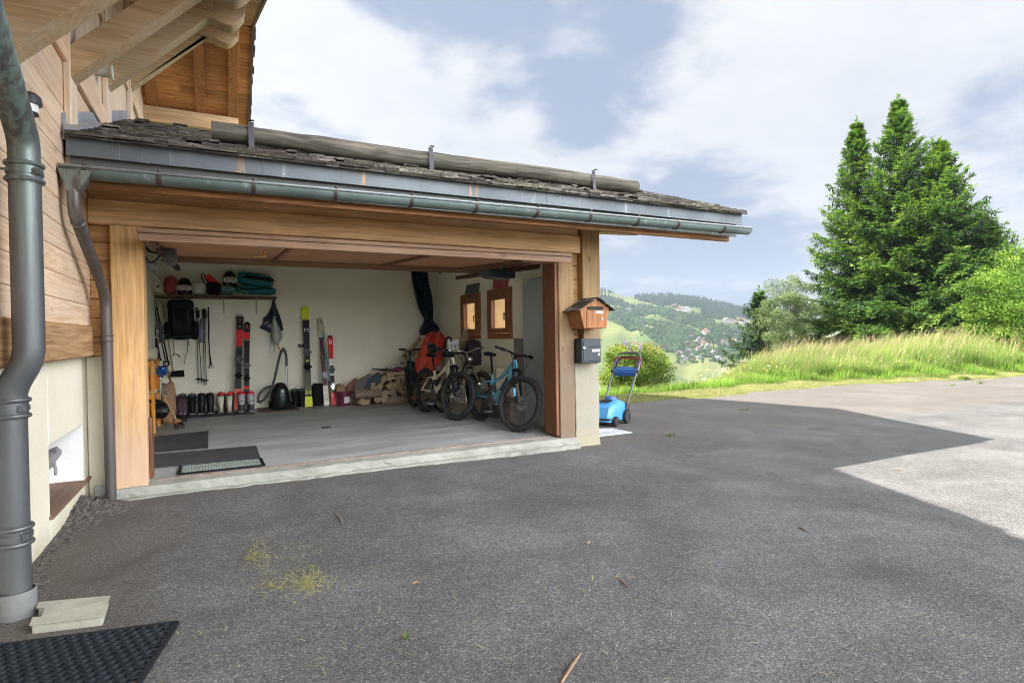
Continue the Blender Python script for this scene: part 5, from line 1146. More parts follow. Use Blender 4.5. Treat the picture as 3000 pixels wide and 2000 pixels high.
b = MB(); d = (e1-e0)/np.linalg.norm(e1-e0); k = at(*z2(575, 1225), 'Y', e1[1]); b.lathe([(.02, .0), (.05, .02), (.055, .06), (.05, .07)], k, d, 14); b.build('head', C('brush_brown', (.30, .14, .06), .7), hb)
b = MB(); X_, Y_, _ = basis(d)
for i in range(14): q_ = X_*math.cos(i*.449)*.045+Y_*math.sin(i*.449)*.045; b.cyl(k+d*.06+q_, k+d*.13+q_*1.5, .007, .003, 6)
b.build('bristles', black, hb)
# ---- orange wooden shelf unit at the left with its load
UX = -.84; uz = at(*z2(275, 475), 'X', UX)
w_or = wood('orange_pine', (.62, .30, .06), (.48, .20, .035), 'Z', .05, knots=.2)
su = thing('shelf_unit', 'orange pine shelf unit just inside the left door post', 'shelf', (-.9, 9.75, 0)); yA, yC = 9.36, 10.12; zt_ = 1.02
for x in (-.955, -.862):
    for y in (yA, yC): b = MB().b2(x, x+.045, y, y+.05, .0, zt_); b.build('post', w_or, su, bevel=.004)
for z in (.12, .52, zt_-.045): b = MB(); b.b2(-.955, -.82, yA+.051, yC-.001, z, z+.025); b.b2(-.909, -.863, yA+.004, yA+.04, z-.04, z+.03); b.b2(-.909, -.863, yC+.004, yC+.04, z-.04, z+.03); b.build('shelf_board', w_or, su, bevel=.003)
t = thing('blanket', 'folded beige cloth lying on top of the orange shelf unit', 'cloth', (-.88, 9.6, zt_)); b = MB(); blob(b, (-.88, 9.62, zt_+.085), (.085, .22, .095), .7, .08, 2); b.build('cloth', C('cloth_beige', (.50, .46, .33), .9, bump=.3), t)
t = thing('plastic_bag', 'shiny blue plastic bag hanging from the orange shelf unit', 'bag', (-.78, 10.0, .80)); b = MB(); blob(b, (-.775, 9.95, .84), (.07, .20, .075), .8, .16, 5, flat=False); b.build('bag', C('blue_plastic', (.02, .10, .36), .22), t)
t = thing('paint_can', 'orange canister with a white base on the orange shelf unit', 'can', (-.87, 9.62, .545)); b = MB(); b.cyl((-.87, 9.62, .60), (-.87, 9.62, .80), .058, n=20); b.build('can', C('can_orange', (.75, .16, .02), .4), t); b = MB(); b.cyl((-.87, 9.62, .546), (-.87, 9.62, .601), .0585, n=20); b.build('can_base', white, t)
t = thing('glove', 'black glove on the lower board of the orange shelf unit', 'glove', (-.86, 9.6, .50)); b = MB(); blob(b, (-.865, 9.52, .455), (.05, .13, .04), .8, .08, 9, flat=False)
for i in range(4): b.tube([(-.83+.012*i, 9.42+.02*i, .45), (-.795+.014*i, 9.37+.02*i, .44), (-.775+.014*i, 9.34+.02*i, .42)], [.014, .013, .010], 6)
b.build('glove', black, t)
t = thing('motorbike_helmet', 'shiny black ball shaped helmet on the floor inside the orange shelf unit', 'helmet', (-.80, 9.85, .145)); b = MB(); b.sph((-.79, 9.86, .27), (.115, .13, .125)); b.build('shell', gloss, t); b = MB(); b.sph((-.76, 9.80, .27), (.10, .10, .05)); b.build('visor', lens, t)
t = thing('canvas_bag', 'patterned canvas bag standing behind the hand brush stick', 'bag', (-.70, 10.3, 0)); b = MB(); blob(b, (-.72, 10.32, .32), (.10, .12, .32), .6, .08, 12); b.build('bag', C('canvas_olive', (.30, .27, .15), .9, col2=(.42, .16, .08), scale=16), t)
t = thing('key_bunch', 'bunch of shiny metal hooks and carabiners hanging by the orange shelf unit', 'carabiners', (-.76, 9.98, .62))
for i in range(6): b = MB(); b.torus((-.775+.02*(i % 3), 9.95+.03*i, .66-.035*i), (math.cos(i), math.sin(i), .3), .035, .005, 18, 6); b.build('carabiner', steel, t)
# ---- boards and skis stacked in the left corner
t = plank('snowboard', 'black snowboard with a white edge line standing in the left corner', 'snowboard', [(165, 1180), (200, 1140), (250, 1145), (300, 1180), (322, 1230), (360, 1560), (430, 1900), (330, 1910), (235, 1900), (180, 1560)], z1, 11.30, 11.3, .02, gloss)
b = MB(); b.tube([pw(z1, *q, 11.29) for q in ((215, 1148), (260, 1150), (300, 1190), (318, 1260), (340, 1420), (370, 1600), (415, 1850))], .004, 5); b.build('edge_line', white, t)
text('ional', 'lettering', whitep, pw(z1, 268, 1490, 11.297), (1, 0, 0), (0, 0, 1), .075, t)
t = thing('touring_skis', 'bundle of dark touring skis with grey bindings beside the black snowboard', 'skis', (-.6, 11.35, 0))
for k, (xa, ya, xb, yb_, mt) in enumerate(((300, 960, 500, 1930, dark), (340, 970, 540, 1930, black))):
    p0, p1 = pw(z1, xa, ya, 11.42-.03*k), pw(z1, xb, yb_, 11.2-.03*k); d = p1-p0
    b = MB(); b.tube([p0, p0+d*.03, p0+d*.2, p0+d*.5, p0+d*.8, p1], [.012, .045, .04, .032, .038, .04], 10, sq=.3); b.build('ski', mt, t)
    for f in (.38, .52, .60): q_ = p0+d*f; b = MB(); b.box(q_+np.array([0, -.04, 0]), (.06, .07, .09)); b.build('binding', dark, t, bevel=.01)
t = thing('snowboard', 'black board with white arcs, leftmost in the corner behind the door post', 'snowboard', (-.85, 11.35, 0)); b = MB(); p0, p1 = pw(z1, 170, 900, 11.42), pw(z1, 215, 1950, 11.2); b.tube([p0, p0+(p1-p0)*.03, p0+(p1-p0)*.2, p0+(p1-p0)*.6, p1], [.03, .10, .12, .11, .12], 12, sq=.15); b.build('deck', gloss, t)
for f in (.14, .20, .27, .33): b = MB(); q_ = p0+(p1-p0)*f; b.tube([q_+np.array([-.05, -.035, 0]), q_+np.array([0.01, -.04, .012]), q_+np.array([.05, -.035, -.015])], .007, 5); b.build('stripe', whitep, t)
t = thing('straw_hat', 'greyish woven cap on top of the boards in the left corner', 'hat', pw(z1, 245, 950, 11.4)); b = MB(); blob(b, pw(z1, 245, 915, 11.38), (.12, .09, .075), .8, .06, 2); b.build('cap', C('cap_straw', (.30, .28, .16), .9), t)
# ---- pairs of skis leaning on the back wall
def skis(label, top, bot, wd, bands, bind, extra=None, zm=z3):
    p1 = at(*zm(*top), 'Y', 11.545); p0 = at(*zm(*bot), 'Y', 11.30); p0[2] = max(.004, p0[2]) if p0[2] < .06 else .004
    t = thing('skis', label, 'skis', (p0[0], p0[1], 0)); d = p1-p0; L_ = np.linalg.norm(d); d /= L_; x_ = np.array([1.0, 0, 0]); x_ = x_-d*x_.dot(d); x_ /= np.linalg.norm(x_); nrm = np.cross(x_, d)
    if nrm[1] > 0: nrm = -nrm
    mats = []; W_ = wd/4.48/164.0
    for s_, off in ((0, .0), (1, -.016)):
        b = MB(); ts = sorted(set([0, .02, .04, .1, .2, .3, .4, .5, .6, .7, .8, .88, .93, .965, .985, 1.0]+[q[0] for q in bands]))
        for ta, tb in zip(ts[:-1], ts[1:]):
            mt = [q[1] for q in bands if q[0] <= ta+1e-6][-1]
            if mt not in mats: mats.append(mt)
            b.m_(mats.index(mt)); P = []
            for t_ in (ta, tb):
                side = W_*(.5-.14*math.sin(math.pi*min(1, max(0, t_)))**.8)
                if t_ > .96: side *= math.sqrt(max(.05, 1-((t_-.96)/.042)**2))
                if t_ < .02: side *= .85
                c_ = p0+d*L_*t_+nrm*(off*-1+.02*max(0, t_-.9)*10*(.03 if s_ else .0))
                P.append((c_-x_*side, c_+x_*side))
            (a, a2), (c_, c2) = P; h_ = nrm*.014; b.hexa([a, a2, a2+h_, a+h_, c_, c2, c2+h_, c_+h_])
        b.build('ski', mats, t)
    for f, w2, h2 in bind:
        c_ = p0+d*L_*f+nrm*.05; M3 = Matrix((tuple(x_), tuple(nrm), tuple(d))).transposed(); b = MB(); b.box(c_, (W_*.62, .05, h2), M3); b.box(c_+nrm*.02, (W_*1.05, .025, h2*.35), M3); b.box(c_+nrm*.02+d*h2*.5, (W_*.7, .03, .012), M3); b.build('binding', w2, t, bevel=.006)
    if extra:
        for s, f, sz, mt in extra:
            o_ = p0+d*L_*f+nrm*.0325
            text(s, 'lettering', mt, o_, x_, d, sz, t)
    return t, p0, d, L_, x_, nrm
skis('tall red and black skis nearest the white ski boots', (240, 180), (205, 1465), 95, [(0, maroon), (.02, salmon), (.23, gloss), (.665, red), (.835, gloss), (.975, C('tip_grey', (.3, .3, .3)))], [(.36, black, .10), (.53, dark, .13)], [('Y', .93, .10, salmon), ('HERO', .645, .035, greencol), ('V', .865, .05, whitep)])
skis('shorter red and black skis right of the tall red pair', (330, 282), (325, 1450), 85, [(0, navy), (.23, C('ski_navy2', (.06, .02, .035))), (.245, red), (.272, gloss), (.80, red), (.88, gloss)], [(.36, black, .10), (.50, dark, .12)], [('R', .94, .10, salmon), ('ROSS', .79, .03, whitep)])
skis('long lime yellow and black skis by the wall socket', (1095, 75), (1140, 1398), 105, [(0, yell), (.10, gloss), (.165, C('ski_olive', (.06, .075, .03))), (.33, gloss), (.86, yell)], [(.39, black, .11), (.535, dark, .12)], [('84', .14, .12, yell), ('M', .755, .11, whitep), ('88', .45, .05, yell)])
sk = skis('cream and dark maroon skis with turquoise poles leaning on them', (1285, 225), (1375, 1400), 75, [(0, cream), (.225, maroon), (.27, maroon), (.28, C('ski_wine', (.06, .014, .02))), (.77, cream)], [(.33, C('bind_grey', (.30, .31, .33), .35)), (.40, steel)] and [(.34, C('bind_grey', (.30, .31, .33), .35), .12), (.53, dark, .12)], [('XX', .07, .06, gloss)])
skis('short bright red and white skis next to the dark red bucket', (1418, 460), (1465, 1385), 75, [(0, red), (.18, greencol), (.24, whitep), (.32, gloss), (.42, whitep), (.66, red), (.97, maroon)], [(.26, C('bind_silver', (.5, .5, .5), .3, metal=.5), .13), (.50, dark, .14)], [('R', .895, .13, whitep), ('F', .13, .09, whitep)])
t = thing('ski_poles', 'turquoise ski poles with cream grips leaning on the cream skis', 'ski poles', at(*z3(1430, 1090), 'Y', 11.4)); tq = C('pole_turquoise', (.03, .22, .22), .35)
for (xa, ya), (xb, yb_) in (((1300, 345), (1425, 1120)), ((1335, 350), (1415, 1100))):
    p0, p1 = at(*z3(xa, ya), 'Y', 11.44), at(*z3(xb, yb_), 'Y', 11.30); d = (p1-p0)/np.linalg.norm(p1-p0); b = MB(); b.cyl(p0+d*.1, p1, .009, .006); b.build('shaft', tq, t); b = MB(); b.tube([p0-d*.08, p0, p0+d*.1], [.016, .018, .014], 8); b.build('grip', cream, t); b = MB(); b.lathe([(.008, 0), (.045, .01), (.008, .015)], p1-d*.06, d, 10); b.build('basket', black, t); b = MB(); b.tube([p0-d*.07, p0-d*.12+np.array([-.04, -.02, .02]), p0-d*.16+np.array([-.05, -.02, 0]), p0+np.array([-.05, -.01, -.05])], .006, 5); b.build('strap', C('strap_tan', (.25, .20, .12)), t)
# ---- row of ski boots
def make_boot(shell, cuff, liner, buckle, tongue=None):
    t = thing('ski_boot', '', 'ski boot'); 
    def loft(secs, n=16):
        return [[(cx+a*math.copysign(abs(math.cos(q))**.75, math.cos(q)), bb*math.copysign(abs(math.sin(q))**.75, math.sin(q)), z) for q in np.linspace(0, 2*math.pi, n+1)] for z, cx, a, bb in secs]
    b = MB(); b.grid(loft([(0, .045, .145, .048), (.03, .045, .15, .052), (.07, .04, .148, .055), (.105, .0, .105, .055), (.15, -.03, .075, .052), (.2, -.035, .066, .05)])); b._add([(-.1, 0, 0)], []); b.build('shell', shell, t, False)
    b = MB(); b.grid(loft([(.13, -.03, .078, .056), (.17, -.03, .075, .06), (.24, -.012, .078, .063), (.31, .012, .084, .066)])); b.build('cuff', cuff, t, False)
    b = MB(); g = loft([(.28, .0, .07, .055), (.34, .02, .075, .058), (.345, .02, .062, .045), (.25, .0, .05, .04)]); b.grid(g); b.tube([(-.05, -.02, .33), (-.055, 0, .385), (-.05, .02, .33)], .006, 5); b.build('liner', liner, t, False)
    for k, (z, x) in enumerate(((.06, .10), (.11, .05), (.20, .06), (.265, .075))):
        b = MB(); b.box((x-.05, -.058, z), (.07, .014, .018)); b.box((x-.05, .058, z), (.05, .014, .018)); b.tube([(x-.03, -.058, z), (x+.012+.01*(k > 1), 0, z+.012), (x-.03, .058, z)], .006, 5); b.build('buckle', buckle, t, False)
    b = MB(); b.b2(-.10, .19, -.045, .045, -.002, .014); b.build('sole', C('sole_grey', (.25, .25, .22)), t, False)
    if tongue is not None:
        b = MB(); P = []
        for z, x, w_ in ((.02, -.108, .03), (.12, -.112, .035), (.2, -.108, .045), (.29, -.078, .05)): P.append([(x-.006, -w_, z), (x-.014, 0, z), (x-.006, w_, z)])
        b.grid(P); b.build('spine', tongue, t, False, solid=.012)
    return t
bsil = C('buckle_grey', (.32, .32, .33), .35, metal=.5)
bt_b = make_boot(gloss, black, dark, dark); bt_s = make_boot(gloss, gloss, black, bsil); bt_w = make_boot(C('boot_dark', (.03, .03, .03), .4), C('boot_cuff_dark', (.02, .02, .02), .4), red, C('buckle_red', (.4, .05, .05), .4), cream); bt_g = make_boot(dark, C('boot_grey', (.35, .35, .36), .4), red, bsil)
used = set()
for (x, y), pr, lab, rz in (((530, 1140), bt_b, 'leftmost black ski boot in the row, behind the snow shovel blade', 92), ((665, 1138), bt_b, 'second black ski boot from the left, half behind the snow shovel', 90), ((800, 1134), bt_b, 'third black ski boot from the left with a high tab', 93), ((940, 1128), bt_s, 'black ski boot with silver buckles, left one of its pair', 86), ((1062, 1122), bt_s, 'black ski boot with silver buckles just left of the cream boots', 95), ((1225, 1112), bt_w, 'cream and black ski boot with red lining, left of the pair', 84), ((1352, 1108), bt_w, 'cream and black ski boot with red lining touching the tall red skis', 80), ((1510, 1100), bt_g, 'grey and black ski boot between the two pairs of red skis', 88), ((1640, 1096), bt_g, 'grey and black ski boot at the right end of the row', 100)):
    p = at(*z2(x, y), 'Z', .012); p[1] = min(p[1], 11.40)
    if id(pr) in used: dup(pr, (p[0], p[1], .012), R(rz), lab)
    else: used.add(id(pr)); pr.location = (p[0], p[1], .012); pr.rotation_euler = (0, 0, R(rz)); pr['label'] = lab
for o in list(COL.objects):
    if o.name.split('.')[0] == 'ski_boot': o['group'] = 'ski boots along the back wall'
for x, lab in ((960, 'left boot of the shiny black pair between the vacuum cleaner and the lime skis'), (1048, 'right boot of the shiny black pair against the lime skis')):
    p = at(*z3(x, 1400), 'Z', .0); o = dup(bt_b, (p[0], min(p[1], 11.4), 0), R(90), lab)
# ---- hanging navy bag and clear bag, sockets, bucket, dark bag
t = thing('drawstring_bag', 'dark navy bag with white letters hanging on the back wall', 'bag', pw(z3, 650, 430, 11.5))
pts = [(672, -40), (692, -40), (705, 60), (745, 160), (790, 290), (806, 385), (790, 405), (740, 330), (690, 330), (640, 430), (590, 400), (495, 362), (540, 300), (545, 230), (600, 185), (650, 90)]
P = [pw(z3, x, y, 11.55) for x, y in pts]; c0 = pw(z3, 660, 250, 11.44); b = MB(); b._add([c0]+P+[(p[0], 11.59, p[2]) for p in P], [(0, 1+(i+1) % 16, 1+i) for i in range(16)]+[(1+i, 1+(i+1) % 16, 17+(i+1) % 16, 17+i) for i in range(16)], True); b.build('bag', navyc, t)
text('IT', 'lettering', whitep, pw(z3, 628, 338, 11.478), (1, 0, .25), (0, -.2, 1), .085, t)
b = MB(); b.tube([pw(z3, *q, 11.47) for q in ((555, 305), (625, 275))], .005, 5); b.tube([pw(z3, *q, 11.47) for q in ((700, 215), (722, 207))], .005, 5); b.build('stripe', whitep, t)
t = thing('racket_bag', 'clear grey bag with a wooden handle sticking out, hanging in front of the navy bag', 'bag', pw(z3, 720, 570, 11.42)); b = MB(); P = []
for yv, x0, x1 in ((210, 672, 690), (300, 655, 725), (380, 650, 765), (450, 650, 790), (520, 660, 780), (580, 690, 735)):
    P.append([pw(z3, x0+(x1-x0)*k/8, yv+8*math.sin(k*2.1), 11.42-.035*math.sin(math.pi*k/8)) for k in range(9)])
b.grid(P); b.build('bag', C('clear_grey', (.30, .33, .29), .3), t, solid=.01)
b = MB(); b.cyl(pw(z3, 725, 550, 11.42), pw(z3, 752, 638, 11.42), .016); b.build('handle', w_hand, t)
b = MB(); b.tube([pw(z3, *q, 11.41) for q in ((680, -20), (684, 210), (650, 330), (640, 520), (628, 700), (690, 660), (695, 600), (640, 440), (690, 250), (712, 60))], .005, 5); b.build('cord', C('cord_teal', (.05, .14, .16)), t)
t = thing('wall_socket', 'black double socket in a grey frame on the back wall left of the lime skis', 'socket', pw(z3, 1038, 595, YB-.01)); q0, q1 = pw(z3, 996, 622, YB-.012), pw(z3, 1085, 567, YB-.012); b = MB(); b.b2(q0[0], q1[0], YB-.012, YB-.001, q0[2], q1[2]); b.build('frame', C('socket_grey', (.4, .4, .37)), t)
for k in range(2): b = MB(); w_ = (q1[0]-q0[0])/2; b.b2(q0[0]+k*w_+.012, q0[0]+(k+1)*w_-.010, YB-.016, YB-.0125, q0[2]+.014, q1[2]-.014); b.build('outlet', black, t)
t = thing('bag', 'plain black bag standing behind the cream skis', 'bag', at(*z3(1260, 1400), 'Y', 11.45)); b = MB(); a, c = pw(z3, 1185, 1402, 11.44), pw(z3, 1335, 1085, 11.44); blob(b, ((a[0]+c[0])/2, 11.47, c[2]/2), ((c[0]-a[0])/2, .10, c[2]/2), .45, .03, 3); b.build('body', black, t)
bkp = at(*z4(705, 1372), 'Z', 0); bkp[1] = min(bkp[1], 11.3); t = thing('bucket', 'dark red bucket with a white label beside the firewood', 'bucket', bkp); b = MB(); b.lathe([(0, .002), (.115, .002), (.15, .26), (.158, .262), (.158, .275), (.148, .275), (.112, .012)], bkp, n=26); b.build('pail', C('bucket_red', (.13, .02, .04), .4), t)
b = MB(); P = [[(bkp[0]+(.117+.035*h/.26+.002)*math.sin(a), bkp[1]-(.117+.035*h/.26+.002)*math.cos(a), h) for a in np.linspace(-.1, .75, 8)] for h in (.05, .17)]; b.grid(P); b.build('paper_label', whitep, t)
b = MB(); blob(b, (bkp[0]-.06, bkp[1], .30), (.09, .08, .10), .6, .12, 4); tag(b.build('paper_sack', card), 'crumpled brown paper sack sticking out of the dark red bucket', 'sack')
# ---- vacuum cleaner
vc = at(*z3(768, 1425), 'Z', .0); vc[1] = 11.15; k = np.array([0, 0, 0]); vx = at(*z3(768, 1300), 'Y', 11.15)[0]
t = thing('vacuum_cleaner', 'black cylinder vacuum cleaner standing on end with its hose curled up', 'vacuum cleaner', (vx, 11.15, .02))
b = MB(); P = []
for z, rx, ry in ((.02, .15, .13), (.06, .17, .15), (.2, .168, .15), (.32, .155, .14), (.42, .12, .115), (.48, .075, .08), (.50, .02, .02)): P.append([(vx+rx*math.copysign(abs(math.cos(a))**.8, math.cos(a)), 11.15+ry*math.sin(a), z) for a in np.linspace(0, 2*math.pi, 25)])
b.grid(P); b.build('body', gloss, t)
b = MB(); blob(b, (vx+.02, 11.02, .27), (.06, .03, .14), .7, .0, 1, flat=False); b.build('cover', C('vac_teal', (.02, .05, .05), .2), t)
for s_ in (-1, 1): b = MB(); b.lathe([(0, -.02), (.06, -.02), (.06, .02), (0, .02)], (vx+s_*.165, 11.2, .10), (1, 0, 0), 18); b.build('wheel', black, t)
hose = [pw(z3, *q, yy) for q, yy in (((700, 1130), 11.08), ((640, 1125), 11.05), ((560, 1150), 11.04), ((480, 1240), 11.03), ((465, 1320), 11.03), ((510, 1340), 11.03), ((580, 1270), 11.02), ((650, 1160), 11.0), ((690, 1040), 11.0), ((720, 900), 11.02), ((750, 760), 11.05), ((780, 660), 11.1), ((805, 635), 11.12), ((835, 670), 11.12), ((848, 750), 11.12), ((848, 860), 11.12))]
hose = pipe_path(hose, 3); b = MB(); b.tube(hose, [.021+.003*(i % 2) for i in range(len(hose))], 10); b.build('hose', dark, t)
b = MB(); b.cyl(pw(z3, 848, 850, 11.12), pw(z3, 852, 1240, 11.12), .017); b.build('pipe', steel, t); b = MB(); b.cyl(pw(z3, 852, 1235, 11.12), pw(z3, 862, 1400, 11.12), .02); b.box(pw(z3, 880, 1395, 11.1), (.2, .08, .05)); b.build('nozzle', black, t)
# ---- mats, drain
def mat_quad(name, label, q, z, mat, th=.010, cat='door mat'):
    P = [at(*p, 'Z', z) for p in q]; b = MB(); b.hexa([p-np.array([0, 0, th]) for p in P]+P); return tag(b.build(name, mat), label, cat), P
def ribbed():
    t = NT('ribbed_rubber'); w_ = t.N.new('ShaderNodeTexWave'); w_.inputs['Scale'].default_value = 42; w_.bands_direction = 'X'; t.L.new(t.tc.outputs['Object'], w_.inputs[0]); n = t.noise(3, None, 5)
    t.col(t.ramp(n, ((.3, (.024, .025, .029)), (.7, (.055, .057, .064))))); t.set('Roughness', .7); t.bump(w_.outputs[0], .4, .004); return t.m
rib = ribbed()
mat_quad('rubber_mat', 'long black rubber mat under the row of ski boots', [(388, 1245), z2(715, 1240), z2(725, 1195), z2(500, 1180)], .0105, rib)
a_ = at(*z2(735, 1195), 'Z', .009); c_ = at(*z2(1690, 1130), 'Z', .009)
b = MB(); b.hexa([(a_[0], a_[1], .0), (c_[0], c_[1], .0), (c_[0]-.03, 11.56, .0), (-.9, 11.56, .0), (a_[0], a_[1], .009), (c_[0], c_[1], .009), (c_[0]-.03, 11.56, .009), (-.9, 11.56, .009)]); tag(b.build('rubber_mat', rib), 'black boot mat along the back wall under the boots and red skis', 'door mat')
for o in COL.objects:
    if o.get('label') == 'long black rubber mat under the row of ski boots': o['label'] = 'small black rubber mat in front of the snow shovel'
q = [zf(60, 494), zf(822, 434), zf(826, 240), zf(60, 318)]; mat_quad('rubber_mat', 'grey black ribbed mat behind the front one at the left of the garage floor', q, .011, rib)
q = [zf(20, 676), zf(170, 664), zf(1425, 556), zf(1376, 410), zf(20, 520)]
P = [at(*p, 'Z', .011) for p in (zf(20, 676), zf(1425, 556), zf(1376, 410), zf(20, 520))]; t = thing('framed_mat', 'front black mat with a greenish grating strip near the garage sill', 'door mat', (.1, 6.5, .0))
b = MB(); b.hexa([p-np.array([0, 0, .0105]) for p in P]+P); b.build('mat', rib, t)
G = [at(*p, 'Z', .013) for p in (zf(486, 735), zf(1465, 634), zf(1425, 556), zf(505, 640))]
def bil(u, v): return G[0]*(1-u)*(1-v)+G[1]*u*(1-v)+G[2]*u*v+G[3]*(1-u)*v
b = MB()
for (u0, v0), (u1, v1) in (((0, 0), (1, 0)), ((1, 0), (1, 1)), ((0, 1), (0, 0))): b.beam(bil(u0, v0), bil(u1, v1), .025, .012)
b.build('frame', black, t); b = MB(); b._add([bil(.03, .06)-np.array([0, 0, .0005]), bil(.97, .06)-np.array([0, 0, .0005]), bil(.97, .96)-np.array([0, 0, .0005]), bil(.03, .96)-np.array([0, 0, .0005])], [(0, 1, 2, 3)]); b.build('grating_base', C('grate_green', (.36, .42, .37), .6), t)
b = MB()
for i in range(1, 30): b.beam(bil(i/30, .12), bil(i/30+.004, .9), .006, .008)
b.beam(bil(.03, .5), bil(.97, .5), .006, .006); b.build('grating', C('grate_dark', (.16, .20, .18), .6), t)
q = [z3(470, 1470), z3(1010, 1440), z3(1000, 1395), z3(450, 1395)]; P = [at(*p, 'Z', .02) for p in q]; P[2][1] = P[3][1] = 11.55; b = MB(); b.hexa([p-np.array([0, 0, .018]) for p in P]+P); tag(b.build('coir_mat', C('coir', (.13, .10, .07), .95, bump=.6, bscale=200)), 'brown mat under the vacuum cleaner', 'door mat')
dr_ = at(956, 1251, 'Z', 0.003); b = MB(); b.lathe([(0, .002), (.07, .002), (.075, -.002)], dr_, n=24); tag(b.build('floor_drain', C('drain_iron', (.07, .06, .045), .8)), 'round rusty floor drain in the middle of the garage floor', 'drain')
# ---- curtain in the corner
b = MB(); P = []
for yv, x0, x1, f in ((20, 188, 352, .035), (150, 200, 365, .04), (300, 232, 400, .045), (420, 262, 412, .045), (500, 300, 412, .035), (535, 322, 408, .022), (560, 318, 420, .025), (610, 296, 460, .04), (660, 276, 500, .05), (700, 285, 505, .05)):
    P.append([at(*z5(x0+(x1-x0)*k/40, yv), 'Y', 11.40+f*math.sin(k*1.25+yv*.002)-.02*math.sin(math.pi*k/40)) for k in range(41)])
b.grid(P); tag(b.build('curtain', C('curtain_navy', (.035, .07, .11), .85, bump=.2), solid=.006), 'dark blue gathered curtain hanging in the back corner', 'curtain')
# ---- red sled
SY = 10.55; t = thing('sled', 'red plastic sled standing on end in the corner behind the bikes', 'sled', at(*z5(330, 1075), 'Y', SY)); rsl = C('sled_red', (.62, .085, .055), .35, bump=.05)
def sledline(yv):                         # left, right edge in enlarged-photo pixels
    L_ = np.interp(yv, [670, 690, 760, 890, 1060, 1085], [395, 350, 310, 262, 208, 235]); R_ = np.interp(yv, [670, 690, 760, 960, 1010, 1085], [470, 520, 548, 505, 470, 420]); return L_, R_
P = []
for yv in np.linspace(668, 1090, 26):
    L_, R_ = sledline(yv); row = []
    for k in range(33):
        u_ = k/32; rim = (abs(u_-.5) > .44)*.05+.035*max(0, math.cos((u_-.5)*6*math.pi))**2; lean = (yv-668)/420*.35; row.append(at(*z5(L_+(R_-L_)*u_, yv), 'Y', SY+.12-lean-rim-(.05 if yv < 685 or yv > 1075 else 0)))
    P.append(row)
b = MB(); b.grid(P); b.build('tub', rsl, t, solid=.012)
for xx in (425, 490): b = MB(); b.tube([at(*z5(xx+o, yv), 'Y', SY+.02-(yv-668)/420*.35) for yv, o in ((680, 0), (760, -6), (900, -18))], .01, 6); b.build('groove', C('sled_dark', (.25, .03, .02), .5), t)
# ---- firewood, each log a thing
bark = C('bark', (.085, .062, .048), .95, bump=.8, bscale=30, var=.35); ends = wood('cut_wood', (.36, .25, .15), (.23, .15, .09), 'Y', .0, knots=0); endd = wood('cut_wood_old', (.30, .22, .16), (.19, .13, .09), 'Y', 0, knots=0)
protos = []
for i, poly in enumerate(([(-.09, -.05), (.09, -.06), (.02, .07)], [(-.07, -.07), (.07, -.07), (.08, .03), (0, .08), (-.07, .04)], [(-.08, -.04), (.06, -.07), (.09, .02), (-.02, .07)], [(.08*math.cos(a), .08*math.sin(a)) for a in np.linspace(0, 5.6, 9)])):
    b = MB(); n = len(poly); L_ = .36
    b.m_(0); V = [(x, -L_/2, z) for x, z in poly]+[(x*1.03+.004, L_/2, z) for x, z in poly]
    b._add(V, [(i_, (i_+1) % n, n+(i_+1) % n, n+i_) for i_ in range(n)]); b.m_(1); b._add(V, [tuple(reversed(range(n))), tuple(range(n, 2*n))]); o = b.build('firewood_log', [bark if i % 2 else endd, ends if i < 3 else endd], bevel=.005); protos.append(o)
rs_ = random.Random(12); LB = 'split log with its cut end showing in the firewood heap behind the bikes'; k = 0
for row, (zc, xa, xb, yb0) in enumerate(((.08, 2.45, 4.05, 11.12), (.215, 2.40, 4.05, 11.15), (.35, 2.52, 4.05, 11.18), (.48, 2.70, 4.05, 11.20), (.61, 2.95, 4.0, 11.22), (.73, 3.25, 4.0, 11.24))):
    x = xa+.08
    while x < xb:
        o = protos[k] if k < 4 else protos[rs_.randrange(4)].copy()
        if k >= 4: COL.objects.link(o)
        k += 1; o.location = (x, yb0+rs_.uniform(-.06, .06), zc+rs_.uniform(-.012, .012)); o.rotation_euler = (rs_.uniform(-.08, .08), rs_.uniform(0, 6.28), rs_.uniform(-.22, .22)); s_ = rs_.uniform(.85, 1.15); o.scale = (s_, 1, s_); tag(o, LB, 'firewood', 'firewood heap'); x += rs_.uniform(.135, .175)
for (xa, ya), (xb, yb_), lab in (((850, 1230), (1190, 1215), 'long thick log lying crosswise at the front of the firewood heap'), ((1240, 1320), (1530, 1300), 'lowest log lying crosswise at the front right of the heap')):
    p0, p1 = pw(z4, xa, ya, 10.98), pw(z4, xb, yb_, 10.98); b = MB(); b.m_(0); b.tube([p0, p0*.6+p1*.4+np.array([0, 0, .006]), p1], [.088, .092, .086], 9, cap=False, sm=False); b.m_(1); n = 9; V = b.v[:]; b._add(V[:n], [tuple(reversed(range(n)))]); b._add(V[-n:], [tuple(range(n))]); tag(b.build('firewood_log', [endd, ends]), lab, 'firewood', 'firewood heap')
for (xa, ya), lab in (((915, 1320), 'pale upright log end under the long crosswise log'),): p0 = pw(z4, xa, ya, 10.97); o = protos[2].copy(); COL.objects.link(o); o.location = (p0[0], 11.02, .085); o.rotation_euler = (0, .2, .1); tag(o, lab, 'firewood', 'firewood heap')
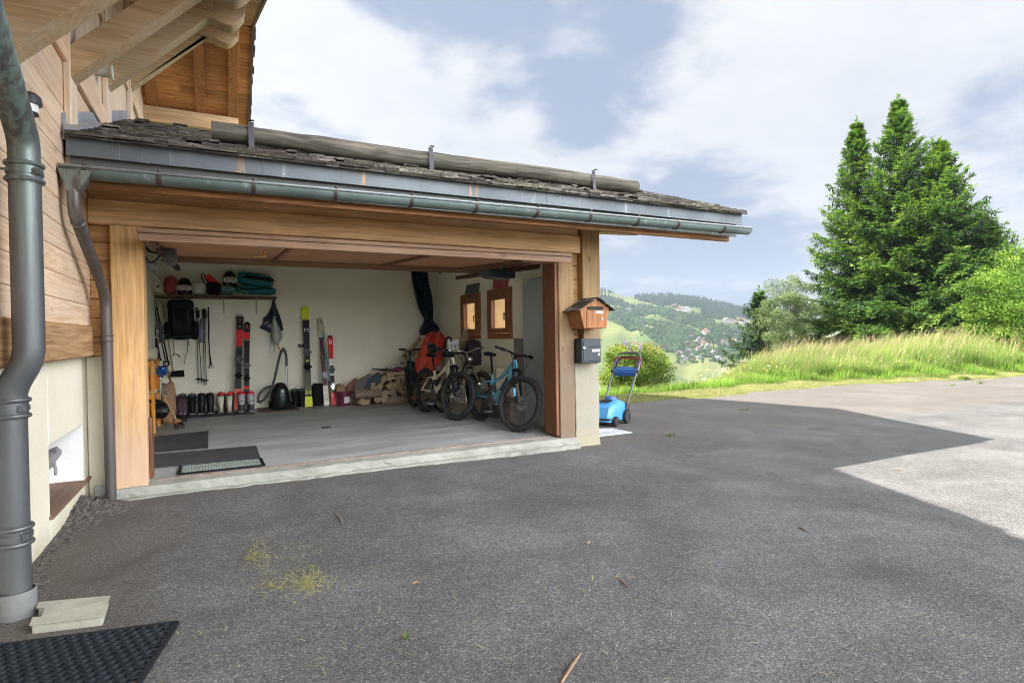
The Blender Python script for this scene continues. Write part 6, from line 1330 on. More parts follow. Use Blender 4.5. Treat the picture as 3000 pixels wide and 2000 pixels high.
# things thrown on the heap
def slab_px(name, label, cat, pts, zm, Y, th, mat, yt=0.0):
    P = [at(*zm(x, y), 'Y', Y) for x, y in pts]; b = MB(); b.prism([(p[0], p[2]) for p in P], (0, Y, 0), (1, 0, 0), (0, 0, 1), (0, th, 0)); return tag(b.build(name, mat, bevel=.004), label, cat)
slab_px('cardboard_sheet', 'grey-brown cardboard sheet lying slanted on the left of the firewood', 'cardboard', [(820, 1155), (880, 1050), (1055, 955), (1085, 990), (985, 1190)], z4, 11.0, .05, C('card_grey', (.13, .11, .10), .85))
slab_px('carton', 'reddish brown paper carton leaning between bucket and firewood', 'carton', [(725, 1180), (790, 1080), (865, 1018), (892, 1042), (830, 1140), (800, 1190)], z4, 11.1, .08, C('card_red', (.22, .10, .065), .85))
slab_px('shopping_bag', 'dark teal bag lying slanted on top of the firewood', 'bag', [(960, 1180), (1030, 1040), (1160, 948), (1205, 990), (1180, 1080), (1070, 1185)], z4, 10.96, .10, C('bag_darkteal', (.022, .045, .055), .7, bump=.3))
cr = thing('wooden_crate', 'pale wooden crate with a long slot lying on the firewood', 'crate', pw(z4, 1410, 1000, 11.0)); q = [at(*z4(*p), 'Y', 10.98) for p in ((1285, 1048), (1545, 1005), (1538, 925), (1270, 965))]
wcr = wood('crate_pine', (.58, .46, .31), (.45, .33, .2), 'X', .05, knots=.2); ex = q[1]-q[0]; ez = q[3]-q[0]
def qq(u, v): return q[0]+ex*u+ez*v
b = MB()
for v0, v1, u0, u1 in ((0, .38, 0, 1), (.62, 1, 0, 1), (.385, .615, 0, .09), (.385, .615, .92, 1)): P = [qq(u0, v0), qq(u1, v0), qq(u1, v1), qq(u0, v1)]; b.hexa(P+[p+np.array([0, .014, 0]) for p in P])
b.build('front_board', wcr, cr)
b = MB(); P = [qq(0, 0), qq(1, 0), qq(1, .1), qq(0, .1)]; b.hexa([p+np.array([0, .016, 0]) for p in P]+[p+np.array([0, .28, 0]) for p in P]); P = [qq(0, 0.1), qq(.05, .1), qq(.05, 1), qq(0, 1)]; b.hexa([p+np.array([0, .016, 0]) for p in P]+[p+np.array([0, .28, 0]) for p in P]); b.build('box', wcr, cr)
b = MB(); a, c = pw(z4, 1120, 905, 11.02), pw(z4, 1540, 920, 11.02); b.hexa([a+np.array([0, 0, -.01]), c+np.array([0, 0, -.03]), c+np.array([0, .3, -.03]), a+np.array([0, .3, -.01]), a+np.array([0, 0, .012]), c+np.array([0, 0, .012]), c+np.array([0, .3, .012]), a+np.array([0, .3, .012])]); tag(b.build('tray', gloss), 'thin black tray lying on top of the wooden crate', 'tray')
b = MB(); blob(b, pw(z4, 1420, 905, 11.08), (.11, .09, .05), .8, .1, 3); tag(b.build('cloth', C('cloth_magenta', (.22, .03, .12), .85)), 'magenta cloth on the black tray above the crate', 'cloth')
b = MB(); blob(b, pw(z4, 1440, 875, 11.2), (.26, .12, .05), .8, .1, 8); tag(b.build('cloth', white), 'white cloth bundle behind the magenta cloth on the heap', 'cloth')
b = MB(); blob(b, at(*z5(200, 1080), 'Y', 10.9), (.12, .15, .20), .7, .08, 8, flat=False); tag(b.build('sports_bag', C('bag_blue', (.02, .055, .11), .8, bump=.3)), 'dark blue bag squeezed beside the red sled above the firewood', 'bag')
slab_px('cardboard_sheet', 'brown cardboard strip leaning against the wall left of the red sled', 'cardboard', [(30, 370), (75, 370), (225, 170), (262, 205), (150, 345), (180, 400), (90, 460), (28, 400)], z6, 11.0, .03, card)
# ---- right wall: locker, panels, pictures, motors
lk = thing('metal_locker', 'tall grey sheet metal cabinet just inside the right door post', 'cabinet', (4.04, 7.1, 0)); b = MB(); b.b2(3.985, XR-.003, 6.44, 7.42, .004, 2.09); b.build('cabinet', C('locker_grey', (.36, .43, .44), .4, metal=.2, var=.05), lk, bevel=.006)
b = MB(); q0 = at(*z7(1342, 328), 'X', 3.983); q1 = at(*z7(1402, 410), 'X', 3.983); b.b2(3.980, 3.984, q1[1], q0[1], q1[2], q0[2]); b.build('sticker', C('sticker_green', (.50, .55, .28), .5), lk)
b = MB(); b.b2(XR-.02, XR-.003, 7.43, 7.95, .62, 1.24); tag(b.build('panel', C('panel_taupe', (.21, .19, .18), .8)), 'taupe cardboard panel leaning on the right wall behind the grey cabinet', 'panel')
P = [at(*z7(*p), 'X', XR-.02) for p in ((357, 590), (590, 553), (603, 393), (382, 437))]; b = MB(); b.hexa(P+[p+np.array([.015, 0, 0]) for p in P]); t = b.build('sign_plate', C('plate_grey', (.10, .10, .11), .6, var=.4, scale=30), bevel=.004); tag(t, 'dark grey tilted plate standing on the left small window', 'plate')
P = [at(*z7(*p), 'X', XR-.012) for p in ((828, 508), (1095, 468), (1112, 290), (850, 280))]; b = MB(); b.grid([[P[0]*(1-u)*(1-v)+P[1]*u*(1-v)+P[2]*u*v+P[3]*(1-u)*v+np.array([-.008*math.sin(u*9), 0, 0]) for u in np.linspace(0, 1, 15)] for v in np.linspace(0, 1, 9)]); tb = NT('bandana'); vo = tb.vor(60, None, 'Distance'); tb.col(tb.ramp(vo, ((.12, (.08, .02, .02)), (.22, (.36, .05, .06))))); tag(b.build('red_cloth', tb.m, solid=.003), 'red patterned bandana hanging over the right small window', 'cloth')
mo = thing('door_opener', 'dark blue grey motor box of the garage door hanging near the right windows', 'door opener', at(*z7(980, 330), 'Y', 7.3)); P = [at(*z7(*p), 'Y', 7.3) for p in ((735, 170), (1225, 150), (1222, 315), (1100, 328), (850, 290), (765, 245))]; mg = C('motor_blue', (.030, .045, .065), .4); b = MB(); b.prism([(p[0], p[2]) for p in P], (0, 7.3, 0), (1, 0, 0), (0, 0, 1), (0, .34, 0)); b.build('housing', mg, mo, bevel=.015, seg=2)
b = MB(); p = at(*z7(1160, 178), 'Y', 7.27); b.box((p[0], 7.27, p[2]), (.10, .05, .06)); b.cyl((p[0], 7.25, p[2]), (p[0], 7.22, p[2]), .012); b.box((p[0]-.18, 7.28, p[2]+.02), (.03, .03, .05)); b.beam((p[0]+.1, 7.35, p[2]+.06), (p[0]-.5, 7.35, p[2]+.05), .05, .03); b.build('mechanism', C('mech_grey', (.25, .26, .25), .4, metal=.4), mo)
zl = zoomer(380, 640, 5.88); mo = thing('door_opener', 'grey motor box of the garage door at the upper left of the opening', 'door opener', at(*zl(680, 750), 'Y', 6.7)); P = [at(*zl(*p), 'Y', 6.7) for p in ((515, 480), (735, 480), (800, 560), (800, 700), (730, 765), (610, 750), (540, 660))]; b = MB(); b.prism([(p[0], p[2]) for p in P], (0, 6.7, 0), (1, 0, 0), (0, 0, 1), (0, .3, 0)); b.build('housing', C('motor_grey', (.075, .08, .095), .45), mo, bevel=.012, seg=2)
b = MB(); b.tube([at(*zl(*p), 'Y', 6.72) for p in ((265, 650), (290, 710), (350, 750), (420, 740), (480, 690), (530, 620))], .010, 8); b.tube([at(*zl(*p), 'Y', 6.8) for p in ((255, 480), (330, 560), (420, 590), (520, 600))], .012, 6); b.build('cable', blackm, mo)
b = MB(); P = [at(*zl(*p), 'Y', 6.9) for p in ((265, 745), (490, 750), (490, 905), (285, 885))]; b.prism([(p[0], p[2]) for p in P], (0, 6.9, 0), (1, 0, 0), (0, 0, 1), (0, .02, 0)); tag(b.build('bracket_plate', C('plate_taupe', (.20, .18, .175), .6)), 'square grey mounting plate under the left motor box', 'plate')
# boxes and bits between the bikes and the right wall
b = MB(); b.b2(3.86, XR-.003, 8.1, 9.0, .32, .78); tag(b.build('storage_box', C('box_cream', (.55, .50, .34), .7), bevel=.01), 'cream box behind the blue bike against the right wall', 'box')
b = MB(); b.b2(3.80, XR-.003, 7.5, 8.6, .004, .31); tag(b.build('carton', C('card_low', (.20, .16, .14), .85), bevel=.006), 'low cardboard carton on the floor behind the blue bike', 'carton')
b = MB(); P = [at(*z6(*p), 'Y', 9.75) for p in ((775, 205), (850, 25), (985, 90), (960, 190), (890, 215))]; b.prism([(p[0], p[2]) for p in P], (0, 9.75, 0), (1, 0, 0), (0, 0, 1), (0, .015, 0)); tag(b.build('cardboard_sheet', card), 'upper torn cardboard flap standing in front of the left small window', 'cardboard')
b = MB(); P = [at(*z6(*p), 'Y', 9.7) for p in ((730, 330), (770, 215), (905, 215), (910, 310), (830, 360))]; b.prism([(p[0], p[2]) for p in P], (0, 9.68, 0), (1, 0, 0), (0, 0, 1), (0, .2, 0)); tag(b.build('carton', C('carton_brown', (.26, .17, .10), .85)), 'open brown carton under the torn flap behind the handlebars', 'carton')
bk = thing('basket', 'white slatted plastic basket behind the handlebars near the corner', 'basket', at(*z6(680, 340), 'Y', 9.6)); P = [at(*z6(*p), 'Y', 9.55) for p in ((600, 260), (755, 335), (765, 208), (650, 206))]
q0, q1 = at(*z6(610, 335), 'Y', 9.55), at(*z6(762, 206), 'Y', 9.55); b = MB(); b.b2(q0[0], q1[0], 9.55, 9.57, (q0[2]+q1[2])/2, q1[2]); b.b2(q0[0], q1[0], 9.55, 9.57, q0[2]-.02, q0[2]+.01)
for i in range(9): x = q0[0]+(q1[0]-q0[0])*i/8.4; b.b2(x, x+.012, 9.552, 9.568, q0[2], (q0[2]+q1[2])/2)
b.b2(q0[0], q1[0], 9.571, 9.85, q0[2]-.02, q0[2]); b.build('basket', whitep, bk)
um = at(*z6(620, 215), 'Y', 9.5); b = MB(); b.tube([um+np.array(o) for o in ((-.07, 0, -.30), (-.065, 0, -.06), (-.05, 0, .03), (.0, 0, .06), (.05, 0, .03), (.055, 0, -.02))], .016, 8); tag(b.build('umbrella', black), 'black curved umbrella handle sticking up beside the white basket', 'umbrella')
# ------------------------------------------------------------------ bicycles (local: x forward, y left, z up, origin midway between the wheels)
tyre_m = C('bike_tyre', (.020, .020, .022), .8, var=.25, bump=.3, bscale=90); rim_m = C('bike_rim', (.016, .016, .018), .35); spoke_m = C('spoke', (.10, .10, .11), .4, metal=.6); chrome = C('chrome', (.65, .65, .66), .18, metal=1.0, var=.05); rotor_m = C('rotor', (.28, .28, .29), .35, metal=.8)
def wheel(t, x, r, tw, knob, rot=None, pivot=None, rim=rim_m, name='wheel', nsp=18):
    def X(b):
        if rot is not None: b.v = [tuple(pivot+rot @ (Vector(p)-pivot)) for p in b.v]
        return b
    b = MB(); o = (x, 0, r); b.torus(o, (0, 1, 0), r-tw, tw, 56, 10)
    if knob:
        for i in range(64):
            a = 2*math.pi*i/64
            for s_, rr in ((-.75, r-tw*.32), (0.0, r), (.75, r-tw*.32)):
                if s_ == 0 and i % 2: continue
                b.box((x+rr*math.cos(a), s_*tw, r+rr*math.sin(a)), (.010, .013 if s_ else .022, .016), Matrix.Rotation(-a, 3, 'Y'))
    w_ = X(b).build(name, tyre_m, t, False)
    b = MB(); R0 = r-2*tw; b.lathe([(R0+.008, -.014), (R0-.018, -.012), (R0-.022, 0), (R0-.018, .012), (R0+.008, .014)], o, (0, 1, 0), 44); X(b).build('rim', rim, w_, False)
    b = MB()
    for i in range(nsp):
        a = 2*math.pi*i/nsp; a2 = a+(.5 if i % 2 else -.5); s_ = .026 if i % 4 < 2 else -.026; b.tube([(x+.025*math.cos(a2), s_, r+.025*math.sin(a2)), (x+(R0-.02)*math.cos(a), 0, r+(R0-.02)*math.sin(a))], .0015, 4, False)
    b.cyl((x, -.05, r), (x, .05, r), .022, n=12); X(b).build('spokes', spoke_m, w_, False)
    b = MB(); b.lathe([(.055, .036), (.088, .036), (.088, .039), (.055, .039)], (x, 0, r), (0, 1, 0), 26)
    for i in range(6): a = i*1.047; b.beam((x+.02*math.cos(a), .0375, r+.02*math.sin(a)), (x+.06*math.cos(a+.5), .0375, r+.06*math.sin(a+.5)), .012, .003, (0, 1, 0))
    X(b).build('brake_disc', rotor_m, w_, False); return w_
def make_bike(name, label, loc, heading, steer, frame_m, down_m, style='mtb', r=.376, wb=1.20, lean=0.0, tw=.034, saddle=black, letter=None, accent=None, seat_h=1.0):
    t = thing(name, label, 'bicycle', loc, 0); t.rotation_euler = (lean, 0, heading); h = wb/2; RA, FA = -h, h
    V = lambda *q: Vector(q)
    ax_top, crown = V(FA-.235, 0, .955), V(FA-.165, 0, .80); st_ax = (ax_top-crown).normalized(); Rs = Matrix.Rotation(steer, 3, st_ax)
    def S(b): b.v = [tuple(crown+Rs @ (Vector(p)-crown)) for p in b.v]; return b
    bb = V(RA+.45, 0, .345); stt = V(RA+.335, 0, .72); seat = V(RA+.25, 0, seat_h)
    wheel(t, RA, r, tw, style == 'mtb', nsp=16); wheel(t, FA, r, tw, style == 'mtb', Rs, crown, nsp=16)
    b = MB()
    if style == 'mtb':
        b.tube([ax_top-V(0, 0, .01), crown+V(.0, 0, .01)], .033, 12)
        b.tube([ax_top+V(-.01, 0, -.05), V(RA+.62, 0, .70), V(RA+.47, 0, .635), stt+V(.01, 0, -.09)], [.036, .026, .022, .024], 12)
        b.tube([stt, V(RA+.37, 0, .58), bb+V(-.03, 0, .05)], [.021, .022, .034], 12)
        b.tube([ax_top+V(.01, 0, -.09), (ax_top+bb)/2+V(.09, 0, -.05), bb+V(.07, 0, .06), bb+V(0, 0, .02)], [.044, .060, .062, .046], 12)
        for s_ in (-1, 1):
            b.tube([bb+V(-.02, s_*.055, .02), V(RA+.2, s_*.075, r+.01), V(RA, s_*.07, r)], [.018, .015, .014], 8); b.tube([V(RA, s_*.07, r), V(RA+.24, s_*.06, .60), V(RA+.38, s_*.03, .62)], [.013, .013, .016], 8)
        b.tube([V(RA+.36, -.04, .60), V(RA+.36, .04, .60)], .034, 10); b.tube([bb+V(0, -.07, 0), bb+V(0, .07, 0)], .055, 14)
    else:
        b.tube([ax_top, crown], .020, 10); b.tube([ax_top-V(0, 0, .03), V(RA+.62, 0, .62), stt+V(.02, 0, -.2)] if style == 'city' else [ax_top-V(0, 0, .02), stt-V(0, 0, .06)], .016, 8); b.tube([stt, bb], .016, 8); b.tube([crown+V(-.01, 0, .03), bb], .020, 10)
        for s_ in (-1, 1): b.tube([bb+V(0, s_*.03, 0), V(RA, s_*.06, r)], .010, 6); b.tube([stt+V(0, s_*.02, -.04), V(RA, s_*.06, r)], .009, 6)
    fr = b.build('frame', frame_m, t, False)
    if style == 'mtb':
        b = MB(); b.tube([ax_top+V(.062, 0, -.17), (ax_top+bb)/2+V(.13, 0, -.08), bb+V(.12, 0, .05), bb+V(.07, 0, -.05)], [.022, .040, .044, .03], 12); b.build('battery_cover', down_m, t, False)
        b = MB(); b.tube([bb+V(0, -.085, -.01), bb+V(0, .085, -.01)], .075, 18); b.build('motor', dark, t, False)
        b = MB(); b.tube([V(RA+.36, 0, .60), bb+V(-.02, 0, .12)], [.018, .026], 10); b.tube([V(RA+.36, 0, .57), bb+V(-.02, 0, .15)], .032, 10); b.build('shock', dark, t, False)
    b = MB(); b.tube([stt-V(-.01, 0, .05), seat-V(0, 0, .03)], .0155, 10); b.build('seat_post', black if style == 'mtb' else chrome, t, False)
    b = MB(); P = []
    for x, w_, zt in ((-.135, .02, .02), (-.125, .065, .03), (-.08, .072, .032), (-.02, .050, .022), (.06, .024, .014), (.125, .018, .010), (.14, .006, .0)): P.append([(seat.x+x, w_*math.cos(a), seat.z+zt*(.4+.6*math.sin(a)) if math.sin(a) > 0 else seat.z-.012+.02*math.sin(a)) for a in np.linspace(0, 2*math.pi, 15)])
    b.grid(P); b.build('saddle', saddle, t, False)
    b = MB(); aa = V(FA, 0, r)
    for s_ in (-1, 1):
        y = s_*.062; b.tube([crown+V(0, y, 0), crown+(V(FA-.035, 0, r)-crown)*.5+V(0, y, 0)], .017 if style == 'mtb' else .013, 10); b.tube([crown+(V(FA-.035, 0, r)-crown)*.42+V(.0, y, 0), V(FA-.02, y, r+.05), V(FA, y, r)], [.022 if style == 'mtb' else .012, .02 if style == 'mtb' else .011, .018 if style == 'mtb' else .01], 10)
    b.tube([crown+V(0, -.075, .0), crown+V(.01, 0, .03), crown+V(0, .075, .0)], .024 if style == 'mtb' else .014, 10)
    fk = S(b).build('fork', black if style != 'city' else dark, t, False)
    if accent is not None: b = MB(); b.tube([V(FA-.085, -.068, .56), V(FA-.045, -.068, .46)], .0225, 10); S(b).build('fork_decal', accent, fk, False)
    b = MB(); hb_ = ax_top+V(.03, 0, .07); hw = {'mtb': .385, 'city': .30}.get(style, .20)
    if style == 'city': P = [hb_+V(-.22, -hw, .05), hb_+V(-.10, -hw*.95, .06), hb_+V(.02, -hw*.5, .05), hb_, hb_+V(.02, hw*.5, .05), hb_+V(-.10, hw*.95, .06), hb_+V(-.22, hw, .05)]
    else: P = [hb_+V(-.045, -hw, .035), hb_+V(-.02, -hw*.45, .025), hb_+V(0, -.06, 0), hb_+V(0, .06, 0), hb_+V(-.02, hw*.45, .025), hb_+V(-.045, hw, .035)]
    b.tube(P, .0145 if style == 'mtb' else .012, 10); b.tube([ax_top, hb_], .02, 10)
    bar = S(b).build('handlebar', chrome if style == 'city' else black, t, False)
    for s_ in (-1, 1):
        e = P[0] if s_ < 0 else P[-1]; e2 = P[1] if s_ < 0 else P[-2]; d = (e2-e).normalized(); b = MB(); b.tube([e-d*.005, e+d*.13], .0185, 10); S(b).build('grip', black, bar, False)
        b = MB(); b.tube([e+d*.16+V(.02, 0, -.01), e+d*.12+V(.055, 0, -.03), e+d*.03+V(.06, 0, -.035)], .006, 6); b.box(e+d*.17+V(.015, 0, -.012), (.04, .03, .03)); S(b).build('brake_lever', chrome if style == 'city' else dark, bar, False)
    b = MB()
    for s_, o in ((-1, .03), (1, .05), (-1, .07)): b.tube([hb_+V(.02, s_*.16, .0), hb_+V(.11, s_*.12, -.08-o), hb_+V(.08, s_*.05, -.25), crown+V(.03, s_*.045, -.05)], .0035, 5)
    S(b).build('cables', black, bar, False)
    b = MB(); ca = R(-62)
    for s_, a in ((-1, ca), (1, ca+math.pi)): e = bb+V(.17*math.cos(a), s_*.085, .17*math.sin(a)); b.tube([bb+V(0, s_*.075, 0), e], [.018, .013], 8)
    b.lathe([(.0, -.002), (.075, -.002), (.078, 0), (.075, .002), (0, .002)], bb+V(0, -.066, 0), (0, 1, 0), 26); ck = b.build('crank', dark if style == 'mtb' else chrome, t, False)
    for s_, a in ((-1, ca), (1, ca+math.pi)):
        e = bb+V(.17*math.cos(a), s_*.14, .17*math.sin(a)); b = MB(); b.b2(e.x-.05, e.x+.05, e.y-.05, e.y-.042, e.z-.008, e.z+.008); b.b2(e.x-.05, e.x+.05, e.y+.042, e.y+.05, e.z-.008, e.z+.008)
        for q in (-.05, 0, .042): b.b2(e.x+q, e.x+q+.008, e.y-.042, e.y+.042, e.z-.008, e.z+.008)
        b.cyl((e.x, bb.y+s_*.085, e.z), (e.x, e.y+.04, e.z), .008); b.build('pedal', steel if style == 'mtb' else dark, ck, False)
    b = MB(); b.lathe([(.02, -.012), (.055, -.010), (.058, 0), (.03, .015)], (RA, -.05, r), (0, 1, 0), 20); b.tube([(RA+.02, -.075, r-.05), (RA+.05, -.075, r-.13)], .012, 6)
    for z0_, z1_ in ((.075, .05), (-.075, -.05)): b.tube([(bb.x, -.066, bb.z+z0_), (RA, -.05, r+z1_)], .004, 5)
    b.build('drivetrain', dark, t, False)
    if style == 'city':
        for xx, nm in ((RA, 0), (FA, 1)):
            b = MB(); P = [[(xx+(r+.025)*math.cos(a)-.0, y, r+(r+.025)*math.sin(a)-(.012 if abs(y) > .02 else 0)) for y in (-.028, -.015, .015, .028)] for a in np.linspace(R(10 if nm == 0 else 35), R(190 if nm == 0 else 200), 26)]; b.grid(P); o = (S(b) if nm else b).build('mudguard', chrome, t, False, solid=.003)
        b = MB(); b.sph(hb_+V(.10, 0, -.10), (.045, .045, .045)); S(b).build('lamp', chrome, t, False)
        b = MB(); b.beam((RA-.15, 0, .78), (RA+.28, 0, .76), .12, .012); b.tube([(RA, -.06, r), (RA-.1, -.05, .77)], .006, 6); b.tube([(RA, .06, r), (RA-.1, .05, .77)], .006, 6); b.build('carrier', chrome, t, False)
    return t
fr_blue = C('frame_blue', (.09, .32, .43), .30, coat=.4, var=.06, bump=.02); fr_cream = C('frame_cream', (.60, .56, .42), .32, coat=.4, var=.06, bump=.02); fr_dark = C('frame_dark', (.025, .027, .03), .35); fr_green = C('frame_green', (.02, .09, .10), .35)
accb = C('fork_sky', (.12, .45, .75), .4)
def bike_text(t, s, mat, bbx, letter_size=.085, sideY=-.064):
    # big letters along the down tube on the side the photo shows
    text(s, 'lettering', mat, (.235, sideY, .60), (.50, 0, .50), (-.5, 0, .5), letter_size, t, world=False, depth=.003, bold=.003)
bl = make_bike('mountain_bike', 'sky blue electric mountain bike, front one by the grey cabinet', (3.525, 7.37, 0), R(-88), R(20), fr_blue, C('battery_blue', (.11, .24, .31), .4), lean=R(-5), letter='SCOTT', accent=accb, seat_h=1.02)
bike_text(bl, 'SCOTT', gloss, 0)
text('MAXXIS', 'lettering', whitep, (.58, -.040, .045), (1, 0, .15), (-.1, 0, 1), .045, bl, world=False)
text('S', 'emblem', gloss, (.40, -.046, .88), (1, 0, .2), (-.2, 0, 1), .085, bl, world=False, depth=.002, bold=.004)
cr_b = make_bike('mountain_bike', 'cream mountain bike with black down tube, left of the blue one', (3.17, 8.80, 0), R(-84), R(16), fr_cream, C('battery_black', (.018, .018, .02), .35), lean=R(-3), letter='SCOTT', seat_h=.98)
bike_text(cr_b, 'SCOTT', gloss, 0)
text('S', 'emblem', gloss, (.40, -.046, .88), (1, 0, .2), (-.2, 0, 1), .085, cr_b, world=False, depth=.002, bold=.004)
make_bike('city_bike', 'old town bike with chrome handlebar and mudguards behind the blue bike', (3.40, 8.66, 0), R(-81), R(-14), fr_dark, dark, 'city', r=.35, wb=1.06, lean=R(-2), tw=.02, seat_h=.98)
make_bike('childrens_bike', 'small dark bike with tan saddle furthest left in front of the red sled', (3.26, 10.66, 0), R(-99), R(10), fr_green, dark, 'plain', r=.34, wb=1.0, lean=R(3), tw=.026, saddle=C('saddle_tan', (.40, .25, .11), .6), seat_h=.92)
hp = at(*z6(385, 330), 'Y', 9.35); t = thing('bike_helmet', 'black cycle helmet hanging on the handlebar in front of the red sled', 'helmet', hp)
b = MB(); b.sph((0, 0, 0), (.10, .13, .10), 20, 12, lambda q: [q[0], q[1], max(q[2], -.35)]); b.v = [tuple(Matrix.Rotation(R(70), 3, 'Y') @ Vector(p)+Vector(tuple(hp))) for p in b.v]; b.build('shell', gloss, t)
for a in (-.05, 0, .05): b = MB(); b.tube([hp+np.array([-.06, a*1.2, .10]), hp+np.array([.06, a*1.4, .06]), hp+np.array([.085, a, -.04])], .012, 6); b.build('rib', dark, t)
b = MB(); b.tube([hp+np.array([-.06, -.05, .12]), hp+np.array([-.03, -.06, .20]), hp+np.array([.02, -.02, .23]), hp+np.array([.0, .06, .10])], .006, 5); b.build('strap', black, t)
t = thing('jacket', 'dark jacket hanging among the bikes under the white basket', 'jacket', at(*z6(960, 420), 'Y', 9.4)); b = MB(); blob(b, at(*z6(960, 400), 'Y', 9.35), (.16, .12, .24), .7, .09, 4, flat=False); b.build('body', C('jacket_plum', (.04, .025, .032), .85), t)
# ------------------------------------------------------------------ plants
def leaf_mat(name, stops, trans=.25, key='isl'):
    t = NT(name); c = t.ramp(t.attr('tone') if key == 'tone' else t.isl(), stops); t.col(c); t.set('Roughness', .6); t.set('Specular IOR Level', .25)
    if trans:
        tr = t.N.new('ShaderNodeBsdfTranslucent'); t.L.new(t.mix(1.0, c, (1.0, 1.15, .45), 'MULTIPLY'), tr.inputs[0]); mx = t.N.new('ShaderNodeMixShader'); mx.inputs[0].default_value = trans
        t.L.new(t.p.outputs[0], mx.inputs[1]); t.L.new(tr.outputs[0], mx.inputs[2]); t.L.new(mx.outputs[0], t.out.inputs[0])
    return t.m
def cards(P, D, Nn, L_, Wd):
    """pointed leaf faces: base P, direction D, normal-ish Nn, length, width (arrays) -> verts, quads"""
    S_ = np.cross(D, Nn); S_ /= (np.linalg.norm(S_, axis=1, keepdims=True)+1e-9)
    a = P; b_ = P+D*(L_*.45)[:, None]+S_*(Wd*.5)[:, None]; c = P+D*L_[:, None]; d = P+D*(L_*.45)[:, None]-S_*(Wd*.5)[:, None]
    V = np.stack([a, b_, c, d], 1).reshape(-1, 3); n = len(P); F_ = np.arange(4*n).reshape(n, 4); return V, F_
def unit(a): return a/(np.linalg.norm(a, axis=-1, keepdims=True)+1e-9)
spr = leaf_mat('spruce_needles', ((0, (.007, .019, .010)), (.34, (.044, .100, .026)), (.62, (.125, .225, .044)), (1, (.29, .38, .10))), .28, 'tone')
barkm = C('spruce_bark', (.085, .062, .048), .95, bump=.6, bscale=20)
def spruce(label, x, y, H, Rb, n_br, seed, z0=None, lean=(0, 0), sparse=1.0, tone=0.0, name='spruce_tree', size=1.0, bulge=1.0):
    rs = np.random.RandomState(seed); z0 = float(Zt(x, y)) if z0 is None else z0
    t = thing(name, label, 'tree', (x, y, z0)); tip = np.array([x+lean[0], y+lean[1], z0+H])
    b = MB(); P = [np.array([x, y, z0-.3])*(1-f)+tip*f for f in (0, .2, .5, .8, 1)]; b.tube(P, [H*.018, H*.015, H*.010, H*.004, .01], 9); b.build('trunk', barkm, t)
    PP, DD, NN, LL, WW, TT = [], [], [], [], [], []
    lb = MB()
    nw = max(8, int(n_br/6.0))
    for i in range(n_br):
        wq = i//6; f = (wq+.5+rs.randn()*.16)/nw; f = min(.985, max(.015, .02+.97*f*(1+.10*(1-f)))); hgt = f*H; a = (i % 6)*1.047+wq*.6+rs.randn()*.22
        prof = (1-f)**bulge if f > .10 else (.78+.16*f/.10)
        Lb = max(.22, Rb*prof*rs.uniform(.60, 1.14)); base = np.array([x, y, z0])*(1-f)+tip*f
        rd = np.array([math.cos(a), math.sin(a), 0]); nseg = max(4, int(Lb/.28)); up = .75*(f-.42); droop = .46*(1-f)+.04
        side = np.array([-rd[1], rd[0], 0])
        ts = np.linspace(.06, 1, nseg+1); pts = [base+rd*Lb*t_+np.array([0, 0, Lb*(up*t_-droop*math.sin(t_*2.0)*t_+ .30*t_**3*(1 if f > .1 else .6))]) for t_ in ts]
        if Lb > 1.0: lb.tube(pts[:: max(1, nseg//4)], [.012+.02*Lb/4*(1-q_) for q_ in np.linspace(0, 1, len(pts[:: max(1, nseg//4)]))], 5, False)
        tb_ = rs.rand()*.42+tone
        for k in range(len(pts)-1):
            t_ = ts[k+1]; seg = unit(pts[k+1]-pts[k]); wid = (Lb*.24*math.sin(min(1, t_*1.1)*math.pi*.86)+.12)*rs.uniform(.75, 1.2)
            for q_ in range(int(3*sparse+.5)):
                p0 = pts[k]+(pts[k+1]-pts[k])*rs.rand()
                for sd in (-1, 1):                               # a side twig, needled on both sides
                    tw = unit(seg*rs.uniform(.55, 1.0)+side*sd*rs.uniform(.6, 1.0)+np.array([0, 0, rs.uniform(-.35, .05)])); L2 = wid*rs.uniform(.6, 1.1); m_ = max(3, int(L2/.085))
                    for e in range(m_):
                        g = (e+.5)/m_; c = p0+tw*L2*g+np.array([0, 0, -.30*L2*g*g]); s2 = 1 if e % 2 else -1
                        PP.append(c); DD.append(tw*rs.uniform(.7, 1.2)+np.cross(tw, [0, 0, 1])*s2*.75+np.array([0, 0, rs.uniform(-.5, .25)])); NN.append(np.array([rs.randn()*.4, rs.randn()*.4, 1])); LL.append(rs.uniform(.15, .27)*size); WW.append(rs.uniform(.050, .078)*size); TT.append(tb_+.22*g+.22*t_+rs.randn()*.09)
                    PP.append(p0+tw*L2+np.array([0, 0, -.30*L2])); DD.append(tw+np.array([0, 0, .1])); NN.append(np.array([rs.randn()*.4, rs.randn()*.4, 1])); LL.append(.22*size); WW.append(.062*size); TT.append(tb_+.5)
                    if rs.rand() < .6:                           # hanging twig
                        c = p0+tw*L2*rs.rand()
                        for e in range(3): PP.append(c-np.array([0, 0, .10*e])); DD.append(np.array([rs.randn()*.35, rs.randn()*.35, -1])); NN.append(np.array([rs.randn(), rs.randn(), .1])); LL.append(rs.uniform(.14, .24)*size); WW.append(.055*size); TT.append(tb_-.05+rs.randn()*.06)
            for e in range(3): PP.append(pts[k]+(pts[k+1]-pts[k])*rs.rand()); DD.append(seg+side*rs.uniform(-.8, .8)+np.array([0, 0, .3])); NN.append(np.array([rs.randn()*.4, rs.randn()*.4, 1])); LL.append(.22*size); WW.append(.062*size); TT.append(tb_+.3*t_+.1)
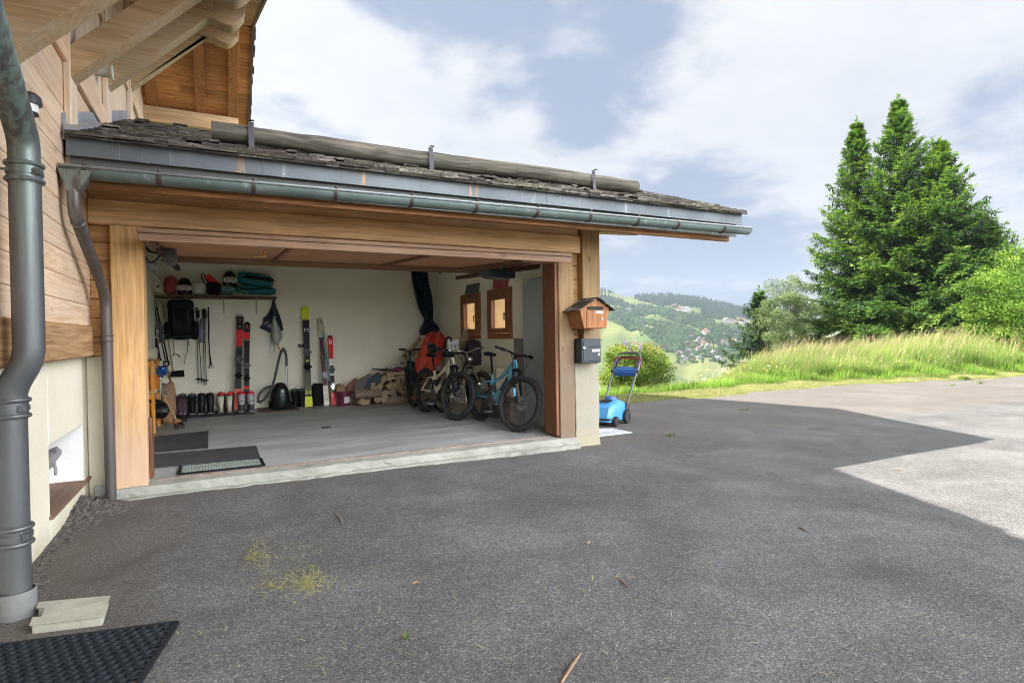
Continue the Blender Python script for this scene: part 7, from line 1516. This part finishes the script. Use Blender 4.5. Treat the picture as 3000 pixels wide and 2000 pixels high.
    for k in range(40):                                          # leader
        q_ = rs.rand(); c = tip-np.array([0, 0, q_*1.1-.25]); PP.append(c); DD.append(np.array([rs.randn()*(.3+.6*q_), rs.randn()*(.3+.6*q_), .8])); NN.append(np.array([1, 0, .2])); LL.append(.28); WW.append(.06); TT.append(.5)
    if lb.v: lb.build('limbs', barkm, t)
    D = unit(np.array(DD)); V, F_ = cards(np.array(PP), D, unit(np.array(NN)), np.array(LL), np.array(WW))
    tt = np.repeat(np.clip(np.array(TT), 0, 1), 4)
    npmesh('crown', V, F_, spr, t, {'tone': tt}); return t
def px_xy(u, dist):
    k = raydir(u, 975); k = k[:2]/np.linalg.norm(k[:2]); return k*dist
def H_at(u, v, dist):
    k = raydir(u, v); return 1.3+k[2]/np.linalg.norm(k[:2])*dist
D0 = 44.0
for u, v, dd, rb, nb, sd, lab in ((2638, 292, D0, 7.1, 240, 3, 'tallest dark green spruce in the middle of the clump at the end of the drive'), (2515, 357, D0+1.5, 6.2, 228, 5, 'spruce with a blunt top at the left of the tall clump'), (2775, 412, D0-.8, 6.9, 210, 8, 'spruce leaning into the right side of the tall clump'), (2900, 650, D0-.5, 4.4, 114, 13, 'lowest spruce of the clump, at its right edge by the light green bushes')):
    xy = px_xy(u-(18 if sd == 8 else 0), dd); zb_ = float(Zt(*xy)); spruce(lab, xy[0], xy[1], H_at(u, v, dd)-zb_, rb, nb, sd, zb_, sparse=1.0, size=1.25)
xy = px_xy(2225, 44.); spruce('small dark spruce standing apart on the left of the clump', xy[0], xy[1], H_at(2225, 852, 44.)-float(Zt(*xy)), 4.2, 120, 21, tone=-.28, name='spruce_tree', size=1.0, bulge=.85)
def crown(label, name, c, r, n_cl, n_lf, ls, mat, seed, trunkr=.08, z0=None, lobes=None, flat=.9, cat='tree', stems=5, group=None):
    rs = np.random.RandomState(seed); c = np.array(c, float); r = np.array(r, float); z0 = float(Zt(c[0], c[1])) if z0 is None else z0
    t = thing(name, label, cat, (c[0], c[1], z0), 0, group); ctr = []
    while len(ctr) < n_cl:
        q = rs.uniform(-1, 1, 3); k = np.linalg.norm(q)
        if k > 1 or k < .35: continue
        ctr.append(c+q*r)
    b = MB(); base = np.array([c[0], c[1], z0-.1]); mid = c-np.array([0, 0, r[2]*.35]); 
    if trunkr > .03: b.tube([base, (base+mid)/2+np.array([.05, .03, 0]), mid], [trunkr, trunkr*.8, trunkr*.55], 8); b.build('trunk', barkm, t); b = MB()
    for q in ctr[:: max(1, n_cl//(stems*3))]: s0 = (mid if trunkr > .03 else base+np.array([rs.randn()*.1, rs.randn()*.1, 0])); b.tube([s0, (s0+q)/2+np.array([0, 0, .1*r[2]]), q], [max(.006, trunkr*.4), max(.005, trunkr*.25), .004], 5, False)
    b.build('limbs', barkm, t)
    PP, TT = [], []
    for q in ctr:
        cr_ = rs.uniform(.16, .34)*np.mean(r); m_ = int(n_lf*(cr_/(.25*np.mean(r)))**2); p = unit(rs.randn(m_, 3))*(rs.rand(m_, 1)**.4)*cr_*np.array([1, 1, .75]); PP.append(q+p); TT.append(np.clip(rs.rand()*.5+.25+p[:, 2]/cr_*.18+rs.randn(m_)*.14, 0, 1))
    P = np.concatenate(PP); n = len(P); D = unit(rs.randn(n, 3)*[1, 1, .7]+unit(P-c)*.5); V, F_ = cards(P, D, unit(rs.randn(n, 3)+[0, 0, .7]), ls*rs.uniform(.7, 1.4, n), ls*rs.uniform(.4, .7, n))
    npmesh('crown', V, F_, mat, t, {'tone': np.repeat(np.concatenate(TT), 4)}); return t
lf_br = leaf_mat('leaf_bright', ((0, (.025, .06, .010)), (.4, (.075, .155, .018)), (.75, (.16, .26, .03)), (1, (.28, .37, .08))), .3, 'tone')
lf_mid = leaf_mat('leaf_mid', ((0, (.035, .08, .012)), (.5, (.08, .155, .02)), (1, (.17, .25, .05))), .3, 'tone')
lf_wil = leaf_mat('leaf_willow', ((0, (.06, .10, .04)), (.5, (.13, .18, .08)), (1, (.24, .29, .15))), .3, 'tone')
def crown_px(label, name, u, v0, v1, wpx, dist, n_cl, n_lf, ls, mat, seed, **k):
    xy = px_xy(u, dist); zt0, zt1 = H_at(u, v0, dist), H_at(u, v1, dist); w_ = wpx/F_PX*dist*.5*.95; return crown(label, name, (xy[0], xy[1], (zt0+zt1)/2), (w_, w_*.8, (zt0-zt1)/2), n_cl, n_lf, ls, mat, seed, **k)
crown_px('pale feathery willow between the small spruce and the tall spruces', 'willow_tree', 2310, 812, 1020, 165, 41., 120, 240, .095, lf_wil, 3, trunkr=.07)
crown_px('light green leafy tree reaching out of the right edge of the picture', 'broadleaf_tree', 3000, 722, 1015, 230, 31., 170, 200, .085, lf_br, 5, trunkr=.10)
crown_px('light green leafy bush in front of the lowest spruce', 'broadleaf_bush', 2920, 815, 1020, 160, 32., 110, 200, .085, lf_br, 6, trunkr=.05)
crown_px('yellow green bush at the right edge in front of the leafy tree', 'broadleaf_bush', 3045, 850, 1040, 180, 29.5, 110, 200, .085, lf_br, 9, trunkr=.05)
# flowering bush behind the mower
bc = on_yard(1868, 1132); lf_bu = leaf_mat('leaf_bush', ((0, (.03, .06, .012)), (.4, (.095, .155, .022)), (.75, (.22, .28, .05)), (1, (.38, .40, .12))), .3, 'tone')
dist_b = float(np.hypot(bc[0], bc[1])); bu = crown_px('wide round bush with reddish tips and purple flower spikes behind the lawn mower', 'flowering_bush', 1862, 1012, 1150, 232, dist_b, 150, 200, .055, lf_bu, 14, trunkr=.02, cat='bush', stems=9)
rs = np.random.RandomState(2); bx_ = px_xy(1862, dist_b); V = []; 
PP, DD = [], []
for _ in range(450):
    a, q = rs.uniform(0, 6.28), rs.rand()**.5; u_ = 1862+105*q*math.cos(a); hv = 1040-36*math.sqrt(max(0, 1-(q*math.cos(a))**2))+rs.uniform(-2, 22); p = px_xy(u_, dist_b+.5*q*math.sin(a)); PP.append([p[0], p[1], H_at(u_, hv, dist_b)]); DD.append([rs.randn()*.5, rs.randn()*.5, 1])
n = len(PP); V, F_ = cards(np.array(PP), unit(np.array(DD)), unit(rs.randn(n, 3)), rs.uniform(.03, .07, n), rs.uniform(.015, .03, n)); npmesh('reddish_tips', V, F_, leaf_mat('leaf_tips', ((0, (.22, .10, .05)), (.5, (.30, .17, .07)), (1, (.26, .26, .08))), .3), bu)
for k, (u_, v_) in enumerate(((1827, 1000), (1838, 1003), (1862, 998), (1877, 1010), (1872, 1027), (1880, 1029), (1846, 1012))):
    p = px_xy(u_, dist_b-.3); z = H_at(u_, v_, dist_b); m_ = 60; q = rs.randn(m_, 3)*[.012, .012, .055]; V, F_ = cards(np.array([p[0], p[1], z-.03])+q, unit(rs.randn(m_, 3)+[0, 0, .5]), unit(rs.randn(m_, 3)), np.full(m_, .03), np.full(m_, .02)); npmesh('flower_spike', V, F_, C('flower_purple', (.25, .17, .42), .7), bu)
# ---- meadow grass: tall seeding stand, green fringe, mown strip
def grass(name, label, n, region, hfun, wid, mat, seed, lean=(.30, -.05), cat='grass', curl=.5):
    rs = np.random.RandomState(seed); x = rs.uniform(*region[0], n*3); y_ = rs.uniform(*region[1], n*3); t = y_-yedge(x); k = hfun(x, t, rs); keep = k > .01; x, y_, k = x[keep][:n], y_[keep][:n], k[keep][:n]; m_ = len(x); z = Zt(x, y_)
    h = k*rs.uniform(.65, 1.25, m_); a = rs.uniform(0, 6.28, m_); ln = np.stack([lean[0]+rs.randn(m_)*.20, lean[1]+rs.randn(m_)*.20], -1); s_ = np.stack([np.cos(a), np.sin(a), 0*a], -1)*(wid*(.6+.8*rs.rand(m_)))[:, None]
    B = np.stack([x, y_, z-.02], -1); rows = []; T = []
    for f, w_ in ((0, 1.0), (.38, .85), (.72, .6), (1.0, .12)):
        off = np.stack([ln[:, 0]*h*f**1.8, ln[:, 1]*h*f**1.8, h*(f-curl*.22*f**3)], -1); rows += [B+off-s_*w_, B+off+s_*w_]; T += [np.full(m_, f)]*2
    V = np.stack(rows, 1).reshape(-1, 3); tt = np.stack(T, 1).reshape(-1); base = (np.arange(m_)*8)[:, None]; F_ = np.concatenate([base+np.array([[2*i, 2*i+1, 2*i+3, 2*i+2]]) for i in range(3)], 0)
    o = npmesh(name, V, F_, mat, attr={'h': tt, 'rnd': np.repeat(rs.rand(m_), 8)}); tag(o, label, cat, kind='stuff'); return o
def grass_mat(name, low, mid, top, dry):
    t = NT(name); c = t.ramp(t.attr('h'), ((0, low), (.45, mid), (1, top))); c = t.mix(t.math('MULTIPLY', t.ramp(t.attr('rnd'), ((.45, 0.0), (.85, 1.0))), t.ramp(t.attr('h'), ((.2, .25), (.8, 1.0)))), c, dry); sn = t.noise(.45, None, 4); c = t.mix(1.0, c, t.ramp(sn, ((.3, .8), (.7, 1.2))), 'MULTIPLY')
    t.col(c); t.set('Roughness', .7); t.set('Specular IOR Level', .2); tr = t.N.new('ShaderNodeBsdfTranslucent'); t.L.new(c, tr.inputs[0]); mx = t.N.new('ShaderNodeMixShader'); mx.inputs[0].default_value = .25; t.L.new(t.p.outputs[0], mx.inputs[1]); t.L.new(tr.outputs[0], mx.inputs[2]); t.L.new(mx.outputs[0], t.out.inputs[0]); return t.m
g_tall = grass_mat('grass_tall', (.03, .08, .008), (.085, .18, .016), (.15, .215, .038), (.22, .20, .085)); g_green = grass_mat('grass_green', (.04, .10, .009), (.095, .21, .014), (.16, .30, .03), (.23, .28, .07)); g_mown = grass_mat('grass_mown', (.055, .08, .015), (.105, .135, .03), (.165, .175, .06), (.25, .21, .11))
def azd(x, t): return np.degrees(np.arctan2(x, t+yedge(x)))
def near_w(x): return np.interp(x, [4, 8.5, 10.5, 14, 20, 30], [1.9, 1.9, 1.6, 1.3, .8, .7])
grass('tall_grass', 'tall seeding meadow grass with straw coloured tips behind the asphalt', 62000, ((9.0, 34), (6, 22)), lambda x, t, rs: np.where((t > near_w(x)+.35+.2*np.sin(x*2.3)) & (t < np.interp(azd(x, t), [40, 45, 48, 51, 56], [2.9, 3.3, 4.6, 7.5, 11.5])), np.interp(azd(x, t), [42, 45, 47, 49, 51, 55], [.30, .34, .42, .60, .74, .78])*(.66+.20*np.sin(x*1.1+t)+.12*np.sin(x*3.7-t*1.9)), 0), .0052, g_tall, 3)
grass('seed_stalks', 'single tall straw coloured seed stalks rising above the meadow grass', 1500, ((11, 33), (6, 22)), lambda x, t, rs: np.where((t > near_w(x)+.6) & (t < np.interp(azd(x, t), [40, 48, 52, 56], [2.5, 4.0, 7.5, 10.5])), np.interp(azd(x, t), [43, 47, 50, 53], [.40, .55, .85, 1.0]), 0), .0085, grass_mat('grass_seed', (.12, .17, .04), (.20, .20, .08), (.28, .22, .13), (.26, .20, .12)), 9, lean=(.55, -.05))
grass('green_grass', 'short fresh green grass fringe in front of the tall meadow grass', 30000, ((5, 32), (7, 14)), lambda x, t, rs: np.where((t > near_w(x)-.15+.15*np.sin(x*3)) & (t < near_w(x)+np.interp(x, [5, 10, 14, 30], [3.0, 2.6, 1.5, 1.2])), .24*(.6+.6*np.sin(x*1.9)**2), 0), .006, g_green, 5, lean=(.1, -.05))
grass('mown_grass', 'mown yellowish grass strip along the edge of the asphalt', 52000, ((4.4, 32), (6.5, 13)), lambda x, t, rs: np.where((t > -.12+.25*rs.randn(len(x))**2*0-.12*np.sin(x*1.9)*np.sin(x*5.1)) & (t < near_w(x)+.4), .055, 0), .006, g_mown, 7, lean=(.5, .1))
rs = np.random.RandomState(6); x = rs.uniform(10, 30, 700); t_ = near_w(x)+rs.uniform(.1, 2.5, 700); y_ = yedge(x)+t_; P = np.stack([x, y_, Zt(x, y_)+rs.uniform(.15, .5, 700)], -1); P = P+rs.randn(700, 3)*.02; D = unit(rs.randn(700, 3)); V, F_ = cards(P, D, unit(rs.randn(700, 3)), np.full(700, .035), np.full(700, .03)); tm = NT('wild_flowers'); tm.col(tm.ramp(tm.isl(), ((0, (.75, .72, .66)), (.5, (.70, .55, .05)), (.8, (.35, .28, .55))), 'CONSTANT')); tag(npmesh('wild_flowers', V, F_, tm.m), 'white, yellow and violet wild flowers sprinkled through the meadow grass', 'flowers', kind='stuff')
# ------------------------------------------------------------------ the hazy air of the valley
def build_haze(dens=.00032):
    b = MB(); b.b2(-2160, 2160, -2160, 2160, -140, 260); t = NT('haze_air')
    t.N.remove(t.p); v = t.N.new('ShaderNodeVolumePrincipled'); v.inputs['Color'].default_value = (.37, .44, .54, 1); v.inputs['Density'].default_value = dens; v.inputs['Anisotropy'].default_value = .35; t.L.new(v.outputs[0], t.out.inputs['Volume'])
    try: t.m.cycles.homogeneous_volume = True
    except Exception: pass
    o = b.build('haze', t.m); o['kind'] = 'stuff'; o['label'] = 'pale blue haze filling the valley air'; o['category'] = 'haze'
build_haze()
